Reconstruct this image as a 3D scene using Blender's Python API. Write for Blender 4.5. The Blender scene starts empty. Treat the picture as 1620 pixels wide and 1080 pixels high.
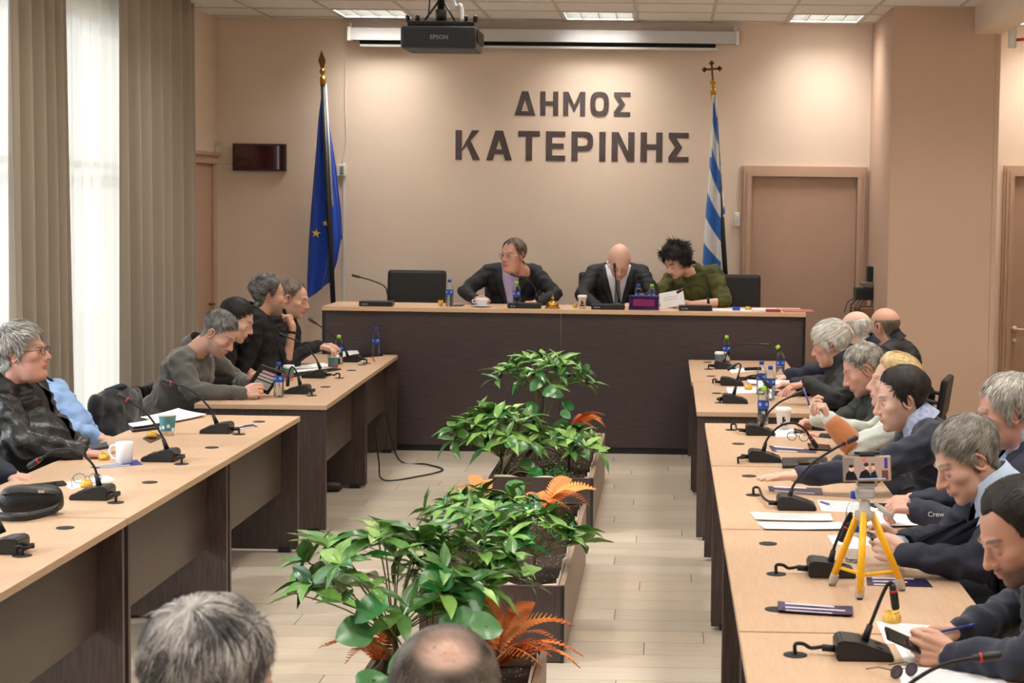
import bpy, bmesh, math, random
import numpy as np
from mathutils import Vector, Matrix, Quaternion, noise as mnoise
from mathutils.bvhtree import BVHTree
PI = math.pi
SC = bpy.context.scene
COL = SC.collection
rnd = random.Random(7)

# ------------------------------------------------------------------ camera
F_PX, PPX, PPY = 2700.0, 1000.0, 490.0        # focal length and principal point, in photo pixels
CAM_H = 2.005
VPX, VPY, TILT = 1057.0, 315.0, 0.014
_Y = np.array([(VPX-PPX)/F_PX, -(VPY-PPY)/F_PX, -1.0]); _Y /= np.linalg.norm(_Y)
_X = np.array([1.0, -TILT, 0.0]); _X[2] = (_X[0]*_Y[0]+_X[1]*_Y[1])/-_Y[2]; _X /= np.linalg.norm(_X)
_Z = np.cross(_X, _Y)
CR = np.stack([_X, _Y, _Z])                    # world = CR @ camera
CC = np.array([0.0, 0.0, CAM_H])
def _ray(x, y): return CR @ np.array([(x-PPX)/F_PX, -(y-PPY)/F_PX, -1.0])
def atz(x, y, z):                              # photo pixel -> point on the horizontal plane z
    d = _ray(x, y); return Vector(CC + d*((z-CAM_H)/d[2]))
def aty(x, y, Y):                              # photo pixel -> point on the vertical plane Y
    d = _ray(x, y); return Vector(CC + d*(Y/d[1]))
cam = bpy.data.cameras.new('camera'); camo = bpy.data.objects.new('camera', cam); COL.objects.link(camo)
M = Matrix([list(CR[0])+[0], list(CR[1])+[0], list(CR[2])+[CAM_H], [0, 0, 0, 1]])
camo.matrix_world = M
cam.sensor_width = 36; cam.lens = F_PX/1620*36
cam.shift_x = (810-PPX)/1620; cam.shift_y = (PPY-540)/1620
cam.clip_start = 0.05; cam.clip_end = 200
cam.dof.use_dof = True; cam.dof.focus_distance = 8.5; cam.dof.aperture_fstop = 8.0
SC.camera = camo

# ------------------------------------------------------------------ light
CEIL = 3.54; WALL_Y = 15.0; LEFT_X = -3.98; RIGHT_X = 3.45
SC.view_settings.view_transform = 'Standard'; SC.view_settings.look = 'None'
SC.view_settings.gamma = 1.0; SC.view_settings.exposure = 0.42
SC.view_settings.use_curve_mapping = False
SC.cycles.use_denoising = True
SC.cycles.max_bounces = 8; SC.cycles.transparent_max_bounces = 16
SC.cycles.sample_clamp_indirect = 6.0
world = bpy.data.worlds.new('sky'); SC.world = world; world.use_nodes = True
bg = world.node_tree.nodes['Background']
bg.inputs[0].default_value = (0.88, 0.94, 1.0, 1); bg.inputs[1].default_value = 2.9
sun = bpy.data.lights.new('sun', 'SUN'); sun.energy = 1.4; sun.angle = 0.02; sun.color = (1, .95, .86)
suno = bpy.data.objects.new('sun', sun); COL.objects.link(suno)
suno.rotation_euler = (math.radians(20), math.radians(-62), 0)
LAMP_W = 31.0
LAMP_COL = (1.0, 0.94, 0.855)

# ------------------------------------------------------------------ helpers
def lin(c):
    return c/12.92 if c <= 0.04045 else ((c+0.055)/1.055)**2.4
def rgb(r, g, b): return (lin(r/255), lin(g/255), lin(b/255), 1.0)
MATS = {}
def mat(name, col, rough=0.6, metal=0.0, spec=0.5, var=0.0, vscale=6.0, bump=0.0, bscale=40.0, coat=0.0, sheen=0.0, stretch=None, col2=None, trans=0.0, ior=1.45, alpha=1.0, emit=None, sss=0.0):
    if name in MATS: return MATS[name]
    m = bpy.data.materials.new(name); m.use_nodes = True
    nt = m.node_tree; b = nt.nodes['Principled BSDF']
    b.inputs['Base Color'].default_value = col
    b.inputs['Roughness'].default_value = rough; b.inputs['Metallic'].default_value = metal
    b.inputs['Specular IOR Level'].default_value = spec
    b.inputs['Coat Weight'].default_value = coat
    b.inputs['Sheen Weight'].default_value = sheen
    b.inputs['Transmission Weight'].default_value = trans; b.inputs['IOR'].default_value = ior
    b.inputs['Alpha'].default_value = alpha
    if sss:
        b.inputs['Subsurface Weight'].default_value = sss
        b.inputs['Subsurface Radius'].default_value = (0.012, 0.005, 0.003)
    if emit:
        b.inputs['Emission Color'].default_value = emit[0]; b.inputs['Emission Strength'].default_value = emit[1]
    if var or bump or col2:
        tc = nt.nodes.new('ShaderNodeTexCoord'); mp = nt.nodes.new('ShaderNodeMapping')
        nt.links.new(tc.outputs['Object'], mp.inputs[0])
        if stretch: mp.inputs['Scale'].default_value = stretch
        if var or col2:
            n = nt.nodes.new('ShaderNodeTexNoise'); n.inputs['Scale'].default_value = vscale; n.inputs['Detail'].default_value = 6
            n.inputs['Roughness'].default_value = 0.65
            nt.links.new(mp.outputs[0], n.inputs['Vector'])
            r = nt.nodes.new('ShaderNodeValToRGB')
            c2 = col2 if col2 else tuple(max(0, c*(1-var)) for c in col[:3])+(1,)
            c1 = col if col2 else tuple(min(1, c*(1+var)) for c in col[:3])+(1,)
            r.color_ramp.elements[0].position = 0.32; r.color_ramp.elements[1].position = 0.68
            r.color_ramp.elements[0].color = c2; r.color_ramp.elements[1].color = c1
            nt.links.new(n.outputs['Fac'], r.inputs[0]); nt.links.new(r.outputs[0], b.inputs['Base Color'])
        if bump:
            n2 = nt.nodes.new('ShaderNodeTexNoise'); n2.inputs['Scale'].default_value = bscale; n2.inputs['Detail'].default_value = 4
            nt.links.new(mp.outputs[0], n2.inputs['Vector'])
            bp = nt.nodes.new('ShaderNodeBump'); bp.inputs['Strength'].default_value = bump; bp.inputs['Distance'].default_value = 0.01
            nt.links.new(n2.outputs['Fac'], bp.inputs['Height']); nt.links.new(bp.outputs[0], b.inputs['Normal'])
    MATS[name] = m
    return m

class MB:
    """collects shapes, builds one mesh object"""
    def __init__(s): s.v = []; s.f = []; s.m = []; s.sm = []
    def add(s, vs, fs, mi=0, smooth=False):
        o = len(s.v); s.v += [tuple(v) for v in vs]
        for f in fs: s.f.append([i+o for i in f]); s.m.append(mi); s.sm.append(smooth)
        return s
    def box(s, c, d, rot=None, mi=0):
        c = Vector(c); hx, hy, hz = d[0]/2, d[1]/2, d[2]/2
        vs = [Vector((x, y, z)) for x in (-hx, hx) for y in (-hy, hy) for z in (-hz, hz)]
        if rot is not None: vs = [rot @ v for v in vs]
        return s.add([v+c for v in vs], [(0,1,3,2),(4,6,7,5),(0,4,5,1),(2,3,7,6),(0,2,6,4),(1,5,7,3)], mi)
    def bbox(s, lo, hi, mi=0):
        return s.box([(a+b)/2 for a, b in zip(lo, hi)], [b-a for a, b in zip(lo, hi)], None, mi)
    def bevbox(s, c, d, r=0.005, rot=None, mi=0):
        bm = bmesh.new(); bmesh.ops.create_cube(bm, size=1)
        bmesh.ops.scale(bm, vec=d, verts=bm.verts)
        bmesh.ops.bevel(bm, geom=list(bm.edges), offset=min(r, min(d)*0.45), segments=2, affect='EDGES', profile=0.6)
        bm.verts.index_update()
        vs = [v.co.copy() for v in bm.verts]
        if rot is not None: vs = [rot @ v for v in vs]
        c = Vector(c); s.add([v+c for v in vs], [[v.index for v in f.verts] for f in bm.faces], mi); bm.free(); return s
    def lathe(s, prof, c=(0,0,0), n=20, mi=0, rot=None, smooth=True, cap=True):
        c = Vector(c); vs = []; fs = []
        for (r, z) in prof:
            for k in range(n):
                a = 2*PI*k/n; p = Vector((r*math.cos(a), r*math.sin(a), z))
                if rot is not None: p = rot @ p
                vs.append(p+c)
        for i in range(len(prof)-1):
            for k in range(n):
                k2 = (k+1) % n; fs.append((i*n+k, i*n+k2, (i+1)*n+k2, (i+1)*n+k))
        if cap:
            if prof[0][0] > 1e-6: fs.append(tuple(range(n-1, -1, -1)))
            if prof[-1][0] > 1e-6: fs.append(tuple((len(prof)-1)*n+k for k in range(n)))
        return s.add(vs, fs, mi, smooth)
    def tube(s, pts, r, n=8, mi=0, cap=True, smooth=True):
        pts = [Vector(p) for p in pts]; rs = r if isinstance(r, (list, tuple)) else [r]*len(pts)
        vs = []; fs = []; up = None
        for i, p in enumerate(pts):
            t = (pts[min(i+1, len(pts)-1)]-pts[max(i-1, 0)])
            if t.length < 1e-9: t = Vector((0, 0, 1))
            t.normalize()
            if up is None:
                up = Vector((0, 0, 1)) if abs(t.z) < 0.9 else Vector((1, 0, 0))
            a = t.cross(up)
            if a.length < 1e-6: a = t.cross(Vector((0, 1, 0)))
            a.normalize(); b = a.cross(t).normalized(); up = b
            for k in range(n):
                an = 2*PI*k/n; vs.append(p+a*(rs[i]*math.cos(an))+b*(rs[i]*math.sin(an)))
        for i in range(len(pts)-1):
            for k in range(n):
                k2 = (k+1) % n; fs.append((i*n+k, (i+1)*n+k, (i+1)*n+k2, i*n+k2))
        if cap:
            fs.append(tuple(range(n))); fs.append(tuple((len(pts)-1)*n+k for k in range(n-1, -1, -1)))
        return s.add(vs, fs, mi, smooth)
    def prism(s, poly, h, M4=None, mi=0, z0=0.0):
        n = len(poly); vs = [Vector((x, y, z0)) for x, y in poly]+[Vector((x, y, z0+h)) for x, y in poly]
        if M4 is not None: vs = [M4 @ v for v in vs]
        fs = [tuple(range(n-1, -1, -1)), tuple(range(n, 2*n))]
        for i in range(n): j = (i+1) % n; fs.append((i, j, n+j, n+i))
        return s.add(vs, fs, mi)
    def mesh(s, name):
        me = bpy.data.meshes.new(name); me.from_pydata(s.v, [], s.f)
        me.polygons.foreach_set('material_index', s.m); me.polygons.foreach_set('use_smooth', s.sm)
        me.update(); return me
    def build(s, name, m, parent=None, loc=None):
        me = s.mesh(name)
        for mm in (m if isinstance(m, (list, tuple)) else [m]): me.materials.append(mm)
        return link(name, me, parent, loc)
def link(name, me, parent=None, loc=None, rot=None):
    o = bpy.data.objects.new(name, me); COL.objects.link(o)
    if parent is not None: o.parent = parent
    if loc is not None: o.location = loc
    if rot is not None: o.rotation_euler = rot
    return o
def tag(o, label, cat, group=None):
    o['label'] = label; o['category'] = cat
    if group: o['group'] = group
    return o
def thing(name, label, cat, loc=(0,0,0), rz=0.0, group=None):
    o = bpy.data.objects.new(name, None); COL.objects.link(o); o.empty_display_size = 0.1
    o.location = loc; o.rotation_euler = (0, 0, rz)
    return tag(o, label, cat, group)
def struct(o): o['kind'] = 'structure'; return o
def stuff(o): o['kind'] = 'stuff'; return o
def copytree(o, parent=None):
    c = o.copy(); COL.objects.link(c); c.parent = parent
    for ch in o.children: copytree(ch, c)
    return c
def spline(pts, n=8):
    """Catmull-Rom through points"""
    P = [Vector(p) for p in pts]; P = [P[0]*2-P[1]]+P+[P[-1]*2-P[-2]]; out = []
    for i in range(1, len(P)-2):
        for k in range(n):
            t = k/n; a, b, c, d = P[i-1], P[i], P[i+1], P[i+2]
            out.append(0.5*((2*b)+(c-a)*t+(2*a-5*b+4*c-d)*t*t+(3*b-a-3*c+d)*t**3))
    out.append(P[-2]); return out
def text_mesh(txt, size, extrude=0.0006, align='CENTER'):
    cu = bpy.data.curves.new('lettering', 'FONT'); cu.body = txt; cu.size = size; cu.extrude = extrude
    cu.align_x = align; cu.align_y = 'CENTER'; cu.resolution_u = 3
    o = bpy.data.objects.new('lettering', cu); COL.objects.link(o)
    dg = bpy.context.evaluated_depsgraph_get(); me = bpy.data.meshes.new_from_object(o.evaluated_get(dg))
    bpy.data.objects.remove(o); return me

# ------------------------------------------------------------------ materials
M_WALL = mat('wall_paint', rgb(231,212,195), 0.75, bump=0.15, bscale=180, var=0.03, vscale=1.5)
M_WALL2 = mat('pillar_paint', rgb(198,168,148), 0.7, bump=0.12, bscale=180, var=0.03, vscale=1.2)
M_CREAM = mat('cream_wall_paint', rgb(214,198,172), 0.75, bump=0.1, bscale=150)
M_DOOR = mat('door_paint', rgb(186,154,134), 0.5, var=0.03, vscale=3)
M_FRAME = mat('door_frame_paint', rgb(190,160,140), 0.45)
M_CEIL = mat('ceiling_tile', rgb(232,232,230), 0.85, var=0.05, vscale=60)
M_GRID = mat('ceiling_grid', rgb(196,190,178), 0.6)
M_WHITE = mat('white_plastic', rgb(225,225,222), 0.4)
M_METALW = mat('white_metal', rgb(205,205,208), 0.35, spec=0.5)
M_BLACK = mat('black_plastic', rgb(34,36,39), 0.42, bump=0.05, bscale=400)
M_BLACKG = mat('black_gloss', rgb(16,17,19), 0.15)
M_RUBBER = mat('black_rubber', rgb(24,24,25), 0.6)
M_DARK = mat('void_black', rgb(8,8,8), 0.8)
M_BRASS = mat('brass', rgb(190,145,70), 0.28, metal=1.0)
M_BRASSD = mat('aged_brass', rgb(120,88,45), 0.4, metal=0.9)
M_RED = mat('red_ring', rgb(205,45,50), 0.4)
M_PAPER = mat('paper', rgb(240,240,243), 0.8)
M_INK = mat('print_ink', rgb(168,170,178), 0.8)
M_GOLD = mat('gold_foil', rgb(228,186,92), 0.32, metal=0.75, bump=0.9, bscale=120)
M_CHROME = mat('chrome', rgb(200,202,206), 0.15, metal=1.0)
M_LEATHERCH = mat('chair_leather', rgb(30,30,31), 0.5, bump=0.1, bscale=220)
M_SOIL = mat('potting_soil', rgb(58,42,32), 0.95, var=0.5, vscale=60, bump=1.0, bscale=90)
M_LINER = mat('liner_fabric', rgb(196,184,168), 0.9, bump=0.4, bscale=60)
M_GREYFAB = mat('grey_lining', rgb(110,110,116), 0.9)
def wood(name, base, dark, stretch, rough=0.4, vs=4.0):
    return mat(name, base, rough, col2=dark, vscale=vs, stretch=stretch, bump=0.05, bscale=8)
M_OAK = wood('oak_laminate', rgb(204,173,145), rgb(192,159,130), (26, 2.2, 26), 0.38)       # grain along Y
M_OAKX = wood('oak_laminate_x', rgb(222,188,156), rgb(208,172,140), (2.2, 26, 26), 0.4)      # grain along X
M_WEN = wood('wenge_vertical', rgb(88,74,70), rgb(58,48,47), (38, 38, 1.6), 0.42)            # vertical grain
M_WENY = wood('wenge_along', rgb(90,76,68), rgb(62,52,48), (40, 1.4, 60), 0.36)              # grain along Y
M_WENX = wood('wenge_across', rgb(82,70,70), rgb(54,46,48), (1.4, 40, 60), 0.42)             # grain along X
# ------------------------------------------------------------------ the room
T_H = 0.75
# floor: planks laid across the room, as far as they can be told apart
M_FL = [mat('floor_tile_%d' % i, rgb(*c), 0.32, var=0.07, vscale=2.0, stretch=(1.2, 14, 1), bump=0.03, bscale=20)
        for i, c in enumerate([(193,180,164), (200,188,173), (186,174,159), (197,183,165)])]
M_GROUT = mat('floor_joint', rgb(120,108,94), 0.8)
fl = struct(MB().bbox((LEFT_X-.3, -4, -0.10), (RIGHT_X+.3, WALL_Y+.3, -0.004)).build('floor', M_GROUT))
PW, PL, G = 0.205, 1.22, 0.0042
pm = [MB().bevbox((0, 0, -0.005), (PL-G, PW-G, 0.010), 0.0012).mesh('floor_plank') for _ in M_FL]
for me, m_ in zip(pm, M_FL): me.materials.append(m_)
r2 = random.Random(3)
far = MB()
row = 0; y = WALL_Y-PW/2
while y > -3.9:
    off = (row*0.40 + (0.13 if row % 2 else 0)) % PL
    x = LEFT_X-off+PL/2
    while x-PL/2 < RIGHT_X+.2:
        inview = 6.4 < y < 13.5 and -2.9 < x < 1.2
        if inview: link('plank', pm[r2.randrange(4)], fl, (x, y, 0))
        else: far.bevbox((x, y, -0.005), (PL-G, PW-G, 0.010), 0.001, None, r2.randrange(4))
        x += PL
    y -= PW; row += 1
o = far.build('plank_field', M_FL, fl); stuff(o)
# walls
struct(MB().bbox((LEFT_X-.25, WALL_Y, 0), (RIGHT_X+.25, WALL_Y+.2, CEIL+.3)).build('wall_back', [M_WALL]))
struct(MB().bbox((RIGHT_X, -4, 0), (RIGHT_X+.2, WALL_Y, CEIL+.3)).build('wall_right', M_CREAM))
struct(MB().bbox((LEFT_X-.25, -4.2, 0), (RIGHT_X+.25, -4, CEIL+.3)).build('wall_near', M_WALL))
# left wall with a long window opening
WY0, WY1, WZ0, WZ1 = 3.0, 12.55, 0.12, 3.25
b = MB()
b.bbox((LEFT_X-.2, -4, 0), (LEFT_X, WY0, CEIL+.3)); b.bbox((LEFT_X-.2, WY1, 0), (LEFT_X, WALL_Y, CEIL+.3))
b.bbox((LEFT_X-.2, WY0, 0), (LEFT_X, WY1, WZ0)); b.bbox((LEFT_X-.2, WY0, WZ1), (LEFT_X, WY1, CEIL+.3))
struct(b.build('wall_left', M_WALL))
M_ALU = mat('window_aluminium', rgb(215,215,215), 0.4, metal=0.2)
M_GLASS = bpy.data.materials.new('window_glass'); M_GLASS.use_nodes = True
nt = M_GLASS.node_tree; nt.nodes.remove(nt.nodes['Principled BSDF'])
t_ = nt.nodes.new('ShaderNodeBsdfTransparent'); g_ = nt.nodes.new('ShaderNodeBsdfGlossy'); g_.inputs['Roughness'].default_value = 0.02
mx = nt.nodes.new('ShaderNodeMixShader'); mx.inputs[0].default_value = 0.07
nt.links.new(t_.outputs[0], mx.inputs[1]); nt.links.new(g_.outputs[0], mx.inputs[2]); nt.links.new(mx.outputs[0], nt.nodes['Material Output'].inputs[0])
nwin = 6; wl = (WY1-WY0)/nwin
for i in range(nwin):
    y0 = WY0+i*wl; y1 = y0+wl
    w = struct(thing('window_%d' % (i+1), 'tall aluminium window behind the sheer curtain', 'window', (LEFT_X-.1, y0, WZ0)))
    del w['label'], w['category']
    f = MB(); t = 0.05
    f.bbox((-.03, 0, 0), (.03, t, WZ1-WZ0)); f.bbox((-.03, wl-t, 0), (.03, wl, WZ1-WZ0))
    f.bbox((-.03, t, 0), (.03, wl-t, t)); f.bbox((-.03, t, WZ1-WZ0-t), (.03, wl-t, WZ1-WZ0)); f.bbox((-.03, t, 2.05), (.03, wl-t, 2.1))
    f.build('window_frame', M_ALU, w)
    MB().bbox((-.004, t, t), (.004, wl-t, 2.05)).build('pane', M_GLASS, w)
    MB().bbox((-.004, t, 2.1), (.004, wl-t, WZ1-WZ0-t)).build('pane', M_GLASS, w)
# ground outside
M_OUT = mat('outside_paving', rgb(190,188,180), 0.9)
struct(MB().bbox((-30, -10, -0.3), (LEFT_X-.25, 30, -0.12)).build('ground_outside', M_OUT))
# ceiling: grid of tiles
TS = 0.637
cl = struct(MB().bbox((LEFT_X-.25, -4.2, CEIL+.13), (RIGHT_X+.25, WALL_Y+.2, CEIL+.2)).build('ceiling', M_GRID))
tl = MB().bevbox((0, 0, 0.016), (TS-.022, TS-.022, 0.03), 0.004).mesh('ceiling_tile'); tl.materials.append(M_CEIL)
gb = MB()
LIGHTS = []
ncol = int((RIGHT_X-LEFT_X)/TS)+2; X0 = aty(740, 0, 13.2).x; X0 = X0-TS*math.ceil((X0-LEFT_X)/TS)
light_cols = {}
rest = MB()
nrow = int((WALL_Y+4)/TS)+1
LC = [round((aty(px, 20, 14.2).x-X0)/TS-.5) for px in (580, 938, 1300)]
LC.append(int((3.02-X0)/TS))
for j in range(nrow):
    yc = WALL_Y-.18-TS*(j+.5)
    for i in range(ncol):
        xc = X0+TS*(i+.5)
        if xc-TS/2 > RIGHT_X or xc+TS/2 < LEFT_X: continue
        if i in LC and j % 4 == 0 and yc > .5:
            LIGHTS.append((xc, yc, j)); continue
        if yc > 11.6:
            link('ceiling_tile', tl, cl, (xc, yc, CEIL))
        else: rest.bevbox((xc, yc, CEIL+.016), (TS-.022, TS-.022, .03), .004)
for i in range(ncol):
    xc = X0+TS*(i+.5)
    link('ceiling_tile', tl, cl, (xc, WALL_Y-.18+.09, CEIL)).scale = (1, .18/TS, 1)
stuff(rest.build('ceiling_tile_field', M_CEIL, cl))
g = MB()
for i in range(ncol+1): g.bbox((X0+TS*i-.012, -4, CEIL-.004), (X0+TS*i+.012, WALL_Y, CEIL+.004))
for j in range(nrow+1): g.bbox((LEFT_X, WALL_Y-.18-TS*j-.012, CEIL-.0035), (RIGHT_X, WALL_Y-.18-TS*j+.012, CEIL+.0035))
g.build('ceiling_grid', M_GRID, cl)
# recessed louvre lights
M_DIFF = mat('light_reflector', rgb(150,150,146), 0.3, metal=0.7)
M_TUBE = mat('fluorescent_tube', rgb(255,250,240), 0.4, emit=((1, .95, .87, 1), 3.0))
M_LOUV = mat('louvre_aluminium', rgb(190,190,186), 0.3, metal=0.9)
first = None
names = ['leftmost', 'middle', 'rightmost']
for k, (xc, yc, j) in enumerate(LIGHTS):
    if j == 0 and xc < 2:
        lab = ['recessed louvre ceiling light above the blue flag, leftmost of the row', 'recessed louvre ceiling light at mid-wall, beside the projector mount', 'recessed louvre ceiling light above the door, next to the pillar'][k % 4]
    else: lab = 'recessed louvre ceiling light over the tables, outside the photo'
    t = thing('ceiling_light', lab, 'ceiling light', (xc, yc, CEIL), 0, 'recessed ceiling lights')
    if first is None:
        s = TS/2-.02; f = MB()
        for sx in (-1, 1): f.bbox((sx*s-.014, -s-.014, -.006), (sx*s+.014, s+.014, .004)); f.bbox((-s, sx*s-.014, -.006), (s, sx*s+.014, .004))
        f.build('frame', M_METALW, t)
        h = MB()
        for sx in (-1, 1): h.bbox((sx*(s+.004)-.003, -s, .0), (sx*(s+.004)+.003, s, .10)); h.bbox((-s, sx*(s+.004)-.003, .0), (s, sx*(s+.004)+.003, .10))
        h.bbox((-s, -s, .10), (s, s, .105)); h.build('housing', M_DIFF, t)
        for q in range(1, 4):
            MB().bbox((-s+q*s/2-.004, -s, .0), (-s+q*s/2+.004, s, .055)).build('louvre', M_LOUV, t)
        for q in range(1, 7):
            MB().bbox((-s, -s+q*2*s/7-.003, .012), (s, -s+q*2*s/7+.003, .050)).build('cross_louvre', M_LOUV, t)
        first = t
    else:
        for ch in [c_ for c_ in first.children if c_.type == 'MESH']:
            c = ch.copy(); COL.objects.link(c); c.parent = t
    la = bpy.data.lights.new('louvre_lamp', 'AREA'); la.shape = 'SQUARE'; la.size = .56
    la.energy = LAMP_W*(.56 if j == 0 else 1.0); la.color = LAMP_COL; la.spread = math.radians(116 if j == 0 else 150)
    lo = bpy.data.objects.new('louvre_lamp', la); COL.objects.link(lo); lo.parent = t; lo.location = (0, 0, .096)
# pillar and beam
PY = 13.6
struct(MB().bbox((1.755, PY, 0), (2.575, WALL_Y, CEIL+.02)).build('pillar', M_WALL2))
struct(MB().bbox((2.39, -4, 3.335), (2.60, PY, CEIL+.02)).build('ceiling_beam', M_WALL))
struct(MB().bbox((2.565, PY-.01, 0), (2.60, PY+.06, 3.33)).build('trim_1', M_WALL2))
# podium behind the dais
POD = 0.30
struct(MB().bbox((-3.2, 13.40, 0), (1.70, WALL_Y, POD)).build('podium', mat('podium_carpet', rgb(90,80,75), 0.9)))
# doors
def door(n, x0, x1, ztop, wall_y, frame_w, nz=0.0, handle=None):
    d = struct(thing('door_%d' % n, '', '', (x0, wall_y, nz))); del d['label'], d['category']
    w = x1-x0; h = ztop-nz
    f = MB()
    for lay, (o_, th) in enumerate([(0, .03), (.02, .045), (frame_w*.55, .055)]):
        iw = frame_w-o_
        f.bbox((o_, -th, 0), (frame_w, 0, h-frame_w)); f.bbox((w-frame_w, -th, 0), (w-o_, 0, h-frame_w)); f.bbox((o_, -th-.0005, h-frame_w), (w-o_, 0, h-o_))
    f.build('door_frame', M_FRAME, d)
    MB().bbox((frame_w, -.012, 0.005), (w-frame_w, -.001, h-frame_w)).build('door_leaf', M_DOOR, d)
    if handle:
        hb = MB(); x, z = handle
        hb.lathe([(.026, 0), (.026, .008)], (x, -.012, z), 16, 0, Matrix.Rotation(PI/2, 3, 'X'))
        hb.tube([(x, -.018, z), (x, -.055, z), (x+.02, -.06, z), (x+.12, -.06, z-.002)], .009, 8)
        hb.build('door_handle', mat('cream_handle', rgb(225,215,195), 0.4), d)
        kb = MB(); kb.lathe([(.02, 0), (.02, .006)], (x, -.012, z-.1), 14, 0, Matrix.Rotation(PI/2, 3, 'X')); kb.build('keyhole_plate', mat('cream_handle', rgb(225,215,195), 0.4), d)
    return d
a = aty(1173, 262, WALL_Y); c = aty(1376, 262, WALL_Y)
door(1, a.x, c.x-.02, a.z, WALL_Y, .09, POD)
a = aty(1588, 262, WALL_Y); h_ = aty(1604, 520, WALL_Y)
door(2, a.x, a.x+1.0, a.z, WALL_Y, .09, 0, (h_.x-a.x, h_.z))
# side-wall door by the corner
d3 = struct(thing('door_3', '', '', (LEFT_X, 14.86, 0))); del d3['label'], d3['category']
zt = 2.36
f = MB(); f.bbox((0, -.11, 0), (.04, 0, zt)); f.bbox((0, -1.02, 0), (.04, -.91, zt)); f.bbox((0, -1.05, zt-.10), (.05, .02, zt)); f.bbox((0, -1.08, zt-.03), (.075, .05, zt))
f.build('door_frame', M_FRAME, d3); MB().bbox((.001, -.91, .01), (.02, -.11, zt-.1)).build('door_leaf', M_DOOR, d3)
hb = MB(); hb.tube([(.02, -.2, 1.05), (.07, -.2, 1.05), (.075, -.22, 1.05), (.075, -.32, 1.05)], .01, 8); hb.build('door_handle', M_BRASSD, d3)
# wall lettering ---------------------------------------------------------
M_LET = mat('glitter_vinyl', rgb(58,34,36), 0.22, spec=0.9, bump=0.6, bscale=260, coat=0.6)
def letter_polys(ch):
    """outlines in a 0..1 high cell (list of strokes as polygons), returns width"""
    t = 0.215
    def bar(x0, x1, y0, y1): return [(x0, y0), (x1, y0), (x1, y1), (x0, y1)]
    def dia(xa, xb, w, y0=0., y1=1.): return [(xa, y0), (xa+w, y0), (xb+w, y1), (xb, y1)]
    def ring(cx, cy, rx, ry, t, n=28, a0=0, a1=2*PI):
        out = []
        for i in range(n):
            p, q = a0+(a1-a0)*i/n, a0+(a1-a0)*(i+1)/n
            def sp(a, k): # squarish superellipse
                c, s_ = math.cos(a), math.sin(a); e = .72
                return (cx+(rx-k)*math.copysign(abs(c)**e, c), cy+(ry-k)*math.copysign(abs(s_)**e, s_))
            out.append([sp(p, 0), sp(q, 0), sp(q, t), sp(p, t)])
        return out
    if ch == 'H': return [bar(0, t, 0, 1), bar(.53, .53+t, 0, 1), bar(t, .53, .41, .6)], .745
    if ch == 'D': return [dia(0, .30, .235), dia(.63, .33, .235), bar(.12, .74, 0, .185), bar(.30, .565, .88, 1)], .865
    if ch == 'M': return [bar(0, t, 0, 1), bar(.70, .70+t, 0, 1), [(t, 1), (.4575, .46), (.4575, .13), (t, .62)], [(.70, 1), (.70, .62), (.4575, .13), (.4575, .46)], bar(0, t, .9, 1)], .915
    if ch == 'O': return ring(.39, .5, .39, .51, t), .78
    if ch == 'S': return [bar(0, .68, 0, .185), bar(0, .68, .815, 1), [(0, .815), (.26, .815), (.47, .5), (.22, .5)], [(.22, .5), (.47, .5), (.26, .185), (0, .185)]], .68
    if ch == 'K': return [bar(0, t, 0, 1), [(t, .36), (.56, 1), (.82, 1), (t, .64-.35)], [(.33, .62), (.48, .72), (.84, 0), (.585, 0)]], .84
    if ch == 'A': return [dia(0, .31, .23), dia(.65, .34, .23), bar(.19, .69, .20, .37), bar(.31, .57, .88, 1)], .88
    if ch == 'T': return [bar(0, .74, .81, 1), bar(.262, .478, 0, .81)], .74
    if ch == 'E': return [bar(0, t, 0, 1), bar(t, .66, 0, .185), bar(t, .66, .815, 1), bar(t, .61, .41, .59)], .66
    if ch == 'P': return [bar(0, t, 0, 1), bar(t, .42, .815, 1), bar(t, .42, .33, .51)]+ring(.42, .665, .32, .335, .19, 14, -PI/2, PI/2), .74
    if ch == 'I': return [bar(0, t, 0, 1)], .215
    if ch == 'N': return [bar(0, t, 0, 1), bar(.56, .56+t, 0, 1), [(t*.2, 1), (t+.02, 1), (.56+t*.8, 0), (.56-.02, 0)]], .775
wl_ = thing('wall_lettering', 'large dark glittery Greek capital letters reading the municipality name on wall', 'sign', (0, WALL_Y, 0))
def write(word, pa, pb, hgt_px, mirror=False):
    A = aty(pa[0], pa[1], WALL_Y); B = aty(pb[0], pb[1], WALL_Y); H_ = hgt_px*WALL_Y/F_PX
    L = [letter_polys(c) for c in word]; tot = (B-A).length
    wsum = sum(l[1] for l in L)*H_; gap = (tot-wsum)/(len(word)-1)
    x = A.x
    for c, (polys, w) in zip(word, L):
        zb = A.z+(B.z-A.z)*((x-A.x)/(B.x-A.x)); mb = MB()
        for k_, p in enumerate(polys):
            M4 = Matrix(((1,0,0,x), (0,0,1,-.0045-.00015*k_), (0,1,0,zb), (0,0,0,1)))
            pp = [(u*H_, v*H_) for u, v in p]
            ar = sum(pp[i][0]*pp[(i+1) % len(pp)][1]-pp[(i+1) % len(pp)][0]*pp[i][1] for i in range(len(pp)))
            if ar > 0: pp = pp[::-1]
            mb.prism(pp, .0035, M4)
        mb.build('letter', M_LET, wl_); x += w*H_+gap
write('DHMOS', (814, 182.5), (997, 184.5), 38)
write('KATEPINHS', (720.5, 252.5), (1089, 257), 46.5)
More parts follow.
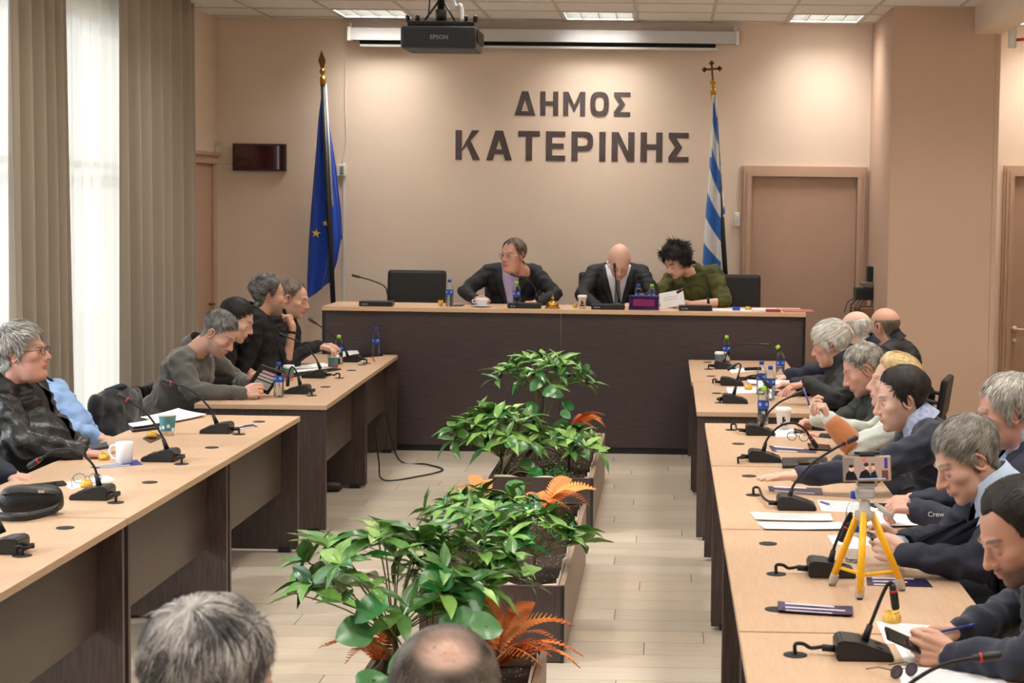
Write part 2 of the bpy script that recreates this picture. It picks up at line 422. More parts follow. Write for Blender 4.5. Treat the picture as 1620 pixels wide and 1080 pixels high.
# projection screen case
a = aty(551, 54, WALL_Y-.1); c = aty(1169, 62, WALL_Y-.1)
t = thing('projection_screen', 'long white roll-up projection screen case mounted high on the wall', 'projector screen', (a.x, WALL_Y, a.z))
L = c.x-a.x
cs = MB(); prof = [(-.05, -.05), (.05, -.05), (.06, -.03), (.06, .04), (.045, .055), (-.05, .055)]
cs.prism(prof, L, Matrix(((0,0,1,0), (1,0,0,-.085), (0,1,0,0), (0,0,0,1))))
cs.build('case', M_METALW, t)
e = MB(); e.bevbox((.012, -.085, 0), (.03, .13, .125), .01); e.bevbox((L-.012, -.085, 0), (.03, .13, .125), .01); e.build('end_cap', M_WHITE, t)
MB().bbox((.10, -.10, -.083), (L-.20, -.075, -.052)).build('screen_slot', M_DARK, t)
MB().bevbox((L/2-.04, -.088, -.095), (L-.28, .03, .022), .006).build('bottom_bar', M_WHITE, t)
bk = MB(); bk.bevbox((.02, -.06, .075), (.025, .09, .05), .006); bk.bevbox((L-.03, -.06, .075), (.025, .09, .05), .006); bk.build('bracket', M_WHITE, t)
# cable from screen to switch, switch boxes
p0 = aty(548, 66, WALL_Y); p1 = aty(541, 262, WALL_Y); p2 = aty(544, 470, WALL_Y)
tag(MB().tube(spline([(p0.x, WALL_Y-.008, p0.z), (p0.x-.008, WALL_Y-.008, (p0.z+p1.z)/2), (p0.x+.002, WALL_Y-.008, p1.z+.25), (p1.x, WALL_Y-.008, p1.z+.02)]), .004, 6).build('screen_cable', M_WHITE), 'thin white cable running down wall from screen to switch', 'cable')
tag(MB().bevbox((p2.x, WALL_Y-.006, (p1.z+p2.z-.2)/2), (.018, .012, p1.z-p2.z+.25), .003).build('cable_conduit', M_WHITE), 'white plastic conduit running down wall below the screen switch', 'conduit')
t = thing('screen_switch', 'small white screen control box on wall beside blue flag', 'switch', (p1.x, WALL_Y, p1.z-.04))
MB().bevbox((0, -.018, 0), (.075, .036, .105), .006).build('box', M_WHITE, t)
bb = MB()
for q in (-.025, 0, .025): bb.bevbox((.004, -.038, q), (.034, .006, .018), .002)
bb.build('button', mat('grey_button', rgb(120,135,130), .5), t)
w = aty(1166, 347, WALL_Y)
t = thing('wall_remote', 'small white remote holder on wall left of the door', 'switch', (w.x, WALL_Y, w.z))
MB().bevbox((0, -.016, 0), (.052, .032, .125), .012).build('body', M_WHITE, t); MB().bevbox((.004, -.033, .0), (.026, .006, .06), .008).build('cover', M_METALW, t)
w = aty(342, 233, 14.98)
t = thing('motion_sensor', 'cream motion sensor in the corner above the side door', 'sensor', (w.x+.02, WALL_Y, w.z))
MB().bevbox((0, -.03, 0), (.07, .06, .115), .012).build('body', mat('sensor_cream', rgb(210,196,165), .5), t); MB().bevbox((.006, -.062, -.022), (.04, .012, .05), .006).build('lens', M_WHITE, t)
w = aty(412, 249, WALL_Y)
t = thing('display_panel', 'wide dark maroon glass panel in thin frame on the wall', 'panel', (w.x, WALL_Y, w.z))
W_, H_ = 84*WALL_Y/F_PX, 43*WALL_Y/F_PX
f = MB(); e = .016
f.bbox((-W_/2, -.05, -H_/2), (W_/2, 0, -H_/2+e)); f.bbox((-W_/2, -.05, H_/2-e), (W_/2, 0, H_/2)); f.bbox((-W_/2, -.05, -H_/2+e), (-W_/2+e, 0, H_/2-e)); f.bbox((W_/2-e, -.05, -H_/2+e), (W_/2, 0, H_/2-e))
f.build('frame', mat('maroon_frame', rgb(62,34,34), .35), t); MB().bbox((-W_/2+e, -.042, -H_/2+e), (W_/2-e, -.004, H_/2-e)).build('glass', mat('maroon_glass', rgb(60,18,24), .06, coat=1), t)
w0 = aty(340, 263.5, WALL_Y)
tag(MB().bevbox(((w0.x+w.x-W_/2)/2, WALL_Y-.006, w0.z), (w.x-W_/2-w0.x, .012, .014), .003).build('cable_trunking', M_WHITE), 'white cable trunking from corner to maroon wall panel', 'conduit')
# projector
YP = 6.3
a = aty(632, 48, YP); c = aty(760, 77, YP)
t = thing('projector', 'dark grey ceiling projector hanging from black mount', 'projector', ((a.x+c.x)/2, YP, aty(696, 77, YP).z))
W_ = c.x-a.x; Hh = .082
MB().bevbox((-.006, .11, Hh/2), (W_-.02, .24, Hh), .012).build('housing', mat('projector_grey', rgb(46,50,58), .45), t)
v = MB(); 
for q in range(9): v.box((W_/2-.012, .02+.022*q, Hh/2+.008), (.006, .010, .045))
v.build('vent_slat', M_BLACK, t)
MB().bevbox((0, .10, Hh+.012), (W_-.05, .16, .02), .006).build('top_plate', M_BLACK, t)
kn = MB()
for sx in (-1, 1):
    for q in (-.018, .018): kn.lathe([(.008, 0), (.009, .022), (.005, .026)], (sx*W_*.36+q, .04, Hh+.018), 10)
kn.build('knob', M_BLACK, t)
pz = CEIL-aty(696, 77, YP).z
po = MB(); po.lathe([(.022, Hh+.02), (.022, Hh+.07)], (-.01, .1, 0), 14); po.lathe([(.013, Hh+.07), (.013, Hh+.11), (.021, Hh+.112), (.021, pz)], (-.01, .1, 0), 14); po.lathe([(.07, pz-.012), (.07, pz)], (-.01, .1, 0), 18)
po.build('mount_pole', M_BLACK, t)
ar = MB()
for sx in (-1, 1): ar.tube([(-.01+sx*.01, .1, Hh+.10), (-.01+sx*.06, .06, Hh+.02)], .004, 6)
ar.build('mount_arm', M_BLACK, t)
MB().tube(spline([(.0, .1, pz-.05), (.03, .09, Hh+.16), (.07, .06, Hh+.08), (.08, .02, Hh+.02)]), .007, 8).build('cable', M_METALW, t)
MB().tube(spline([(-.02, .1, pz-.12), (-.05, .09, Hh+.12), (-.06, .07, Hh+.03)]), .003, 6).build('cable', M_BLACK, t)
me = text_mesh('EPSON', .022, .0004); me.materials.append(mat('logo_grey', rgb(170,172,178), .5))
o = link('logo', me, t, (-.002, -.0106, Hh*.5), (PI/2, 0, 0))
# pipe stub near the beam
w = aty(1573, 62, 13.5)
t = thing('pipe_valve', 'short white pipe end with red lever beside the ceiling beam', 'valve', (2.68, 13.55, w.z-.06))
MB().lathe([(.03, 0), (.034, .03), (.034, .3)], (0, 0, 0), 14).build('pipe', M_WHITE, t); MB().tube([(.03, -.01, .06), (.12, -.02, .065)], .012, 8).build('lever', M_RED, t)
# curtains ---------------------------------------------------------------
M_CURT = mat('curtain_fabric', rgb(160,148,134), .85, sheen=.3, bump=.15, bscale=220)
M_CURT.node_tree.nodes['Principled BSDF'].inputs['Transmission Weight'].default_value = 0
M_SHEER = bpy.data.materials.new('sheer_fabric'); M_SHEER.use_nodes = True
nt = M_SHEER.node_tree; nt.nodes.remove(nt.nodes['Principled BSDF'])
df = nt.nodes.new('ShaderNodeBsdfDiffuse'); df.inputs[0].default_value = (.80, .78, .72, 1)
tr = nt.nodes.new('ShaderNodeBsdfTranslucent'); tr.inputs[0].default_value = (.62, .60, .55, 1)
tp = nt.nodes.new('ShaderNodeBsdfTransparent'); tp.inputs[0].default_value = (1, 1, 1, 1)
m1 = nt.nodes.new('ShaderNodeMixShader'); m1.inputs[0].default_value = .6
m2 = nt.nodes.new('ShaderNodeMixShader'); m2.inputs[0].default_value = .06
nt.links.new(df.outputs[0], m1.inputs[1]); nt.links.new(tr.outputs[0], m1.inputs[2]); nt.links.new(m1.outputs[0], m2.inputs[1]); nt.links.new(tp.outputs[0], m2.inputs[2]); nt.links.new(m2.outputs[0], nt.nodes['Material Output'].inputs[0])
def curtain(name, y0, y1, x, folds, amp, m, label, seed=0, z0=.02, z1=3.49, gather=0.0, thick=.004):
    rr = random.Random(seed); n = folds*14; rows = 18; vs = []; fs = []
    ph = [rr.uniform(-.8, .8) for _ in range(folds+2)]; am = [rr.uniform(.6, 1.25) for _ in range(folds+2)]
    for r in range(rows+1):
        v = r/rows; z = z0+(z1-z0)*v
        for i in range(n+1):
            u = i/n; k = u*folds; ki = int(k); fr = k-ki
            a_ = am[ki]*(1-fr)+am[ki+1]*fr; p_ = ph[ki]*(1-fr)+ph[ki+1]*fr
            w = amp*a_*(math.sin(2*PI*k+p_*(1-v)*1.3)+.14*math.sin(4*PI*k+ph[ki]))*(.55+.45*(1-v)**.5)
            yy = y0+(y1-y0)*u
            yy += gather*(1-v)*(u-.5)*(y1-y0)
            vs.append((x+w, yy, z)); 
    for r in range(rows):
        for i in range(n):
            a_ = r*(n+1)+i; fs.append((a_, a_+1, a_+n+2, a_+n+1))
    mb = MB(); mb.add(vs, fs, 0, True); o = mb.build(name, m)
    if thick:
        md = o.modifiers.new('thickness', 'SOLIDIFY'); md.thickness = thick
    return tag(o, label, 'curtain')
CX = -3.74
def cy(px, X=CX): return X*F_PX/(px-VPX)
curtain('curtain', cy(188), cy(306), CX, 7, .05, M_CURT, 'heavy taupe curtain hanging nearest the back wall corner', 1)
curtain('curtain', cy(6), cy(96), CX+.02, 5, .07, M_CURT, 'heavy taupe curtain hanging behind the man in black leather', 2, gather=.08)
curtain('curtain', 3.2, 4.4, CX, 7, .05, M_CURT, 'heavy taupe curtain outside the photo at left', 3)
for i, (a_, b_) in enumerate([(8.9, 10.9), (10.92, 12.6)]):
    curtain('sheer_curtain', a_, b_, CX-.12, 9 if i < 2 else 16, .03, M_SHEER, ['sunlit white sheer curtain behind the leather-jacket man', 'bright white sheer curtain between the two taupe curtains'][i], 20+i, thick=0)
tr_ = MB().bevbox((CX-.06, (3.2+13.6)/2, 3.518), (.2, 10.4, .036), .008).build('curtain_rail', M_WHITE)
tag(tr_, 'white curtain rail along the ceiling above the windows', 'curtain rail')
# ------------------------------------------------------------------ tables
T_H = 0.765
TABLES = []
def table(label, p_in, out_dir, L, W, rz, group, grom=()):
    """p_in: near inner corner on the floor; out_dir +1/-1: side where people sit; local +y runs away"""
    t = thing('conference_table', label, 'table', (p_in[0], p_in[1], 0), rz, group)
    o = out_dir; th = .028
    MB().bevbox((o*W/2, L/2, T_H-th/2), (W, L-.003, th), .002).build('tabletop', M_OAK, t)
    for yy in (.016, L-.046):
        lg = MB().bbox((min(o*.006, o*(W-.05)), yy, .018), (max(o*.006, o*(W-.05)), yy+.028, T_H-th)).build('leg', M_WEN, t)
        for q in (.06, W-.14): MB().bevbox((o*q+o*.02, yy+.014, .016), (.07, .042, .030), .003).build('foot', M_BLACK, lg)
    MB().bbox((min(o*.10, o*.12), .044, .34), (max(o*.10, o*.12), L-.046, T_H-th)).build('modesty_panel', M_WENY, t)
    TABLES.append((t, p_in, o, L, W, rz))
    return t
GL = 'tables down the left side'; GR = 'tables down the right side'
LX = -2.045; RX = .222; TW = .76
for i, (y0, lab) in enumerate([(7.93, 'oak-topped table farthest of the near left row, holding papers and festive cup'), (6.41, 'oak-topped table second of near left row, with white mug and glasses'),
                               (4.88, 'oak-topped table at the left edge, with the small black bag'), (3.35, 'oak-topped table at the left, cut off by frame, nearest the camera')]):
    table(lab, (LX, y0), -1, 1.52 if i else 1.545, TW, 0, GL)
for i, (y0, lab) in enumerate([(9.98, 'oak-topped table with grey-sweater man at its near end'), (11.61, 'oak-topped table touching the dais on the left')]):
    rz = math.radians(1.6); table(lab, (-2.0-math.sin(rz)*1.63*i, y0), -1, 1.63, .78, rz, GL)
for i, (y0, lab) in enumerate([(7.93, 'oak-topped table on right with coffee cup and green-capped bottle'), (6.39, 'oak-topped table on right with outstretched hand and loose papers'),
                               (4.86, 'oak-topped table on right carrying the yellow tripod'), (3.33, 'oak-topped table at bottom right, nearest the camera')]):
    table(lab, (RX, y0), 1, 1.52, TW-.01, 0, GR)
for i, (y0, lab) in enumerate([(9.95, 'oak-topped table on right with paired blue-capped bottles'), (11.58, 'oak-topped table touching the dais on the right')]):
    table(lab, (.186-.01*i, y0), 1, 1.62, .755, 0, GR)
def which_table(p):
    for (t, q, o, L, W, rz) in TABLES:
        v = Matrix.Rotation(-rz, 3, 'Z') @ Vector((p.x-q[0], p.y-q[1], 0))
        if -.01 <= v.y <= L+.01 and -.02 <= v.x*o <= W+.02: return t, v
    return None, None
def grommet(px, py, hole=False):
    p = atz(px, py, T_H); t, v = which_table(p)
    if t is None: return
    MB().lathe([(.033, T_H-.001), (.033, T_H+.0022), (.028, T_H+.003)], (v.x, v.y, 0), 22).build('grommet', M_RUBBER, t)
for p in [(410,667), (335,708), (237,763), (103,835), (378,687), (287,734), (183,795), (35,879), (556,586), (515,612), (537,598), (493,626), (580,575), (573,577),
          (1119,573), (1121,584), (1125,595), (1134,622), (1139,637), (1157,680), (1168,702), (1176,724), (1185,753), (1192,783), (1215,860), (1228,908), (1227,964), (1258,1036)]:
    grommet(*p)
# ------------------------------------------------------------------ dais
DX0, DX1, DY, DT = -2.705, 1.088, 13.33, 1.133
for i, (x0, x1) in enumerate([(DX0, -.829), (-.829, DX1)]):
    t = thing('dais_desk', ['left half of the tall dark dais desk, with the chairman', 'right half of tall dark dais desk, with two bent-over people'][i], 'desk', (x0, DY, 0), 0, 'dais desks')
    w = x1-x0; d = .60
    MB().bevbox((w/2, d/2-.012, DT-.016), (w-.002, d+.024, .032), .002).build('desktop', M_OAKX, t)
    MB().bbox((.002 if i else .022, .0, .05), (w-.022 if i else w-.002, .025, DT-.032)).build('front_panel', M_WENX, t)
    MB().bbox((.03, .012, 0.0), (w-.03, .03, .05)).build('plinth', M_BLACK, t)
    if i == 0: MB().bbox((0, -.006, 0), (.022, d, DT-.032)).build('end_panel', M_BLACK, t)
    else: MB().bbox((w-.022, -.006, 0), (w, d, DT-.032)).build('end_panel', M_BLACK, t)
# ------------------------------------------------------------------ chairs
def make_chair(name, label, group=None, high=False):
    t = thing(name, label, 'chair', (0, 0, 0), 0, group)
    MB().bevbox((0, .02, .46), (.48, .47, .09), .035).build('seat', M_LEATHERCH, t)
    bk = MB(); Rb = Matrix.Rotation(math.radians(-8), 3, 'X')
    bk.bevbox((0, .27, .80), (.50, .07, .56), .03, Rb) if high else bk.bevbox((0, .26, .64), (.46, .05, .28), .024, Rb); bk.build('backrest', M_LEATHERCH, t)
    for s_ in (-1, 1):
        ar = MB(); ar.tube(spline([(s_*.26, -.14, .46), (s_*.275, -.16, .62), (s_*.275, .05, .65), (s_*.265, .24, .62)], 5), .014, 8)
        ar.build('armrest', M_BLACK, t)
    MB().lathe([(.028, .10), (.028, .42)], (0, .02, 0), 12).build('gas_post', M_CHROME, t)
    for k in range(5):
        a_ = 2*PI*k/5; lg = MB().tube([(0, .02, .10), (.27*math.cos(a_), .02+.27*math.sin(a_), .075)], [.024, .015], 8).build('leg', M_BLACK, t)
        MB().lathe([(.024, -.012), (.026, 0), (.024, .012)], (.27*math.cos(a_), .02+.27*math.sin(a_), .0265), 10, 0, Matrix.Rotation(PI/2, 3, 'X') @ Matrix.Rotation(0, 3, 'Z')).build('castor', M_BLACK, lg)
    return t
chair0 = make_chair('office_chair', 'empty black leather office chair behind the dais left of the chairman', 'chairs behind the dais', True)
chair1 = make_chair('meeting_chair', 'black low-backed meeting chair', 'chairs under the seated people')
def place_chair(x, y, z, rz, label, group):
    c = copytree(chair0 if 'dais' in group else chair1); c.location = (x, y, z); c.rotation_euler = (0, 0, rz); c['label'] = label; c['group'] = group; return c
w = aty(657, 480, 14.35); chair0.location = (w.x, 14.15, POD)
GD = 'chairs behind the dais'
place_chair(aty(1157, 480, 14.3).x, 14.12, POD, 0, 'black leather office chair behind the dais at right end, beside woman in green', GD)
place_chair(aty(960, 480, 14.3).x, 14.22, POD, .0, 'black leather office chair under the bald man in suit', GD)
place_chair(aty(808, 480, 14.3).x, 14.30, POD, .0, 'black leather office chair hidden behind the chairman', GD)

# ------------------------------------------------------------------ microphones
def mic(label, base, z, neck, side, aisle_cable=None, group='table microphones', rz=0.0, dy_tip=0.0, box=False, ring=True):
    """base: pixel at the middle of the base footprint; side: +1 the user sits at +x"""
    p = atz(base[0], base[1], z)
    t = thing('microphone', label, 'microphone', (p.x, p.y, z), 0, group)
    R_ = Matrix.Rotation(rz, 3, 'Z')
    b = MB()
    if box:
        b.bevbox((0, 0, .021), (.262, .13, .040), .006)
        b.build('base', M_BLACK, t)
        d = MB()
        for q in (-.10, -.082, -.066): d.box((q, -.0655, .018), (.007, .002, .008))
        d.build('switch', M_METALW, t)
    else:
        s_ = side; pr = [(-.078*s_, 0), (-.080*s_, .045), (-.066*s_, .056), (-.020*s_, .052), (.074*s_, .020), (.078*s_, .0)]
        if s_ > 0: pr = pr[::-1]
        wy = .115
        m4 = (R_ @ Matrix(((1,0,0), (0,0,1), (0,1,0)))).to_4x4()
        bm = bmesh.new(); vs0 = [bm.verts.new(m4 @ Vector((u, v, -wy/2))) for u, v in pr]; vs1 = [bm.verts.new(m4 @ Vector((u, v, wy/2))) for u, v in pr]
        n = len(pr); bm.faces.new(vs0); bm.faces.new(vs1[::-1])
        for i in range(n): bm.faces.new((vs0[(i+1) % n], vs0[i], vs1[i], vs1[(i+1) % n]))
        bmesh.ops.recalc_face_normals(bm, faces=bm.faces)
        bmesh.ops.bevel(bm, geom=list(bm.edges), offset=.004, segments=2, affect='EDGES')
        bm.verts.index_update(); b.add([v.co.copy() for v in bm.verts], [[v.index for v in f.verts] for f in bm.faces]); bm.free()
        b.build('base', M_BLACK, t)
        Rs = R_ @ Matrix.Rotation(math.atan2(.032, .094)*s_, 3, 'Y')
        MB().bevbox(R_ @ Vector((.040*s_, -.026, .0325)), (.020, .014, .005), .002, Rs).build('button', mat('dark_button', rgb(58,60,64), .4), t)
        MB().bevbox(R_ @ Vector((.040*s_, .026, .0325)), (.020, .014, .005), .002, Rs).build('button', mat('dark_button', rgb(58,60,64), .4), t)
        if aisle_cable:
            q = atz(aisle_cable[0], aisle_cable[1], z)-p
            c = MB(); st = R_ @ Vector((-.078*s_, 0, .02)); m_ = (st+q)/2
            c.tube(spline([st, st+Vector((-.03*s_, .004, .004)), Vector((m_.x-.01*s_, m_.y+.012, .018)), Vector((q.x+.022*s_, q.y+.008, .03)), Vector((q.x, q.y, .03)), Vector((q.x, q.y, .003))], 5), .0055, 7)
            c.tube([st, st+Vector((-.035*s_, .002, .002))], .010, 8)
            c.build('cable', M_RUBBER, t)
    pts = [aty(x, y, p.y+dy_tip*(k/(len(neck)-1)))-Vector((p.x, p.y, z)) for k, (x, y) in enumerate(neck)]
    sp = spline(pts, 8)
    nk = MB(); nk.tube(sp, .0052, 8)
    st = sp[0]; nk.tube([st+Vector((0, 0, -.006)), st+(sp[1]-sp[0]).normalized()*.045], [.012, .0085], 10)
    nk.build('gooseneck', M_RUBBER, t)
    d = (sp[-1]-sp[-3]).normalized(); e = sp[-1]
    hd = MB(); Rq = Vector((0, 0, 1)).rotation_difference(d).to_matrix()
    hd.lathe([(.006, -.016), (.0095, -.008), (.0095, .004), (.0105, .008), (.0115, .012), (.0115, .050), (.009, .056), (.0, .057)], e, 14, 0, Rq)
    ho = hd.build('capsule', M_BLACK, t)
    if ring: MB().lathe([(.0122, .003), (.0122, .008)], e, 14, 0, Rq).build('light_ring', M_RED, ho)
    return t
GM = 'table microphones'
mic('gooseneck microphone beside the white mug, bent left with red ring', (254,728), T_H, [(264,708),(254,685),(232,654),(203,633)], -1, (287,734))
mic('gooseneck microphone at the far end of near left row beside purple flyer', (343,684), T_H, [(343,668),(330,643),(302,617),(272,606)], -1, (378,687))
mic('gooseneck microphone arching low left behind the black bag', (146,788), T_H, [(157,766),(147,735),(120,713),(88,712),(62,727)], -1, (183,795))
mic('microphone base cut off at the left edge near the black bag', (2,872), T_H, [(5,840),(-4,822),(-20,800),(-45,785)], -1, (35,879))
mic('short hooked gooseneck microphone in front of grey-sweater man', (470,622), T_H, [(475,607),(470,590),(462,580),(457,590),(456,597)], -1, (493,626), ring=False)
mic('gooseneck microphone behind the white folder on left far table', (497,597), T_H, [(507,582),(497,563),(477,543),(450,531)], -1, (537,598), ring=False)
mic('gooseneck microphone nearest the dais on the left, red ring', (553,572), T_H, [(550,562),(543,545),(523,527),(498,510)], -1, (580,575))
mic('gooseneck microphone nearest the dais on the right, neck bent level', (1147,583), T_H, [(1144,574),(1152,556),(1166,545),(1190,544),(1206,545)], 1, (1121,584), ring=False)
mic('microphone with upright hooked neck between the right far bottles and flyer', (1158,609), T_H, [(1166,604),(1169,590),(1172,578),(1168,575),(1162,578)], 1, (1128,607), ring=False)
mic('gooseneck microphone arching in front of the two blue-capped bottles', (1163,637), T_H, [(1161,622),(1166,607),(1182,596),(1198,594),(1210,604)], 1, (1139,637), ring=False)
mic('gooseneck microphone beside the coffee cup, reaching to raised hands', (1203,687), T_H, [(1203,675),(1212,657),(1232,637),(1257,625)], 1, (1157,680), ring=False)
mic('gooseneck microphone arching down over the spectacles', (1210,729), T_H, [(1207,714),(1214,694),(1232,675),(1254,669),(1272,678),(1283,693)], 1, (1168,734))
mic('gooseneck microphone leaning right behind the phone on tripod', (1260,804), T_H, [(1247,789),(1257,765),(1284,734),(1318,711),(1337,701)], 1, (1192,783))
mic('microphone standing behind the yellow tripod with folded neck', (1315,909), T_H, [(1313,890),(1321,862),(1334,832),(1345,812),(1346,818),(1340,832)], 1, (1228,908))
mic('gooseneck microphone beside bearded man, tip hooked downwards', (1366,1038), T_H, [(1367,1012),(1380,980),(1394,945),(1404,925),(1411,922),(1413,932)], 1, (1258,1036))
mic('gooseneck microphone nearest the camera, cut off at bottom right', (1405,1128), T_H, [(1412,1105),(1442,1079),(1480,1056),(1515,1045),(1548,1040)], 1, None)
GDM = 'dais microphones'
for base, neck, lab in [((596,487), [(616,470),(608,455),(588,446),(567,440)], 'boxy dais microphone before the empty chair'),
                        ((830,488), [(850,474),(846,456),(833,443),(818,437)], 'boxy dais microphone before the chairman'),
                        ((962,490), [(980,478),(976,460),(974,440),(973,428)], 'boxy dais microphone before the bald man'),
                        ((1100,492), [(1121,480),(1119,463),(1107,452),(1091,452),(1080,458)], 'boxy dais microphone before the woman in green')]:
    Yb = DY+.10; q = aty(base[0], base[1], Yb)
    t = mic(lab, (base[0], base[1]), DT, neck, 1, None, GDM, box=True)
    dlt = Vector((q.x, Yb, DT))-t.location
    t.location = (q.x, Yb, DT)

# ------------------------------------------------------------------ bottles, cups
M_PET = bpy.data.materials.new('clear_plastic'); M_PET.use_nodes = True
nt = M_PET.node_tree; nt.nodes.remove(nt.nodes['Principled BSDF'])
t_ = nt.nodes.new('ShaderNodeBsdfTransparent'); t_.inputs[0].default_value = (.90, .94, .96, 1)
g_ = nt.nodes.new('ShaderNodeBsdfGlossy'); g_.inputs['Roughness'].default_value = .06
mx = nt.nodes.new('ShaderNodeMixShader'); fr = nt.nodes.new('ShaderNodeLayerWeight'); fr.inputs[0].default_value = .22
nt.links.new(fr.outputs['Facing'], mx.inputs[0]); nt.links.new(t_.outputs[0], mx.inputs[1]); nt.links.new(g_.outputs[0], mx.inputs[2]); nt.links.new(mx.outputs[0], nt.nodes['Material Output'].inputs[0])
M_WATER = mat('water', (.86, .93, 1, 1), .02, trans=1.0, ior=1.2)
M_CAPB = mat('blue_cap', rgb(28,62,170), .4); M_CAPG = mat('green_cap', rgb(150,215,40), .4)
M_LABB = mat('blue_label', rgb(30,84,190), .45, col2=rgb(24,60,160), vscale=30); M_LABW = mat('label_print', rgb(225,235,245), .5)
M_LABG = mat('label_green', rgb(70,160,90), .5)
bot_cache = {}
def bottle(px, py, z, label, cap='b', h=.215, r=.032, group='water bottles', Y=None, open_=False):
    p = aty(px, py, Y) if Y else atz(px, py, z)
    if Y: p.z = z
    t = thing('water_bottle', label, 'bottle', (p.x, p.y, z), 0, group)
    key = (cap, round(h, 3))
    if key not in bot_cache:
        s = h/.215
        body = [(.0, .0), (r*.85, .0), (r, .008*s)]
        for k in range(5): zz = (.014+.014*k)*s; body += [(r, zz), (r*.93, zz+.005*s), (r, zz+.010*s)]
        body += [(r*.97, .09*s), (r*.97, .135*s), (r, .14*s), (r*.9, .16*s), (r*.62, .18*s), (r*.40, .19*s), (r*.40, .198*s)]
        mbody = MB().lathe(body, (0,0,0), 20, cap=False); me1 = mbody.mesh('bottle_body'); me1.materials.append(M_PET)
        me2 = MB().lathe([(0, .003), (r*.82, .004), (r*.93, .012*s), (r*.9, .088*s), (r*.9, (.12 if cap == 'b' else .06)*s), (0, (.12 if cap == 'b' else .06)*s)], (0,0,0), 16).mesh('water'); me2.materials.append(M_WATER)
        lb = MB().lathe([(r*.985, .094*s), (r*.985, .134*s)], (0,0,0), 20, cap=False)
        me3 = lb.mesh('label_band'); me3.materials.append(M_LABB)
        pr = MB()
        for k in range(5):
            for q in range(8):
                a_ = 2*PI*k/5+q*.07; a2 = a_+.05
                zz = (.108+.005*((q*7+k) % 3))*s; rr = r*.995
                pr.add([(rr*math.cos(a_), rr*math.sin(a_), zz), (rr*math.cos(a2), rr*math.sin(a2), zz), (rr*math.cos(a2), rr*math.sin(a2), zz+.010*s), (rr*math.cos(a_), rr*math.sin(a_), zz+.010*s)], [(0,1,2,3)])
        me4 = pr.mesh('label_print'); me4.materials.append(M_LABW)
        me5 = MB().lathe([(.0145, .193*s), (.0150, .196*s), (.0150, .212*s), (.013, .215*s), (0, .215*s)], (0,0,0), 16).mesh('cap'); me5.materials.append(M_CAPB if cap == 'b' else M_CAPG)
        bot_cache[key] = (me1, me2, me3, me4, me5)
    me1, me2, me3, me4, me5 = bot_cache[key]
    link('body', me1, t); link('water', me2, t); lo = link('label', me3, t); stuff(link('print', me4, lo))
    c = link('cap', me5, t)
    if open_: c.rotation_euler = (0, -.7, 0); c.location = (.112, 0, .070)
    return t
bottle(441,628,T_H, 'blue-capped water bottle beside the man reading a tablet')
bottle(432,590,T_H, 'green-capped water bottle behind the tablet', 'g')
bottle(536,576,T_H, 'green-capped water bottle beside the festive cup near dais', 'g')
bottle(595,562,T_H, 'blue-capped water bottle at the far left table corner')
bottle(711,485,DT, 'blue-capped water bottle on dais by the empty chair', Y=DY+.14)
bottle(817,487,DT, 'green-capped water bottle on dais before the chairman', 'g', Y=DY+.06)
bottle(1010,475,DT, 'blue-capped water bottle behind the purple box', 'b', .19, Y=DY+.36)
bottle(1031,475,DT, 'green-capped water bottle behind the purple box', 'g', .19, Y=DY+.36)
bottle(1149,575,T_H, 'green-capped water bottle at far right table corner', 'g')
bottle(1234,600,T_H, 'uncapped clear bottle with flipped green lid', 'g', open_=True)
bottle(1204,624,T_H, 'blue-capped water bottle, left of the pair on right table')
bottle(1218,633,T_H, 'blue-capped water bottle, right of the pair on right table')
bottle(1207,672,T_H, 'green-capped water bottle next to the coffee cup', 'g')
bottle(1350,888,T_H, 'large blue-capped water bottle behind the yellow tripod', 'b', .245)
M_CUP = mat('cup_paper', rgb(236,230,220), .6); M_TEAL = mat('cup_teal', rgb(92,150,160), .6, col2=rgb(70,128,140), vscale=25); M_PRINTK = mat('cup_print', rgb(30,28,28), .6); M_PRINTR = mat('cup_red', rgb(200,60,60), .6)
def papercup(px, py, z, label, h=.095, r=.04, design='teal', lid=True, Y=None):
    p = aty(px, py, Y) if Y else atz(px, py, z)
    if Y: p.z = z
    t = thing('paper_cup', label, 'cup', (p.x, p.y, z), 0, 'paper cups')
    MB().lathe([(0, .001), (r*.70, 0), (r*.96, h), (r, h+.002), (r*.93, h+.002), (r*.67, .004), (0, .004)], (0,0,0), 24).build('cup_body', M_CUP, t)
    R2 = lambda zz: r*(.70+.26*zz/h)+.0006
    if design == 'teal':
        MB().lathe([(R2(h*.22), h*.22), (R2(h*.95), h*.95)], (0,0,0), 24, cap=False).build('print_band', M_TEAL, t)
        d = MB()
        for k in range(9):
            a_ = k*.7+.2; zz = h*(.3+.06*(k % 4)); rr = R2(zz)+.0006
            d.box((rr*math.cos(a_), rr*math.sin(a_), zz), (.004, .014, .016), Matrix.Rotation(a_, 3, 'Z'))
        d.build('print', [M_PRINTR if px > 400 else M_LABW], t)
    elif design == 'logo':
        d = MB(); a0 = -PI/2
        for k, (u, v, w_, h_) in enumerate([(-.002, .62, .012, .016), (.003, .50, .016, .012), (-.004, .46, .008, .016), (0, .30, .034, .010), (-.012, .34, .006, .006), (.012, .34, .006, .006)]):
            zz = h*v; rr = R2(zz)+.0005; a_ = a0+u/rr
            d.box((rr*math.cos(a_), rr*math.sin(a_), zz), (.002, w_, h_), Matrix.Rotation(a_, 3, 'Z'))
        d.build('logo', M_PRINTK, t)
    if lid:
        MB().lathe([(r*1.04, h-.004), (r*1.06, h+.004), (r*1.0, h+.006), (r*.95, h+.014), (r*.86, h+.015), (r*.84, h+.010), (0, h+.010)], (0,0,0), 24, cap=False).build('lid', M_WHITE, t)
    return t
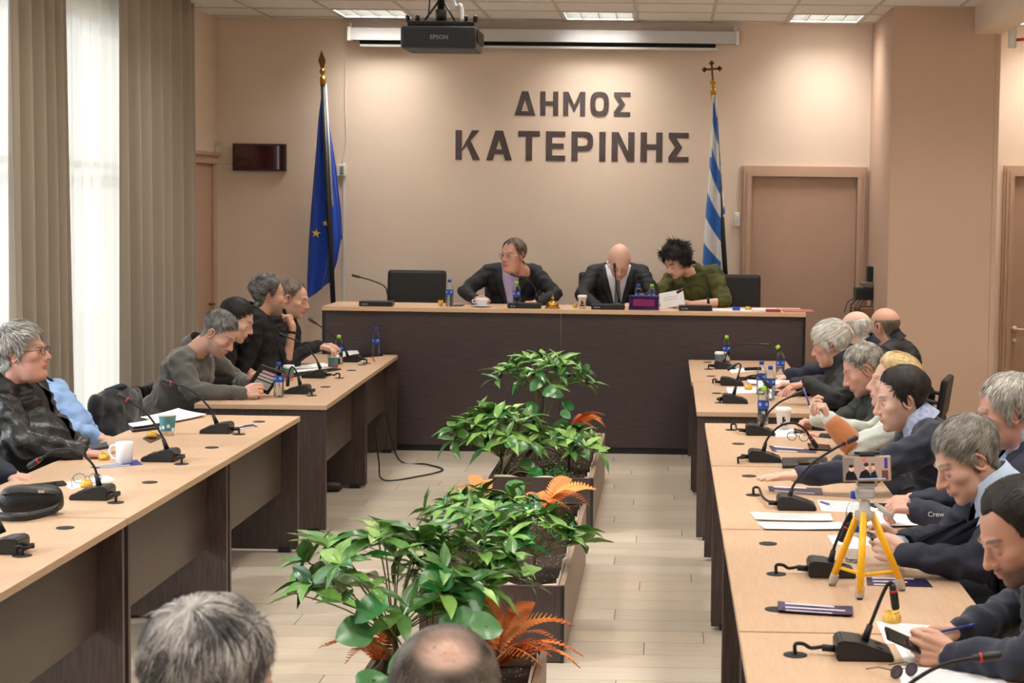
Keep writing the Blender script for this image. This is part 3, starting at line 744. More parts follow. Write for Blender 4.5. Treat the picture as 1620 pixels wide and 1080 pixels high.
papercup(265,688,T_H, 'teal festive paper cup by the open papers on left table', .105, .045, 'teal', False)
papercup(527,585,T_H, 'teal festive paper cup in front of green-capped bottle near dais')
papercup(457,602,T_H, 'teal festive paper cup behind the hooked microphone', .09, .038)
papercup(1138,577,T_H, 'teal festive paper cup at far right table corner', .085, .036)
papercup(1239,679,T_H, 'white coffee cup with black logo and lid', .105, .044, 'logo')
papercup(921,489,DT, 'white lidded paper cup on the dais before the bald man', .095, .036, 'logo', Y=DY+.10)
# white mug
p = atz(197, 733, T_H)
t = thing('mug', 'plain white ceramic mug on the left table', 'mug', (p.x, p.y, T_H))
M_CER = mat('white_ceramic', rgb(232,234,240), .2)
MB().lathe([(0, .003), (.030, 0), (.036, .006), (.039, .05), (.040, .098), (.037, .100), (.035, .094), (.033, .01), (0, .008)], (0,0,0), 28).build('mug_body', M_CER, t)
MB().tube(spline([(-.037, 0, .085), (-.062, 0, .078), (-.068, 0, .05), (-.055, 0, .025), (-.036, 0, .022)], 6), .0055, 8).build('handle', M_CER, t)
# cup and saucer on the dais
p = aty(762, 483, DY+.16)
t = thing('coffee_cup', 'white coffee cup on saucer in front of the chairman', 'cup', (p.x, DY+.16, DT))
MB().lathe([(0, .004), (.045, .002), (.085, .012), (.086, .015), (.045, .007), (0, .007)], (0,0,0), 28).build('saucer', M_CER, t)
MB().lathe([(.024, .008), (.030, .014), (.046, .040), (.052, .068), (.049, .069), (.043, .04), (.026, .016), (0, .014)], (0,0,0), 28).build('cup_body', M_CER, t)
MB().tube(spline([(-.048, 0, .058), (-.072, 0, .055), (-.072, 0, .034), (-.043, 0, .03)], 6), .004, 8).build('handle', M_CER, t)
# bell
p = aty(874, 487, DY+.09)
t = thing('desk_bell', 'polished brass hotel bell on the dais desk', 'bell', (p.x, DY+.09, DT))
MB().lathe([(.060, 0), (.063, .004), (.056, .010), (.050, .012)], (0,0,0), 28).build('base', M_BRASS, t)
MB().lathe([(.050, .014), (.051, .020), (.046, .038), (.034, .052), (.016, .060), (.010, .064)], (0,0,0), 28, cap=False).build('dome', M_BRASS, t)
MB().lathe([(.010, .062), (.007, .070), (.014, .078), (.016, .086), (.007, .092), (.004, .098), (.007, .104), (0, .108)], (0,0,0), 16).build('button', M_BRASS, t)
def choc(px, py, z, label, s=1.0, Y=None, ball=False):
    p = aty(px, py, Y) if Y else atz(px, py, z)
    t = thing('chocolate', label, 'chocolate', (p.x, p.y, z), rnd.uniform(0, 3), 'gold-wrapped chocolates')
    if ball: prof = [(0, 0), (.013*s, .004*s), (.019*s, .016*s), (.017*s, .028*s), (.008*s, .036*s), (0, .038*s)]
    else: prof = [(0, 0), (.022*s, .001), (.024*s, .012*s), (.020*s, .024*s), (.010*s, .028*s), (0, .029*s)]
    o = MB().lathe(prof, (0,0,0), 14).build('wrapped_sweet', M_GOLD, t)
    for v in o.data.vertices: v.co += Vector((mnoise.noise(v.co*120), mnoise.noise(v.co*120+Vector((5,1,2))), 0))*.003*s
    k = MB(); 
    for a_ in range(6): k.box((.012*s*math.cos(a_), .012*s*math.sin(a_), .027*s if not ball else .035*s), (.012*s, .006*s, .006*s), Matrix.Rotation(a_*1.1, 3, 'Z') @ Matrix.Rotation(.5, 3, 'X'))
    k.build('foil_twist', M_GOLD, t); return t
choc(240,692,T_H+.008, 'gold-wrapped chocolate on a dark card near festive cup', 1.1)
choc(165,727,T_H, 'gold-wrapped chocolate in front of the closed tablet', 1.1)
choc(137,770,T_H, 'gold-wrapped chocolate on paper beside teal spectacles', 1.1)
choc(697,483,DT, 'round gold-wrapped chocolate on dais before the empty chair', 1.2, DY+.2, True)
choc(910,489,DT, 'round gold-wrapped chocolate behind the dais paper cup', 1.0, DY+.2, True)
choc(1184,616,T_H+.002, 'gold-wrapped chocolate on paper by blue-capped bottles', 1.1)
choc(1411,984,T_H, 'gold-wrapped chocolate above the bearded man\'s papers', 1.15)
choc(1158,583,T_H+.002, 'gold-wrapped chocolate at the dais end of right table', .9)
choc(1183,491,DT, 'gold-wrapped chocolate at right end of the dais', 1.0, DY+.2)
choc(452,622,T_H, 'gold-wrapped chocolate beside the hooked microphone', .9)
# papers, flyers, phones ... laid flat on a desk
def flat(name, label, cat, px4, z, m, th=.0014, lines=0, ink=None, group=None, curl=0.0, z2=0.0):
    q = [atz(x, y, z) for x, y in px4]; c = sum(q, Vector())/4
    t = thing(name, label, cat, (c.x, c.y, z), 0, group)
    n = 6; top = []; 
    for j in range(n+1):
        for i in range(n+1):
            u, v = i/n, j/n
            p = (q[0]*(1-u)+q[1]*u)*(1-v)+(q[3]*(1-u)+q[2]*u)*v-Vector((c.x, c.y, z))
            p.z = z2+curl*((u-.5)**2+(v-.3)**2)*.6; top.append(p)
    N = n+1; vs = [p+Vector((0,0,th)) for p in top]+[p+Vector((0,0,.0002)) for p in top]; fs = []
    for j in range(n):
        for i in range(n):
            a_ = j*N+i; fs.append((a_, a_+1, a_+N+1, a_+N)); fs.append((N*N+a_, N*N+a_+N, N*N+a_+N+1, N*N+a_+1))
    rim = [i for i in range(N)]+[j*N+n for j in range(1, N)]+[n*N+i for i in range(n-1, -1, -1)]+[j*N for j in range(n-1, 0, -1)]
    for k in range(len(rim)): a_, b_ = rim[k], rim[(k+1) % len(rim)]; fs.append((a_, N*N+a_, N*N+b_, b_))
    bm = bmesh.new(); bv = [bm.verts.new(v) for v in vs]
    for f in fs: bm.faces.new([bv[i] for i in f])
    bmesh.ops.recalc_face_normals(bm, faces=bm.faces)
    me = bpy.data.meshes.new(name); bm.to_mesh(me); bm.free(); me.materials.append(m); link('sheet', me, t)
    if lines:
        L = MB(); rr = random.Random(int(px4[0][0]))
        for k in range(lines):
            v = .12+.76*k/max(1, lines-1) if lines > 1 else .5; u0 = .1; u1 = rr.uniform(.55, .92); dv = (.12 if ink is None else .25)/lines
            pts = []
            for (u, vv) in ((u0, v-dv), (u1, v-dv), (u1, v+dv), (u0, v+dv)):
                p = (q[0]*(1-u)+q[1]*u)*(1-vv)+(q[3]*(1-u)+q[2]*u)*vv-Vector((c.x, c.y, z))
                p.z = z2+curl*((u-.5)**2+(vv-.3)**2)*.6+th+.0005; pts.append(p)
            L.add(pts, [(0,1,2,3)])
        stuff(L.build('print', ink or M_INK, t))
    return t
M_FLY = mat('flyer_purple', rgb(62,50,92), .35, col2=rgb(40,32,64), vscale=14); M_FLYT = mat('flyer_print', rgb(205,196,215), .5)
M_SCREEN = mat('dark_glass', rgb(14,14,18), .08); M_NOTE = mat('notebook_cover', rgb(42,40,42), .5); M_BLUEC = mat('blue_card', rgb(40,52,130), .5); M_GREYC = mat('tablet_case', rgb(40,46,66), .45)
PG = 'papers on the tables'
flat('paper', 'open white pages lying by the festive cup', 'paper', [(222,662),(282,648),(326,659),(268,671)], T_H, M_PAPER, .004, 0, None, PG, .03)
flat('notebook', 'black notebook with white pages beside festive cup', 'notebook', [(203,676),(248,668),(262,678),(210,684)], T_H, M_NOTE, .012)
flat('paper', 'white notes resting on the black notebook', 'paper', [(203,672),(246,664),(256,671),(212,678)], T_H+.013, M_PAPER, .005, 0, None, PG, .02)
flat('card', 'dark card under a gold chocolate near festive cup', 'card', [(226,694),(246,686),(258,692),(238,701)], T_H, mat('dark_card', rgb(60,50,40), .4), .006)
flat('flyer', 'purple flyer at the far end of near left row', 'flyer', [(357,677),(400,671),(408,675),(366,681)], T_H, M_FLY, .0014, 2, M_FLYT)
flat('tablet', 'closed dark blue tablet case by leather-jacket man', 'tablet', [(118,713),(168,702),(172,709),(125,718)], T_H+.014, M_GREYC, .012)
flat('book', 'beige folder under the closed tablet', 'folder', [(124,718),(180,705),(188,716),(132,728)], T_H, mat('beige_folder', rgb(196,166,140), .6), .013)
flat('leaflet', 'dark blue leaflet with white print under the mug', 'leaflet', [(142,739),(216,727),(226,735),(152,741)], T_H, M_BLUEC, .0014, 3, M_LABW)
flat('paper', 'white sheet beneath the teal spectacles', 'paper', [(98,764),(170,752),(182,759),(112,774)], T_H, M_PAPER, .001, 0, None, PG)
flat('phone', 'black phone lying near the teal spectacles', 'phone', [(36,770),(100,763),(106,768),(44,776)], T_H, M_SCREEN, .009)
flat('folder', 'black ring folder with white sheets on left far table', 'folder', [(440,585),(516,577),(540,585),(462,597)], T_H, M_NOTE, .008)
flat('paper', 'white sheets on the black ring folder', 'paper', [(448,583),(512,575),(530,583),(462,592)], T_H+.009, M_PAPER, .006, 0, None, PG, .02)
flat('paper', 'white sheets near the dais behind microphone on left', 'paper', [(533,561),(565,557),(568,564),(540,569)], T_H, M_PAPER, .02, 0, None, PG, .02)
flat('paper', 'small white slip near red pen', 'paper', [(562,569),(576,566),(580,570),(566,574)], T_H, M_PAPER, .001, 0, None, PG)
flat('phone', 'black phone under the far left blue-capped bottle', 'phone', [(570,562),(604,559),(606,564),(572,567)], T_H-.004, M_SCREEN, .0085)
flat('flyer', 'purple flyer strip beyond the spectacles on right', 'flyer', [(1216,705),(1290,711),(1292,717),(1222,714)], T_H, M_FLY, .0014, 2, M_FLYT)
flat('flyer', 'purple flyer strip by the outstretched hand', 'flyer', [(1215,769),(1300,772),(1302,783),(1217,777)], T_H, M_FLY, .0014, 2, M_FLYT)
flat('flyer', 'purple flyer strip lying alone before the tripod', 'flyer', [(1230,953),(1349,961),(1350,977),(1231,970)], T_H, M_FLY, .0016, 3, M_FLYT, None, .02)
flat('flyer', 'dark blue flyer under the tripod legs', 'flyer', [(1370,913),(1464,915),(1476,929),(1372,926)], T_H, mat('flyer_navy', rgb(38,34,72), .35), .0014, 3, M_FLYT)
flat('notebook', 'dark grey notebook next to outstretched sleeve', 'notebook', [(1237,728),(1308,727),(1310,739),(1238,741)], T_H, M_NOTE, .014)
flat('phone', 'black phone resting on the dark grey notebook', 'phone', [(1262,729),(1302,730),(1304,735),(1263,735)], T_H+.015, M_SCREEN, .009)
flat('phone', 'black phone under the arching microphone tip', 'phone', [(1277,703),(1312,706),(1316,714),(1280,712)], T_H, M_SCREEN, .009)
flat('paper', 'white sheet beneath the spectacles on right', 'paper', [(1222,679),(1262,678),(1268,690),(1228,691)], T_H, M_PAPER, .001, 0, None, PG)
flat('paper', 'printed sheet, farther of the two curled pages on right', 'paper', [(1187,811),(1314,814),(1318,826),(1196,824)], T_H, M_PAPER, .001, 9, None, PG, .016)
flat('paper', 'blank sheet, nearer of the two curled pages on right', 'paper', [(1197,827),(1330,827),(1338,839),(1211,839)], T_H, M_PAPER, .001, 0, None, PG, .016)
flat('paper', 'printed sheet behind the tripod head', 'paper', [(1293,791),(1382,795),(1396,812),(1300,808)], T_H, M_PAPER, .001, 7, None, PG)
flat('paper', 'large white sheet right of the tripod head', 'paper', [(1352,812),(1432,806),(1460,834),(1330,834)], T_H+.002, M_PAPER, .001, 0, None, PG, .02)
flat('paper', 'white sheet between the tripod legs', 'paper', [(1309,847),(1388,846),(1390,863),(1318,861)], T_H, M_PAPER, .001, 0, None, PG)
flat('paper', 'printed sheet behind the bearded man\'s phone', 'paper', [(1386,983),(1490,991),(1500,1018),(1402,1018)], T_H, M_PAPER, .001, 11, None, PG)
flat('paper', 'printed sheet under the bearded man\'s hands', 'paper', [(1414,1016),(1520,1020),(1540,1056),(1432,1050)], T_H+.002, M_PAPER, .001, 11, None, PG)
flat('paper', 'printed sheet beneath nearest microphone at bottom right', 'paper', [(1418,1054),(1580,1064),(1600,1090),(1430,1092)], T_H, M_PAPER, .001, 9, None, PG)
flat('paper', 'white sheet at the dais end of right table', 'paper', [(1152,584),(1204,580),(1210,585),(1158,590)], T_H, M_PAPER, .001, 0, None, PG)
flat('phone', 'black phone on paper at the dais end of right table', 'phone', [(1177,583),(1204,582),(1205,585),(1178,586)], T_H+.003, M_SCREEN, .009)
flat('phone', 'black phone beside the hooked microphone on right', 'phone', [(1168,598),(1200,597),(1202,601),(1170,602)], T_H, M_SCREEN, .009)
flat('paper', 'white sheet behind the blue-capped bottle pair', 'paper', [(1182,602),(1253,603),(1256,609),(1186,609)], T_H, M_PAPER, .004, 0, None, PG, .02)
flat('paper', 'white sheet carrying a chocolate before bottle pair', 'paper', [(1149,613),(1222,612),(1226,621),(1152,622)], T_H, M_PAPER, .001, 0, None, PG)
flat('phone', 'black phone with spectacles next to black sleeve', 'phone', [(1224,620),(1262,622),(1264,627),(1226,626)], T_H, M_SCREEN, .009)
# on the dais (given as metres on the desktop)
def dflat(name, label, cat, px0, px1, y0, y1, m, th, lines=0, group=None, ink=None):
    a_ = aty(px0, 486, DY+y0).x; b_ = aty(px1, 486, DY+y0).x; c = ((a_+b_)/2, DY+(y0+y1)/2, DT)
    t = thing(name, label, cat, c, 0, group); MB().bevbox((0, 0, th/2+.0003), (b_-a_, y1-y0, th), min(.003, th*.4)).build('sheet', m, t); return t
dflat('phone', 'black phone lying on the dais beside blue-capped bottle', 'phone', 716, 732, .2, .35, M_SCREEN, .009)
dflat('paper', 'white sheets at the right end of the dais', 'paper', 1128, 1190, .06, .32, M_PAPER, .004, 0, PG)
dflat('paper', 'stack of white documents near the pink folder on dais', 'paper', 1192, 1232, .12, .34, M_PAPER, .010, 0, PG)
dflat('folder', 'dark pink folder at the right end of the dais', 'folder', 1212, 1235, .03, .11, mat('pink_folder', rgb(160,50,80), .5), .02)
dflat('folder', 'pale red folder overhanging right end of the dais', 'folder', 1240, 1288, .05, .30, mat('pale_red_folder', rgb(190,110,110), .6), .008)
dflat('tissue_packet', 'small blue packet on the dais near woman in green', 'packet', 1159, 1171, .1, .15, mat('blue_packet', rgb(50,70,190), .4), .03)
# purple gift box on the dais
a_ = aty(995, 488, DY+.06); b_ = aty(1042, 488, DY+.06)
t = thing('gift_box', 'shiny purple metallic box on the dais before bald man', 'box', ((a_.x+b_.x)/2, DY+.10, DT))
W_ = b_.x-a_.x; MP = mat('purple_foil', rgb(86,52,120), .22, metal=.6, col2=rgb(50,34,80), vscale=20)
MB().bevbox((0, 0, .055), (W_, .10, .108), .008).build('box_body', MP, t); MB().bevbox((0, -.051, .058), (W_*.72, .004, .055), .002).build('window', mat('magenta_panel', rgb(140,50,110), .25, metal=.3), t)
f_ = MB(); f_.bbox((-W_/2-.003, -.055, .100), (W_/2+.003, .055, .112)); f_.bbox((-W_/2-.003, -.055, 0), (W_/2+.003, .055, .012)); f_.build('edge_trim', mat('purple_trim', rgb(70,60,120), .3, metal=.5), t)
# pens, spectacles
def pen(pa, pb, z, label, c1, c2, lift=0.004, zb=None):
    A = atz(pa[0], pa[1], z); B = atz(pb[0], pb[1], zb or z); t = thing('pen', label, 'pen', (A.x, A.y, A.z+lift), 0, 'pens')
    d = B-A; MB().tube([(0,0,0), d*.12, d*.85], [.0012, .0042, .0042], 8).build('barrel', c1, t); MB().tube([d*.85, d], [.0042, .0036], 8).build('cap', c2, t); return t
pen((593,573),(588,562),T_H,'red pen at the far left table end', M_RED, M_BLACK)
pen((155,739),(196,733),T_H,'white pen with blue end on the dark blue leaflet', M_WHITE, M_CAPB, .006)
pen((1313,800),(1296,795),T_H,'violet pen lying at the tripod paper', mat('violet_pen', rgb(100,90,170), .4), M_WHITE, .006)
def glasses_flat(label, c, z, size, rz, m, lens):
    p = atz(c[0], c[1], z); t = thing('spectacles', label, 'spectacles', (p.x, p.y, z), rz, 'spectacles on the tables')
    f = MB(); s = size
    for sx in (-1, 1):
        ring_ = [(sx*.032*s+.025*s*math.cos(a_*PI/8), 0, .024*s+.021*s*math.sin(a_*PI/8)) for a_ in range(17)]
        f.tube(ring_, .0018, 6, 0, False)
    f.tube(spline([(-.008*s, 0, .03*s), (0, 0, .033*s), (.008*s, 0, .03*s)], 4), .0016, 6); f.build('frame', m, t)
    for sx in (-1, 1):
        MB().tube([(sx*.056*s, 0, .034*s), (sx*.058*s, .06*s, .03*s), (sx*.05*s, .13*s, .004)], .0016, 6).build('temple', m, t)
        MB().lathe([(0, 0), (.024*s, 0)], (sx*.032*s, 0, .024*s), 16, 0, Matrix.Rotation(PI/2, 3, 'X') @ Matrix.Diagonal((1, .86, 1)), cap=False).build('lens', lens, t)
    return t
glasses_flat('teal-rimmed spectacles standing on a white sheet', (138,765), T_H+.001, 1.0, PI+.25, mat('teal_frame', rgb(50,110,125), .35), M_PET)
glasses_flat('thin black spectacles standing on paper by the coffee cup', (1262,698), T_H+.001, 1.05, -.5, M_BLACKG, M_PET)
glasses_flat('tinted sunglasses lying at the bottom right edge', (1430,1072), T_H+.002, .8, .6, M_BLACKG, mat('tinted_lens', rgb(70,50,70), .08))
glasses_flat('thin spectacles on the phone beside black sleeve', (1240,622), T_H+.010, .95, 1.2, M_BLACKG, M_PET)
# small sling bag
p = atz(55, 815, T_H)
t = thing('sling_bag', 'small black zipped sling bag with loose strap on left table', 'bag', (p.x-.02, p.y+.02, T_H), math.radians(8))
M_BAG = mat('bag_leather', rgb(26,26,28), .38, bump=.25, bscale=120)
bm = bmesh.new(); bmesh.ops.create_uvsphere(bm, u_segments=32, v_segments=18, radius=1)
for v in bm.verts:
    x, y, z = v.co; e = .55
    sg = lambda a_: math.copysign(abs(a_)**e, a_)
    v.co = Vector((sg(x)*.118*(1-.06*max(0, z)), sg(y)*.05*(1-.3*max(0, z)), (sg(z)*.5+.5)*.115))
    v.co += v.normal*mnoise.noise(v.co*18)*.004
me = bpy.data.meshes.new('bag_body'); bm.to_mesh(me); bm.free(); me.materials.append(M_BAG)
for pl in me.polygons: pl.use_smooth = True
link('bag_body', me, t)
MB().tube(spline([(-.10, -.042, .085), (-.05, -.052, .092), (.05, -.052, .092), (.10, -.042, .085)], 6), .0035, 6).build('zip', M_BLACKG, t)
MB().bevbox((.05, -.054, .098), (.024, .006, .014), .003).build('buckle', M_CHROME, t)
def ribbon(pts, w, nrm_fn=None, th=.002):
    sp = spline(pts, 8); vs = []; fs = []
    for i, q in enumerate(sp):
        d = (sp[min(i+1, len(sp)-1)]-sp[max(i-1, 0)]).normalized(); sd = Vector((0, 0, 1)) if nrm_fn is None else nrm_fn(i/len(sp))
        vs += [q-sd*w/2, q+sd*w/2]
    for i in range(len(sp)-1): fs.append((2*i, 2*i+1, 2*i+3, 2*i+2))
    return MB().add(vs, fs, 0, True)
rb = ribbon([(-.11, .0, .05), (-.15, -.06, .03), (-.10, -.14, .022), (-.01, -.17, .021), (.05, -.12, .021), (.10, -.05, .03), (.115, 0, .055)], .034, lambda u: Vector((0, .35, 1)).normalized())
o = rb.build('strap', M_BAG, t); md = o.modifiers.new('thickness', 'SOLIDIFY'); md.thickness = .003
# ------------------------------------------------------------------ tripod and phone
M_YEL = mat('yellow_tube', rgb(250,190,30), .35); M_CLEAR = mat('frosted_clear', rgb(225,228,230), .25, trans=.55, ior=1.3)
f1, f2, f3 = atz(1316, 926, T_H), atz(1360, 948, T_H), atz(1427, 934, T_H)
p = (f1+f2+f3)/3; top = aty(1368, 810, p.y+.02)
t = thing('mini_tripod', 'yellow mini tripod with clear joints standing on right table', 'tripod', (p.x, p.y, T_H))
O = Vector((p.x, p.y, T_H)); hub = top-O
for k, ft in enumerate((f1, f2, f3)):
    v = ft-O; s_ = hub+(Vector((v.x, v.y, 0)).normalized()*.022)
    lg = MB().tube([s_, v+Vector((0, 0, .018))], .0115, 12).build('leg', M_YEL, t)
    d = (v-s_).normalized(); Rq = Vector((0, 0, 1)).rotation_difference(-d).to_matrix()
    MB().lathe([(.010, -.002), (.014, .004), (.0145, .034), (.012, .036)], v+Vector((0, 0, .006)), 12, 0, Rq).build('foot', M_CLEAR, lg)
    MB().lathe([(.009, 0), (.010, .006)], v, 10).build('rubber_tip', M_RUBBER, lg)
    m_ = v*.75+s_*.25; cen = Vector((hub.x*.25, hub.y*.25, m_.z-.01))
    MB().tube([m_, cen], .006, 8).build('brace', M_YEL, t)
MB().lathe([(.012, -.03), (.030, -.022), (.032, .0), (.018, .006), (.016, .035), (.012, .04)], hub, 18).build('shoulder', M_CLEAR, t)
MB().bevbox(hub+Vector((0, 0, .062)), (.06, .045, .036), .008).build('pan_head', M_CLEAR, t)
MB().bevbox(hub+Vector((.004, 0, .098)), (.066, .045, .03), .008).build('tilt_plate', M_CLEAR, t)
a_ = aty(1383, 795, p.y-.02)-O; b_ = aty(1412, 818, p.y-.06)-O
MB().tube([a_, a_*.6+b_*.4, b_], [.004, .009, .009], 10).build('pan_handle', M_CLEAR, t)
YT = p.y-.01
c0 = aty(1333, 761, YT); c1 = aty(1410, 721, YT); pc = (c0+c1)/2; W_ = c1.x-c0.x; Hh = 40*YT/F_PX
ph = thing('smartphone', 'smartphone filming the meeting, clamped on the yellow tripod', 'phone', pc, math.radians(-2))
ph.rotation_euler = (math.radians(-6), math.radians(-2.5), math.radians(-2))
MB().bevbox((0, 0, 0), (W_, .009, Hh), .0042).build('case', mat('gold_case', rgb(190,170,140), .3, metal=.5), ph)
sc_ = MB().bbox((-W_/2+.004, -.0052, -Hh/2+.004), (W_/2-.004, -.0046, Hh/2-.004)).build('screen', mat('screen_room', rgb(150,128,118), .2, emit=(rgb(150,128,118), .5)), ph)
def scr(poly, c, lay):
    mm = mat('screen_%d_%d_%d' % c, rgb(*c), .3, emit=(rgb(*c), .5))
    pp = [((u-.5)*(W_-.008), (v-.5)*(Hh-.008)) for u, v in poly]
    ar = sum(pp[i][0]*pp[(i+1) % len(pp)][1]-pp[(i+1) % len(pp)][0]*pp[i][1] for i in range(len(pp)))
    if ar > 0: pp = pp[::-1]
    MB().prism(pp, .0001, Matrix(((1,0,0,0), (0,0,1,-.0054-.0002*lay), (0,1,0,0), (0,0,0,1)))).build('screen_image', mm, sc_)
def circ(cx, cy, rx, ry, n=12): return [(cx+rx*math.cos(2*PI*k/n), cy+ry*math.sin(2*PI*k/n)) for k in range(n)]
scr([(0, .0), (.22, 0), (.22, 1), (0, 1)], (120, 108, 100), 0); scr([(.02, 0), (.04, .3), (.14, .5), (.24, .3), (.3, 0)], (24, 24, 28), 1); scr(circ(.16, .52, .06, .14), (206, 160, 140), 2); scr(circ(.155, .62, .055, .07), (30, 28, 28), 3)
scr([(.30, 0), (.36, .35), (.48, .48), (.56, .3), (.58, 0)], (24, 24, 28), 1); scr(circ(.5, .58, .045, .13), (205, 155, 130), 2); scr(circ(.485, .68, .055, .09), (40, 38, 38), 3)
scr([(.56, 0), (.58, .3), (.68, .42), (.74, 0)], (30, 30, 34), 1); scr(circ(.635, .56, .04, .12), (205, 155, 130), 2); scr(circ(.63, .68, .045, .06), (70, 64, 60), 3)
scr([(.82, .0), (.96, 0), (.96, .42), (.82, .42)], (90, 56, 48), 1); scr([(.88, .5), (.95, .5), (.95, .96), (.88, .96)], (60, 50, 120), 2); scr([(.40, .84), (.48, .84), (.48, .92), (.40, .92)], (220, 50, 60), 2); scr([(.3, .02), (.9, .02), (.9, .08), (.3, .08)], (150, 160, 190), 4)
cl_ = MB(); cl_.bevbox((0, .012, Hh/2+.004), (.05, .03, .008), .002); cl_.bevbox((0, .012, -Hh/2-.004), (.05, .03, .008), .002); cl_.bevbox((0, .018, 0), (.03, .014, Hh), .003); cl_.tube([(-.04, .012, Hh/2+.008), (.04, .012, Hh/2+.008)], .004, 8); cl_.build('clamp', M_RUBBER, t)
for o in [x for x in t.children if x.name.startswith('clamp')]: o.location = pc-O
# cables and a bit of equipment by the back door
w = aty(1365, 470, 14.6)
t = thing('equipment_box', 'stacked electronics on wooden shelf beside the pillar', 'electronics', (w.x, 14.6, POD))
zc = w.z-POD
MB().bevbox((.0, 0, (zc+.02)/2-.05), (.16, .3, zc-.08), .006).build('cabinet', mat('brown_wood', rgb(150,110,80), .5), t)
MB().bevbox((.0, 0, zc+.03), (.14, .2, .10), .006).build('amplifier', M_BLACK, t); MB().bevbox((.03, .0, zc+.11), (.10, .2, .035), .006).build('router', mat('grey_plastic', rgb(110,105,100), .5), t); MB().bevbox((.055, 0, zc+.20), (.05, .1, .13), .006).build('speaker', M_BLACK, t)
for k in range(4): MB().tube(spline([(-.06+.02*k, -.12, zc), (-.14+.03*k, -.16, zc-.03-.02*k), (-.17+.05*k, -.16, zc-.12)], 6), .004, 6).build('cable', M_RUBBER, t)
tag(MB().tube(spline([(-2.07, 12.1, .35), (-2.03, 12.0, .12), (-1.97, 11.85, .012), (-1.75, 12.05, .010), (-1.62, 12.35, .010), (-1.78, 12.6, .010), (-2.0, 12.7, .03), (-2.09, 12.65, .4)], 8), .006, 6).build('floor_cable', M_RUBBER), 'black cable looping on the floor under the left far table', 'cable')
# ------------------------------------------------------------------ flags
def flag_pole(label, ptop, pbot, Y, finial):
    A = aty(*ptop, Y); B = aty(*pbot, Y); d = (A-B).normalized(); k = (B.z-POD-.02)/d.z; base = B-d*k
    t = thing('flag_pole', label, 'flag pole', (base.x, base.y, POD)); O = Vector((base.x, base.y, POD))
    MB().tube([(0, 0, .02), A-O], .022, 14).build('pole', M_BLACK, t)
    MB().lathe([(.16, 0), (.165, .012), (.15, .022), (.04, .035), (.022, .10)], (0, 0, 0), 24).build('base', M_BRASSD, t)
    y_ = (Vector((0, 1, 0))-d*d.y).normalized(); q = Matrix((y_.cross(d), y_, d)).transposed(); top = A-O
    MB().lathe([(.026, -.02), (.026, .05), (.012, .055), (.012, .07), (.024, .085), (.026, .10), (.018, .118), (.010, .125)], top, 16, 0, q).build('ferrule', M_BRASS, t)
    e = top+d*.122
    if finial == 'spear':
        b = MB(); pts = [(-.012, 0), (-.032, .065), (0, .155), (.032, .065), (.012, 0)]
        b.prism(pts[::-1], .012, Matrix.Translation(e) @ (q @ Matrix(((1,0,0), (0,0,1), (0,1,0)))).to_4x4() @ Matrix.Translation((0, 0, -.006))); b.build('finial', M_BRASSD, t)
    else:
        b = MB(); b.bevbox(e+d*.055, (.018, .012, .15), .004, q); b.bevbox(e+d*.085, (.13, .012, .018), .004, q)
        for (x_, z_) in ((-.065, .085), (.065, .085), (0, .135)):
            for dx, dz in ((0, .012), (-.011, 0), (.011, 0), (0, -.012)): b.lathe([(.0, -.006), (.011, -.006), (.011, .006), (0, .006)], e+q @ Vector((x_+dx, 0, z_+dz)), 10, 0, q @ Matrix.Rotation(PI/2, 3, 'X'))
        b.build('finial', M_BRASSD, t)
    return t, O
def cloth(name, label, O_, Y, rows, m_fn, mats, seed, amp=.02, n=36, zoff=0.0):
    """rows: (y_px, x_left_px, x_right_px) down the cloth; folds run down it"""
    rr = random.Random(seed); R_ = 60 if n < 50 else 170; ys = [r_[0] for r_ in rows]; vs = []; fs = []; mi = []
    for j in range(R_+1):
        v = j/R_
        for i in range(n+1):
            u = i/n; xl = np.interp(v, np.linspace(0, 1, len(rows)), [r_[1] for r_ in rows]); xr = np.interp(v, np.linspace(0, 1, len(rows)), [r_[2] for r_ in rows])
            yt = np.interp(v, np.linspace(0, 1, len(rows)), [r_[0]+(r_[3] if len(r_) > 3 else 0)*u for r_ in rows])
            p = aty(xl+(xr-xl)*u, yt, Y); p.y += zoff+amp*(.35+.65*v)*math.sin(u*9+seed+v*1.2)+.4*amp*math.sin(u*21+v*2)
            vs.append(p)
    for j in range(R_):
        for i in range(n): a_ = j*(n+1)+i; fs.append((a_, a_+n+1, a_+n+2, a_+1)); mi.append(m_fn((i+.5)/n, (j+.5)/R_))
    me = bpy.data.meshes.new(name); me.from_pydata([tuple(v-O_) for v in vs], [], fs)
    for mm in mats: me.materials.append(mm)
    me.polygons.foreach_set('material_index', mi); me.polygons.foreach_set('use_smooth', [True]*len(fs))
    o = bpy.data.objects.new(name, me); COL.objects.link(o); o.location = O_
    md = o.modifiers.new('thickness', 'SOLIDIFY'); md.thickness = .004
    return o
M_BLUE = mat('flag_blue', rgb(22,72,190), .75, sheen=.3, bump=.1, bscale=250); M_GBLUE = mat('flag_sky_blue', rgb(40,104,190), .75, sheen=.3); M_FWHITE = mat('flag_white', rgb(225,225,228), .75); M_STAR = mat('star_yellow', rgb(235,200,50), .6)
YF = 14.62
t, O = flag_pole('black flag pole with brass spear tip, behind the left dais end', (511,131), (527,478), YF, 'spear')
fo = thing('european_flag', 'deep blue flag with yellow stars draped on the left pole', 'flag', O)
o = cloth('cloth', '', O, YF+.055, [(150,509,512,0), (190,504,515,2), (260,498,526,2), (330,492,535,0), (390,488,540,-15), (440,486,533,-25), (474,486,522,-28)], lambda u, v: 0, [M_BLUE], 3, .028); o.parent = fo; o.location = (0, 0, 0)
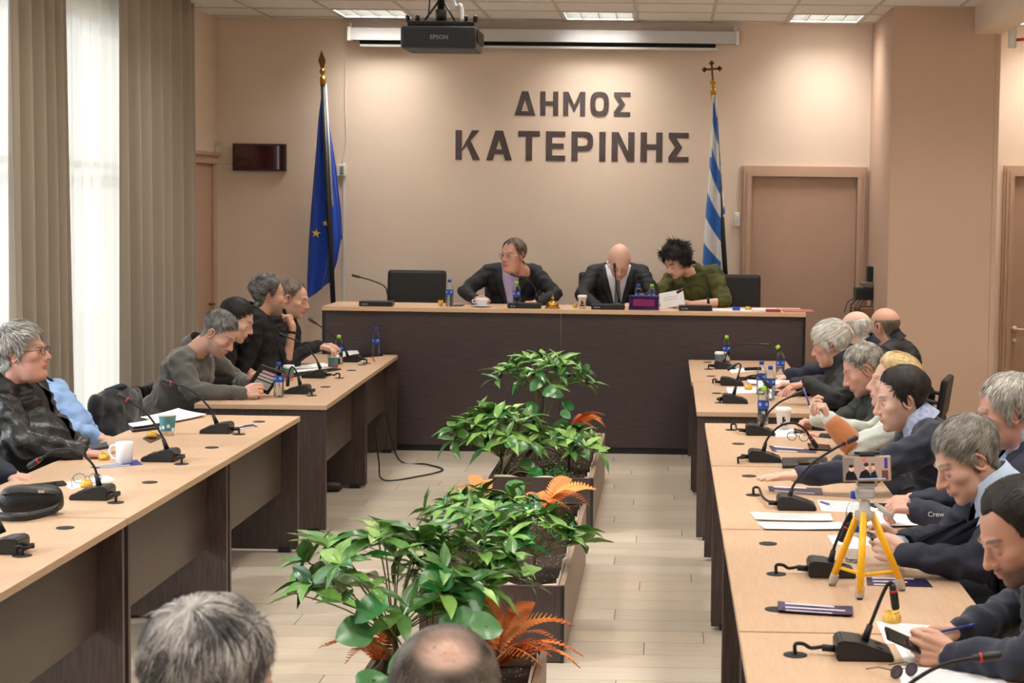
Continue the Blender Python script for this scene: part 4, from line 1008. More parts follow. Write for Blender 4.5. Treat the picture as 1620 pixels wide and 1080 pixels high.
o = cloth('fold', '', O, YF+.10, [(190,513,519,0), (260,514,530,0), (330,514,538,0), (378,514,541,0), (392,514,540,-14)], lambda u, v: 0, [M_BLUE], 5, .015); o.parent = fo; o.location = (0, 0, 0)
sl = MB()
for k in range(13): pass
A = aty(515, 133, YF); B = aty(526, 326, YF)
MB().tube([A-O, B-O], .009, 8).build('sleeve_edge', M_FWHITE, fo)
def star(px, py, r, Y, parent, O):
    c = aty(px, py, Y)-O; pts = [((r if k % 2 == 0 else r*.4)*math.sin(PI*k/5+.15), (r if k % 2 == 0 else r*.4)*math.cos(PI*k/5+.15)) for k in range(10)]
    MB().prism(pts, .003, Matrix.Translation(c) @ Matrix(((1,0,0,0), (0,0,-1,0), (0,1,0,0), (0,0,0,1)))).build('star', M_STAR, parent)
star(500, 369, .042, YF+.012, fo, O); star(515, 353, .030, YF+.012, fo, O); star(498, 252, .012, YF+.012, fo, O)
t, O = flag_pole('black flag pole with brass cross, behind woman in green', (1129,148), (1148,440), YF, 'cross')
fo = thing('greek_flag', 'blue and white striped flag draped on the right pole', 'flag', O)
def stripes(u, v):
    if v < .04: return 1
    if u < .18 and v < .33: return 1
    s = v*7.6-u*1.15*(1-abs(.4-v)*.4)+.1
    return 0 if int(math.floor(s)) % 2 == 0 else 1
o = cloth('cloth', '', O, YF-.05, [(150,1127,1133,0), (210,1125,1135,0), (270,1122,1138,0), (330,1117,1140,0), (390,1113,1140,0), (440,1110,1141,0)], stripes, [M_GBLUE, M_FWHITE], 2, .014, 90); o.parent = fo; o.location = (0, 0, 0)
o = cloth('fold', '', O, YF-.01, [(262,1138,1140,0), (300,1138,1143,0), (335,1138,1147,0), (343,1138,1147,0)], lambda u, v: 0 if int(v*4.2+u*.6) % 2 else 1, [M_GBLUE, M_FWHITE], 4, .008, 12); o.parent = fo; o.location = (0, 0, 0)
# ------------------------------------------------------------------ planters
PLZ = .335; PX0, PX1 = -1.05, -.425
M_PERL = mat('perlite', rgb(225,222,215), .8)
for i, (y0, y1, lab) in enumerate([(4.2, 6.22, 'dark wood planter box nearest the camera, with torn liner'), (7.25, 9.28, 'dark wood planter box in the middle of the row'), (10.1, 12.1, 'dark wood planter box nearest the dais')]):
    t = thing('planter', lab, 'planter', (PX0, y0, 0), 0, 'planter boxes'); w = PX1-PX0; L = y1-y0; th = .022
    MB().bbox((0, 0, .005), (w-.012, th, PLZ)).build('front_panel', M_WEN, t); MB().bbox((0, L-th, .005), (w-.012, L, PLZ)).build('back_panel', M_WEN, t)
    MB().bbox((0, th, .005), (th, L-th, PLZ)).build('side_panel', M_WENY, t); MB().bbox((w-th, th, .005), (w, L-th, PLZ)).build('side_panel', mat('planter_side', rgb(150,130,112), .45, var=.08, vscale=4, stretch=(30, 1.5, 30)), t)
    c = MB(); c.bbox((w-.013, -.003, .004), (w+.002, th, PLZ+.002)); c.build('corner_edge', M_BLACK, t)
    vs = []; fs = []; nx, ny = 12, 40; r3 = random.Random(i)
    for a_ in range(ny+1):
        for b_ in range(nx+1):
            x_ = th+(w-2*th)*b_/nx; y_ = th+(L-2*th)*a_/ny; vs.append((x_, y_, PLZ-.055+.016*mnoise.noise(Vector((x_*9, y_*9, i)))))
    for a_ in range(ny):
        for b_ in range(nx): q = a_*(nx+1)+b_; fs.append((q, q+1, q+nx+2, q+nx+1))
    MB().add(vs, fs, 0, True).build('soil', M_SOIL, t)
    p = MB()
    for k in range(700):
        x_, y_ = r3.uniform(th+.02, w-th-.02), r3.uniform(th+.02, L-th-.02); s_ = r3.uniform(.0015, .0035); p.box((x_, y_, PLZ-.053+.016*mnoise.noise(Vector((x_*9, y_*9, i)))), (s_, s_, s_), Matrix.Rotation(r3.random()*3, 3, 'X'))
    stuff(p.build('perlite', M_PERL, t))
    # ragged liner along the rim
    rim = [(th+.004, th+.004), (w-th-.004, th+.004), (w-th-.004, L-th-.004), (th+.004, L-th-.004), (th+.004, th+.004)]; pts = []
    for (a_, b_) in zip(rim[:-1], rim[1:]):
        n = 30 if abs(a_[1]-b_[1]) > .5 else 12
        for k in range(n): pts.append((a_[0]+(b_[0]-a_[0])*k/n, a_[1]+(b_[1]-a_[1])*k/n))
    vs = []; fs = []
    for k, (x_, y_) in enumerate(pts):
        hgt = PLZ-.012+.045*max(0, mnoise.noise(Vector((x_*5, y_*5, i+3)))+.25); cx, cy_ = w/2-x_, L/2-y_
        inx = math.copysign(.018*(1+mnoise.noise(Vector((x_*8, y_*8, 2)))), cx) if min(x_, w-x_) < .05 else 0; iny = math.copysign(.02*(1+mnoise.noise(Vector((x_*8, y_*8, 7)))), cy_) if min(y_, L-y_) < .05 else 0
        vs += [(x_+inx*.3, y_+iny*.3, PLZ-.075), (x_, y_, PLZ-.02), (x_+inx*.4, y_+iny*.4, hgt)]
    n = len(pts)
    for k in range(n):
        k2 = (k+1) % n
        for j in range(2): fs.append((k*3+j, k2*3+j, k2*3+j+1, k*3+j+1))
    o = MB().add(vs, fs, 0, True).build('liner', M_LINER, t); md = o.modifiers.new('thickness', 'SOLIDIFY'); md.thickness = .002
# ------------------------------------------------------------------ plants
def leaf_material(name, c1, c2, rough=.32, back=None):
    m = bpy.data.materials.new(name); m.use_nodes = True; nt = m.node_tree; b = nt.nodes['Principled BSDF']
    oi = nt.nodes.new('ShaderNodeObjectInfo'); rp = nt.nodes.new('ShaderNodeValToRGB'); rp.color_ramp.elements[0].color = c1; rp.color_ramp.elements[1].color = c2
    nt.links.new(oi.outputs['Random'], rp.inputs[0])
    tc = nt.nodes.new('ShaderNodeTexCoord'); n = nt.nodes.new('ShaderNodeTexNoise'); n.inputs['Scale'].default_value = 6; nt.links.new(tc.outputs['Object'], n.inputs['Vector'])
    hs = nt.nodes.new('ShaderNodeHueSaturation'); mr = nt.nodes.new('ShaderNodeMapRange'); mr.inputs['To Min'].default_value = .75; mr.inputs['To Max'].default_value = 1.25
    nt.links.new(n.outputs['Fac'], mr.inputs['Value']); nt.links.new(mr.outputs[0], hs.inputs['Value']); nt.links.new(rp.outputs[0], hs.inputs['Color']); nt.links.new(hs.outputs[0], b.inputs['Base Color'])
    b.inputs['Roughness'].default_value = rough; b.inputs['Subsurface Weight'].default_value = 0.0
    return m
M_LEAF = leaf_material('leaf_green', rgb(50,102,42), rgb(118,168,80)); M_LEAFL = leaf_material('leaf_light', rgb(100,156,66), rgb(158,198,104)); M_LEAFD = leaf_material('leaf_dark', rgb(30,80,40), rgb(58,122,58), .22); M_ROUND = leaf_material('leaf_round', rgb(28,110,44), rgb(92,140,88), .28)
M_STEM = mat('stem_green', rgb(120,128,70), .6); M_TRUNK = mat('plant_trunk', rgb(92,82,60), .8); M_FERN = leaf_material('fern_orange', rgb(214,104,40), rgb(240,152,74), .5); M_MOSS = leaf_material('moss_green', rgb(40,90,36), rgb(70,120,50), .6)
def leaf_mesh(name, m, wid, pointed=1.0, fold_=.22, droop=.35, n=7, wave=.03):
    vs = []; fs = []
    for i in range(n+1):
        u = i/n; w = wid*.5*math.sin(PI*min(1, u**(.85 if pointed else .75)))**(1.0 if pointed else .62)*(1-.25*u if pointed else 1)
        z = -droop*u*u; xx = [-1, -.5, 0, .5, 1]
        for k in xx: vs.append((w*k, u*math.cos(droop*.5*u), z+abs(k)*w*fold_*2+wave*math.sin(u*14+k)*w*4*abs(k)))
    for i in range(n):
        for k in range(4): a_ = i*5+k; fs.append((a_, a_+1, a_+6, a_+5))
    me = bpy.data.meshes.new(name); me.from_pydata(vs, [], fs); me.polygons.foreach_set('use_smooth', [True]*len(fs)); me.materials.append(m); return me
LEAVES = {'a': [leaf_mesh('leaflet', M_LEAF, .40, 1, .2, .10+.13*k) for k in range(3)]+[leaf_mesh('leaflet', M_LEAFL, .42, 1, .2, .3), leaf_mesh('leaflet', M_LEAFD, .42, 1, .15, .45)],
          'r': [leaf_mesh('round_leaf', M_ROUND, .86, 0, .06, .12+.1*k, 8, .01) for k in range(2)], 'v': [leaf_mesh('slender_leaf', M_LEAFL, .22, 1, .3, .6)]}
def place_leaf(parent, p, d, nrm, size, kind, rr):
    d = d.normalized(); nrm = (nrm-d*nrm.dot(d)); nrm = nrm.normalized() if nrm.length > 1e-4 else d.orthogonal().normalized(); x = d.cross(nrm)
    o = link('leaf', rr.choice(LEAVES[kind]), parent); o.matrix_basis = Matrix.Translation(p) @ Matrix((x, d, nrm)).transposed().to_4x4() @ Matrix.Diagonal((size*rr.uniform(.85, 1.15), size, size, 1)); return o
def palmate(name, label, base, C, rad, whorls, lsize, seed, kind='a', nl=(5, 7), trunk=.008, low=-.35):
    rr = random.Random(seed); t = thing(name, label, 'plant', base, 0, 'plants in the planter boxes'); C = Vector(C)-Vector(base)
    fork = Vector((C.x*.5, C.y*.5, max(.03, C.z-rad[2]*.9))); MB().tube(spline([(0, 0, -.03), (fork.x*.4, fork.y*.4, fork.z*.5), fork], 4), [trunk*1.3]*1+[trunk]*8, 8).build('trunk', M_TRUNK, t) if False else MB().tube(spline([(0, 0, -.03), (fork.x*.4, fork.y*.4, fork.z*.5), fork], 4), trunk, 8).build('trunk', M_TRUNK, t)
    for k in range(whorls):
        a_ = 2.399*k+rr.uniform(-.3, .3); e = low+(1-low)*((k+.5)/whorls); e = e+rr.uniform(-.08, .08); rh = math.sqrt(max(0, 1-min(1, abs(e))**2))*rr.uniform(.75, 1.0)
        tip = C+Vector((rad[0]*rh*math.cos(a_), rad[1]*rh*math.sin(a_), rad[2]*e)); mid = (fork+tip)/2+Vector((0, 0, rad[2]*.12))
        ax = ((tip-fork).normalized()*.6+Vector((rr.uniform(-.3, .3), rr.uniform(-.3, .3), .7))).normalized()
        pe = MB().tube(spline([fork, mid, tip], 4), .0028, 5).build('petiole', M_STEM, t)
        n = rr.randint(*nl); s1 = ax.orthogonal().normalized(); s2 = ax.cross(s1); a0 = rr.random()*6
        for q in range(n):
            b_ = a0+2*PI*q/n+rr.uniform(-.15, .15); out = s1*math.cos(b_)+s2*math.sin(b_); d = (out+ax*rr.uniform(-.1, .95)+Vector((0, 0, rr.uniform(-.2, .2)))).normalized()
            place_leaf(pe, tip, d, ax, lsize*rr.uniform(.6, 1.2), kind, rr)
    return t
def rounds(name, label, base, pts, seed, sizes=(.08, .12), kind='r'):
    rr = random.Random(seed); t = thing(name, label, 'plant', base, 0, 'plants in the planter boxes'); B0 = Vector(base)
    for k, p in enumerate(pts):
        q = Vector(p)-B0; st = MB().tube(spline([(rr.uniform(-.02, .02), rr.uniform(-.02, .02), -.02), q*.5+Vector((0, 0, .04)), q], 4), .0035, 5).build('petiole', M_STEM, t)
        a_ = rr.uniform(0, 6.3); d = Vector((math.cos(a_), math.sin(a_)*.6-.3, rr.uniform(-.35, .25))); nr = Vector((rr.uniform(-.4, .4), -.65, .75)); s_ = rr.uniform(*sizes); dd = (d-nr.normalized()*d.dot(nr.normalized())).normalized()
        place_leaf(st, q-dd*s_*.5, dd, nr, s_, kind, rr)
    return t
frm = MB(); n = 17
for i in range(n):
    u = (i+1)/(n+1); z = .30*math.sin(u*2.2)-.42*u*u*.9; y = u; L = .20*math.sin(PI*min(1, u*.9+.12))**.8
    for s_ in (-1, 1):
        p0 = Vector((0, y, z)); d = Vector((s_*.95, .38, -.12)).normalized(); wv = Vector((0, .026, .004))
        frm.add([p0-wv, p0+wv, p0+d*L*.5+wv*1.25, p0+d*L*.5-wv*1.2, p0+d*L*.85+wv*.7, p0+d*L*.85-wv*.6, p0+d*L+Vector((0, .02, 0))], [(0,1,2,3), (3,2,4,5), (5,4,6)], 0)
frm.tube([(0, u, .30*math.sin(u*2.2)-.42*u*u*.9) for u in np.linspace(0, 1, 9)], .007, 5)
FROND = frm.mesh('frond'); FROND.materials.append(M_FERN)
def fern(label, base, seed, n=8, size=.26, spread=1.0, only=None):
    rr = random.Random(seed); t = thing('fern', label, 'plant', base, 0, 'plants in the planter boxes')
    for k in range(n):
        a_ = (2*PI*k/n+rr.uniform(-.3, .3)) if only is None else only[0]+(only[1]-only[0])*k/max(1, n-1)+rr.uniform(-.15, .15)
        el = rr.uniform(.05, .65)*spread; s_ = size*rr.uniform(.75, 1.15)
        o = link('frond', FROND, t); o.matrix_basis = Matrix.Rotation(a_-PI/2, 4, 'Z') @ Matrix.Rotation(el, 4, 'X') @ Matrix.Rotation(rr.uniform(-.5, .5), 4, 'Y') @ Matrix.Scale(s_, 4)
    return t
def shrub(label, base, r, seed):
    rr = random.Random(seed); t = thing('low_shrub', label, 'plant', base, 0, 'plants in the planter boxes'); mb = MB()
    for k in range(420):
        v = Vector((rr.gauss(0, .5), rr.gauss(0, .6), abs(rr.gauss(0, .45))))*r; d = Vector((rr.uniform(-1, 1), rr.uniform(-1, 1), rr.uniform(-.2, 1))).normalized()*.016; s_ = d.orthogonal().normalized()*.006
        mb.add([v, v+d*.5+s_, v+d, v+d*.5-s_], [(0,1,2,3)])
    stuff(mb.build('foliage', M_MOSS, t)); MB().tube([(0, 0, -.03), (0, 0, r*.6)], .004, 6).build('stem', M_TRUNK, t); return t
SZ = PLZ-.05
def pz(px, py, Y): return aty(px, py, Y)
c = pz(858, 598, 11.3); palmate('umbrella_tree', 'green umbrella plant nearest the dais, tallest at the back', (c.x, 11.35, SZ), c, (.31, .26, .13), 25, .145, 11)
c = pz(788, 690, 10.45); palmate('umbrella_tree', 'bushy umbrella plant left of centre below the tallest one', (c.x+.03, 10.5, SZ), c, (.30, .25, .15), 27, .155, 12)
c = pz(900, 705, 10.7); palmate('umbrella_tree', 'umbrella plant drooping over right rim of the far planter', (c.x, 10.75, SZ), c, (.21, .2, .10), 15, .13, 13)
c = pz(715, 815, 8.9); palmate('umbrella_tree', 'low umbrella plant spilling over left rim of middle planter', (max(c.x, PX0+.06), 8.95, SZ), c, (.15, .16, .08), 10, .12, 14)
c = pz(775, 812, 8.35); palmate('umbrella_tree', 'umbrella plant filling the left half of middle planter', (c.x, 8.4, SZ), c, (.24, .3, .10), 15, .135, 18)
c = pz(850, 850, 7.65); palmate('umbrella_tree', 'small umbrella plant with bare stem at the middle planter front', (c.x-.01, 7.5, SZ), c, (.24, .2, .085), 14, .14, 15, 'a', (5, 7), .007)
c = pz(612, 930, 5.9); palmate('umbrella_tree', 'large umbrella plant over the nearest planter, long leaves reaching left', (c.x+.06, 5.85, SZ), c, (.35, .28, .19), 30, .165, 16, 'a', (5, 7), .011)
c = pz(720, 900, 6.1); palmate('umbrella_tree', 'dense umbrella plant behind the large one in nearest planter', (c.x, 6.0, SZ), c, (.24, .14, .12), 15, .14, 17)
R_ = lambda l, Y: [pz(x, y, Y+dy) for x, y, dy in l]
rounds('round_leaf_plant', 'round-leaved plant in front of the tallest umbrella plant', (-.84, 11.1, SZ), R_([(848,608,0), (868,618,-.05), (880,622,0), (895,655,0), (885,672,.05), (842,645,0), (900,640,.1)], 11.0), 21)
rounds('round_leaf_plant', 'round-leaved plant in the bushy left-centre planting', (-1.0, 10.2, SZ), R_([(808,700,0), (822,705,0), (845,750,0), (835,735,.1), (795,770,.1), (815,780,0)], 10.2), 22)
rounds('round_leaf_plant', 'round-leaved plant with one big leaf beside orange fern', (-.72, 8.9, SZ), R_([(845,793,0), (793,808,0), (780,790,.1), (815,772,0)], 8.8), 23, (.09, .13))
rounds('round_leaf_plant', 'round-leaved plant trailing at left of middle planter', (-.99, 8.5, SZ), R_([(705,828,0), (700,846,0), (735,810,0), (752,830,-.1), (722,820,0), (745,850,-.1), (690,870,-.1), (765,805,.1)], 8.5), 24, (.05, .08))
rounds('round_leaf_plant', 'round-leaved plant with broad pale leaves in the nearest planter', (-.80, 5.75, SZ), R_([(742,945,0), (690,915,0), (725,985,-.1), (585,960,-.1), (560,1000,-.1), (640,1045,-.2), (590,1075,-.3), (675,955,.1), (770,990,-.1)], 5.7), 25, (.11, .15))
fern('orange fern behind the right rim of far planter', (pz(905, 672, 11.3).x, 11.3, .48), 31, 6, .24, 1, (-.9, 1.2))
fern('orange fern arching over right rim of the middle planter', (pz(862, 790, 9.1).x, 9.1, SZ+.06), 32, 7, .27, 1, (-.8, 2.2))
fern('orange fern half hidden left of centre', (pz(770, 770, 9.15).x, 9.15, SZ+.08), 33, 6, .2, 1, (1.6, 4.6))
fern('orange fern standing tall before the middle planter front', (pz(785, 1000, 6.0).x, 6.05, SZ+.08), 34, 7, .26, 1.5, (-.2, 2.4))
fern('orange fern drooping over the nearest planter liner', (pz(790, 1060, 6.0).x, 5.95, SZ+.06), 35, 6, .29, .7, (-1.0, .5))
fern('orange fern behind the foreground heads', (pz(600, 1050, 5.9).x, 5.9, SZ+.08), 36, 6, .2, 1, (1.6, 4.4))
shrub('low mossy shrub on the soil of the middle planter front', (-.80, 7.75, SZ+.01), .10, 41); shrub('low mossy shrub at the right of middle planter', (-.52, 8.55, SZ+.01), .07, 42); shrub('low mossy shrub in the far planter', (-.66, 10.35, SZ+.01), .08, 43)
# ------------------------------------------------------------------ people
def sd_ell(p, c, r, R=None):
    q = p-np.array(c)
    if R is not None: q = q @ R
    r = np.array(r); k0 = np.linalg.norm(q/r, axis=1); k1 = np.linalg.norm(q/(r*r), axis=1)+1e-9
    return k0*(k0-1)/k1
def sd_cap(p, a, b, ra, rb):
    a = np.array(a); b = np.array(b); ba = b-a; h = np.clip(((p-a) @ ba)/(ba @ ba), 0, 1)
    return np.linalg.norm(p-a-h[:, None]*ba, axis=1)-(ra+(rb-ra)*h)
def smin(a, b, k):
    h = np.clip(.5+.5*(b-a)/k, 0, 1); return b*(1-h)+a*h-k*h*(1-h)
def smax(a, b, k): return -smin(-a, -b, k)
def head_sdf(p, g):
    w = g.get('w', 1.0); jw = g.get('jaw', 1.0); fat = g.get('fat', 0.0)
    P = p.copy(); P[:, 0] = np.abs(P[:, 0])
    d = sd_ell(P, (0, -.014, .034), (.0745*w, .095, .084))
    d = smin(d, sd_ell(P, (0, .026, -.030), (.063*w, .062, .084)), .03)
    d = smin(d, sd_ell(P, (0, .030, -.074), ((.051+fat*.5)*jw, .052, .040)), .025)
    d = smin(d, sd_ell(P, (0, .074, -.099), (.022, .016, .016)), .018)
    if fat: d = smin(d, sd_ell(P, (0, .03, -.108), (.045+fat*.4, .045, .02+fat*.4)), .03)
    d = smin(d, sd_ell(P, (.043*w, .052, -.018), (.021, .024, .018)), .02)
    d = smin(d, sd_ell(P, (.022, .079, .024), (.026, .013, .008)), .014)
    d = smax(d, -sd_ell(P, (.033, .098, .003), (.019, .017, .012)), .012)
    d = smin(d, sd_ell(P, (.031, .0735, .003), (.0145, .0135, .0125)), .005)
    nl = g.get('nose', 1.0)
    d = smin(d, sd_cap(P, (0, .083, .016), (0, .083+.024*nl, -.026), .0065, .0105), .009)
    d = smin(d, sd_ell(P, (0, .083+.023*nl, -.031), (.0125, .0125, .0105)), .006)
    d = smin(d, sd_ell(P, (.0125, .095, -.034), (.0075, .0095, .0075)), .006)
    d = smin(d, sd_ell(P, (0, .082, -.055), (.028, .014, .018)), .012)
    d = smin(d, sd_ell(P, (0, .0925, -.0595), (.021, .0075, .0048)), .004)
    d = smin(d, sd_ell(P, (0, .0905, -.0690), (.018, .0075, .0055)), .004)
    d = smax(d, -sd_ell(P, (0, .101, -.0640), (.022, .008, .0012)), .003)
    nr = g.get('neck', .055)
    d = smin(d, sd_cap(P, (0, -.022, -.05), tuple(g['neck_end']), nr*.98, nr*1.08), .02)
    return d
def head_grid(g, NU, NV):
    u = np.linspace(-1, 1, NU, endpoint=False); az = PI*(u*.55+.45*np.sign(u)*np.abs(u)**2.2)     # denser at the face
    v = np.linspace(0, 1, NV); el = PI*(v-.5+.085*np.sin(2*PI*v)*-1)                                # -pi/2..pi/2
    el = PI*(v-.5)
    A, E = np.meshgrid(az, el)
    D = np.stack([np.sin(A)*np.cos(E), np.cos(A)*np.cos(E), np.sin(E)], -1).reshape(-1, 3)
    c0 = np.array([0, .005, -.012]); t = np.full(len(D), .34)
    for _ in range(26):
        t = np.maximum(t-head_sdf(c0+D*t[:, None], g)*.9, .02)
    P = c0+D*t[:, None]; F = []
    for j in range(NV-1):
        for i in range(NU):
            i2 = (i+1) % NU; F.append((j*NU+i, j*NU+i2, (j+1)*NU+i2, (j+1)*NU+i))
    e = 1e-4; N = np.stack([head_sdf(P+np.eye(3)[k]*e, g)-head_sdf(P-np.eye(3)[k]*e, g) for k in range(3)], 1)
    N /= np.linalg.norm(N, axis=1)[:, None]+1e-9
    return P, F, N
def sstep(a, b, x): t = np.clip((x-a)/(b-a), 0, 1); return t*t*(3-2*t)
def paint_face(P, g):
    sk = np.array(g['skin'][:3]); C = np.tile(sk, (len(P), 1)); ax = np.abs(P[:, 0]); y = P[:, 1]; z = P[:, 2]
    def mixc(mask, c): C[:] = C*(1-mask[:, None])+np.array(c[:3])*mask[:, None]
    front = sstep(.045, .065, y)
    mixc(.35*np.exp(-(((ax-.04)/.022)**2+((z+.025)/.02)**2))*front, sk*np.array([1.05, .72, .70]))
    mixc(.45*np.exp(-((ax/.016)**2+((z+.03)/.012)**2))*front, sk*np.array([1.05, .74, .70]))
    if g.get('beard'):
        bc, st = g['beard']; m = st*sstep(-.035, -.06, z)*sstep(-.02, .02, y)*sstep(-.135, -.118, z)
        m = np.maximum(m, st*.9*sstep(.008, .003, np.abs(z+.047))*sstep(.032, .022, ax)*front)
        m *= 1-.9*np.exp(-((ax/.022)**4+((z+.0645)/.008)**4)); mixc(m, bc)
    lip = np.exp(-((ax/.0225)**4+((z+.0645)/.0092)**4))*sstep(.078, .086, y)
    mixc(.75*lip, g.get('lip', sk*np.array([.86, .52, .50])))
    mixc(.7*np.exp(-((ax/.020)**6+((z+.0642)/.0014)**2))*sstep(.07, .08, y), sk*.25)
    bx = (ax-.031)/.019; bz = (z-(.0275+.004*(1-bx**2)))/.0042
    mixc(.85*np.exp(-(bx**6+bz**4))*sstep(.05, .062, y), g['brow'])
    ex = (ax-.031)/.0125
    if g.get('eyes', 'open') == 'open':
        hz = .0048*np.clip(1-ex**2, 0, 1)**.6; inn = (np.abs(z-.003) < hz) & (np.abs(ex) < 1) & (y > .06)
        mixc(inn.astype(float)*.9, (.62, .58, .55)); ir = inn & (((ax-.031-g.get('gaze', 0)*.004)/.0052)**2+((z-.003)/.0052)**2 < 1); mixc(ir.astype(float), (.035, .022, .015))
        mixc(.9*np.exp(-(((z-.003-hz)/.0016)**2))*(np.abs(ex) < 1.02)*(y > .06), (.03, .022, .018))
    else:
        mixc(.85*np.exp(-(((z+.004+.003*(1-ex**2))/.0017)**2))*(np.abs(ex) < 1.05)*(y > .06), (.035, .025, .02))
        mixc(.3*np.exp(-(ex**4+((z-.004)/.008)**4))*(y > .06), sk*np.array([.75, .6, .6]))
    mixc(.75*np.exp(-(((ax-.008)/.0042)**2+((z+.0405)/.0026)**2))*sstep(.088, .093, y), sk*.18)
    return C
HAIRLINE = [(0, .082), (28, .080), (45, .066), (58, .046), (68, .014), (78, -.030), (86, -.034), (90, .020), (98, .034), (108, .012), (118, -.035), (135, -.072), (180, -.082)]
def hair_mask(P, g):
    az = np.degrees(np.arctan2(np.abs(P[:, 0]), P[:, 1]+.012)); h = g['hair']
    xs, ys = zip(*HAIRLINE); zl = np.interp(az, xs, ys)
    rec = h.get('recede', 0); zl = zl+rec*np.exp(-((az-32)/22.)**2)*.03
    dz = (P[:, 2]-zl)
    m = sstep(-.001, .012, dz); g['_dz'] = dz
    if h.get('drop'): m = np.maximum(m, sstep(60, 74, az)*sstep(-h['drop']-.1, -h['drop']-.08, P[:, 2]))
    b = h.get('bald', 0)
    if b:    # bare crown: b = height above which nothing grows (metres), soft edge; always keeps sides/back
        front = sstep(150, 60, az)
        top = sstep(b-.015, b+.022, P[:, 2]-(.0 if True else 0)*front)
        m = m*(1-top)
        m = m*(1-sstep(72, 60, az))
    if h.get('spot'):
        c = np.array(h['spot'][:3]); m = m*(1-.96*sstep(h['spot'][3], h['spot'][3]*.35, np.linalg.norm(P-c, axis=1)))
    return m
def hair_thick(P, g):
    h = g['hair']; top = sstep(.0, .075, P[:, 2]); return h.get('side', .006)*(1-top)+h.get('top', .018)*top
def rounded_cone(a, b, ra, rb, n=14, m=5):
    a = Vector(a); b = Vector(b); d = b-a; L = max(d.length, 1e-5); q = Vector((0, 0, 1)).rotation_difference(d).to_matrix()
    prof = [(max(ra*math.sin(PI/2*k/m), 1e-5), -ra*math.cos(PI/2*k/m)) for k in range(m+1)]+[(max(rb*math.cos(PI/2*k/m), 1e-5), L+rb*math.sin(PI/2*k/m)) for k in range(m+1)]
    return prof, a, q
class Body(MB):
    def cap(s, a, b, ra, rb, n=14):
        prof, o, q = rounded_cone(a, b, ra, rb); s.lathe(prof, o, n, 0, q); return s
    def ell(s, c, r, R=None, n=18, m=10):
        c = Vector(c); prof = []
        vs = []; fs = []
        for j in range(m+1):
            e = -PI/2+PI*j/m
            for k in range(n):
                a_ = 2*PI*k/n; v = Vector((r[0]*math.cos(e)*math.cos(a_)+(1e-6*k), r[1]*math.cos(e)*math.sin(a_), r[2]*math.sin(e)))
                if R is not None: v = R @ v
                vs.append(v+c)
        for j in range(m):
            for k in range(n): k2 = (k+1) % n; fs.append((j*n+k, j*n+k2, (j+1)*n+k2, (j+1)*n+k))
        return s.add(vs, fs)
WORK = bpy.data.scenes.new('work')
def remesh(mb, vox, smooth=3, fac=.5):
    me = mb.mesh('tmp'); o = bpy.data.objects.new('tmp', me); WORK.collection.objects.link(o)
    md = o.modifiers.new('r', 'REMESH'); md.mode = 'VOXEL'; md.voxel_size = vox; md.use_smooth_shade = True
    if smooth: sm = o.modifiers.new('s', 'SMOOTH'); sm.iterations = smooth; sm.factor = fac
    WORK.view_layers[0].update(); dg = WORK.view_layers[0].depsgraph; ev = o.evaluated_get(dg); e = ev.to_mesh()
    n = len(e.vertices); V = np.empty(n*3); e.vertices.foreach_get('co', V); V = V.reshape(-1, 3)
    F = [tuple(p.vertices) for p in e.polygons]
    N = np.empty(n*3); e.vertices.foreach_get('normal', N); N = N.reshape(-1, 3)
    ev.to_mesh_clear(); bpy.data.objects.remove(o); bpy.data.meshes.remove(me)
    return V, F, N
def mk(name, V, F, m, parent, colors=None, smooth=True):
    me = bpy.data.meshes.new(name); me.from_pydata([tuple(v) for v in V], [], [tuple(int(i) for i in f) for f in F])
    me.polygons.foreach_set('use_smooth', [smooth]*len(me.polygons))
    if colors is not None:
        a = me.color_attributes.new('tint', 'FLOAT_COLOR', 'POINT'); c4 = np.ones((len(V), 4)); c4[:, :3] = colors; a.data.foreach_set('color', c4.ravel())
    for mm in (m if isinstance(m, (list, tuple)) else [m]): me.materials.append(mm)
    me.update(); return link(name, me, parent)
def attr_mat(name, rough, sss=0.0, bump=0.0, spec=.4):
    if name in MATS: return MATS[name]
    m = mat(name, (.5, .5, .5, 1), rough, spec=spec, bump=bump, bscale=300, sss=sss); nt = m.node_tree
    a = nt.nodes.new('ShaderNodeVertexColor'); a.layer_name = 'tint'; nt.links.new(a.outputs[0], nt.nodes['Principled BSDF'].inputs['Base Color']); return m
M_SKIN = attr_mat('skin', .48, .08, .06); M_HAIR = attr_mat('hair_strands', .55, 0, 0, .35)
FING = [(-.031, .072, .0093), (-.0105, .081, .0097), (.0105, .075, .0093), (.029, .058, .0082)]
POSES = {'flat': (4, 6, 4, .15), 'relax': (22, 30, 18, .0), 'hold': (48, 52, 28, -.3), 'fist': (78, 92, 55, -.5), 'grip': (62, 70, 40, -.4), 'point': (12, 18, 10, 0)}
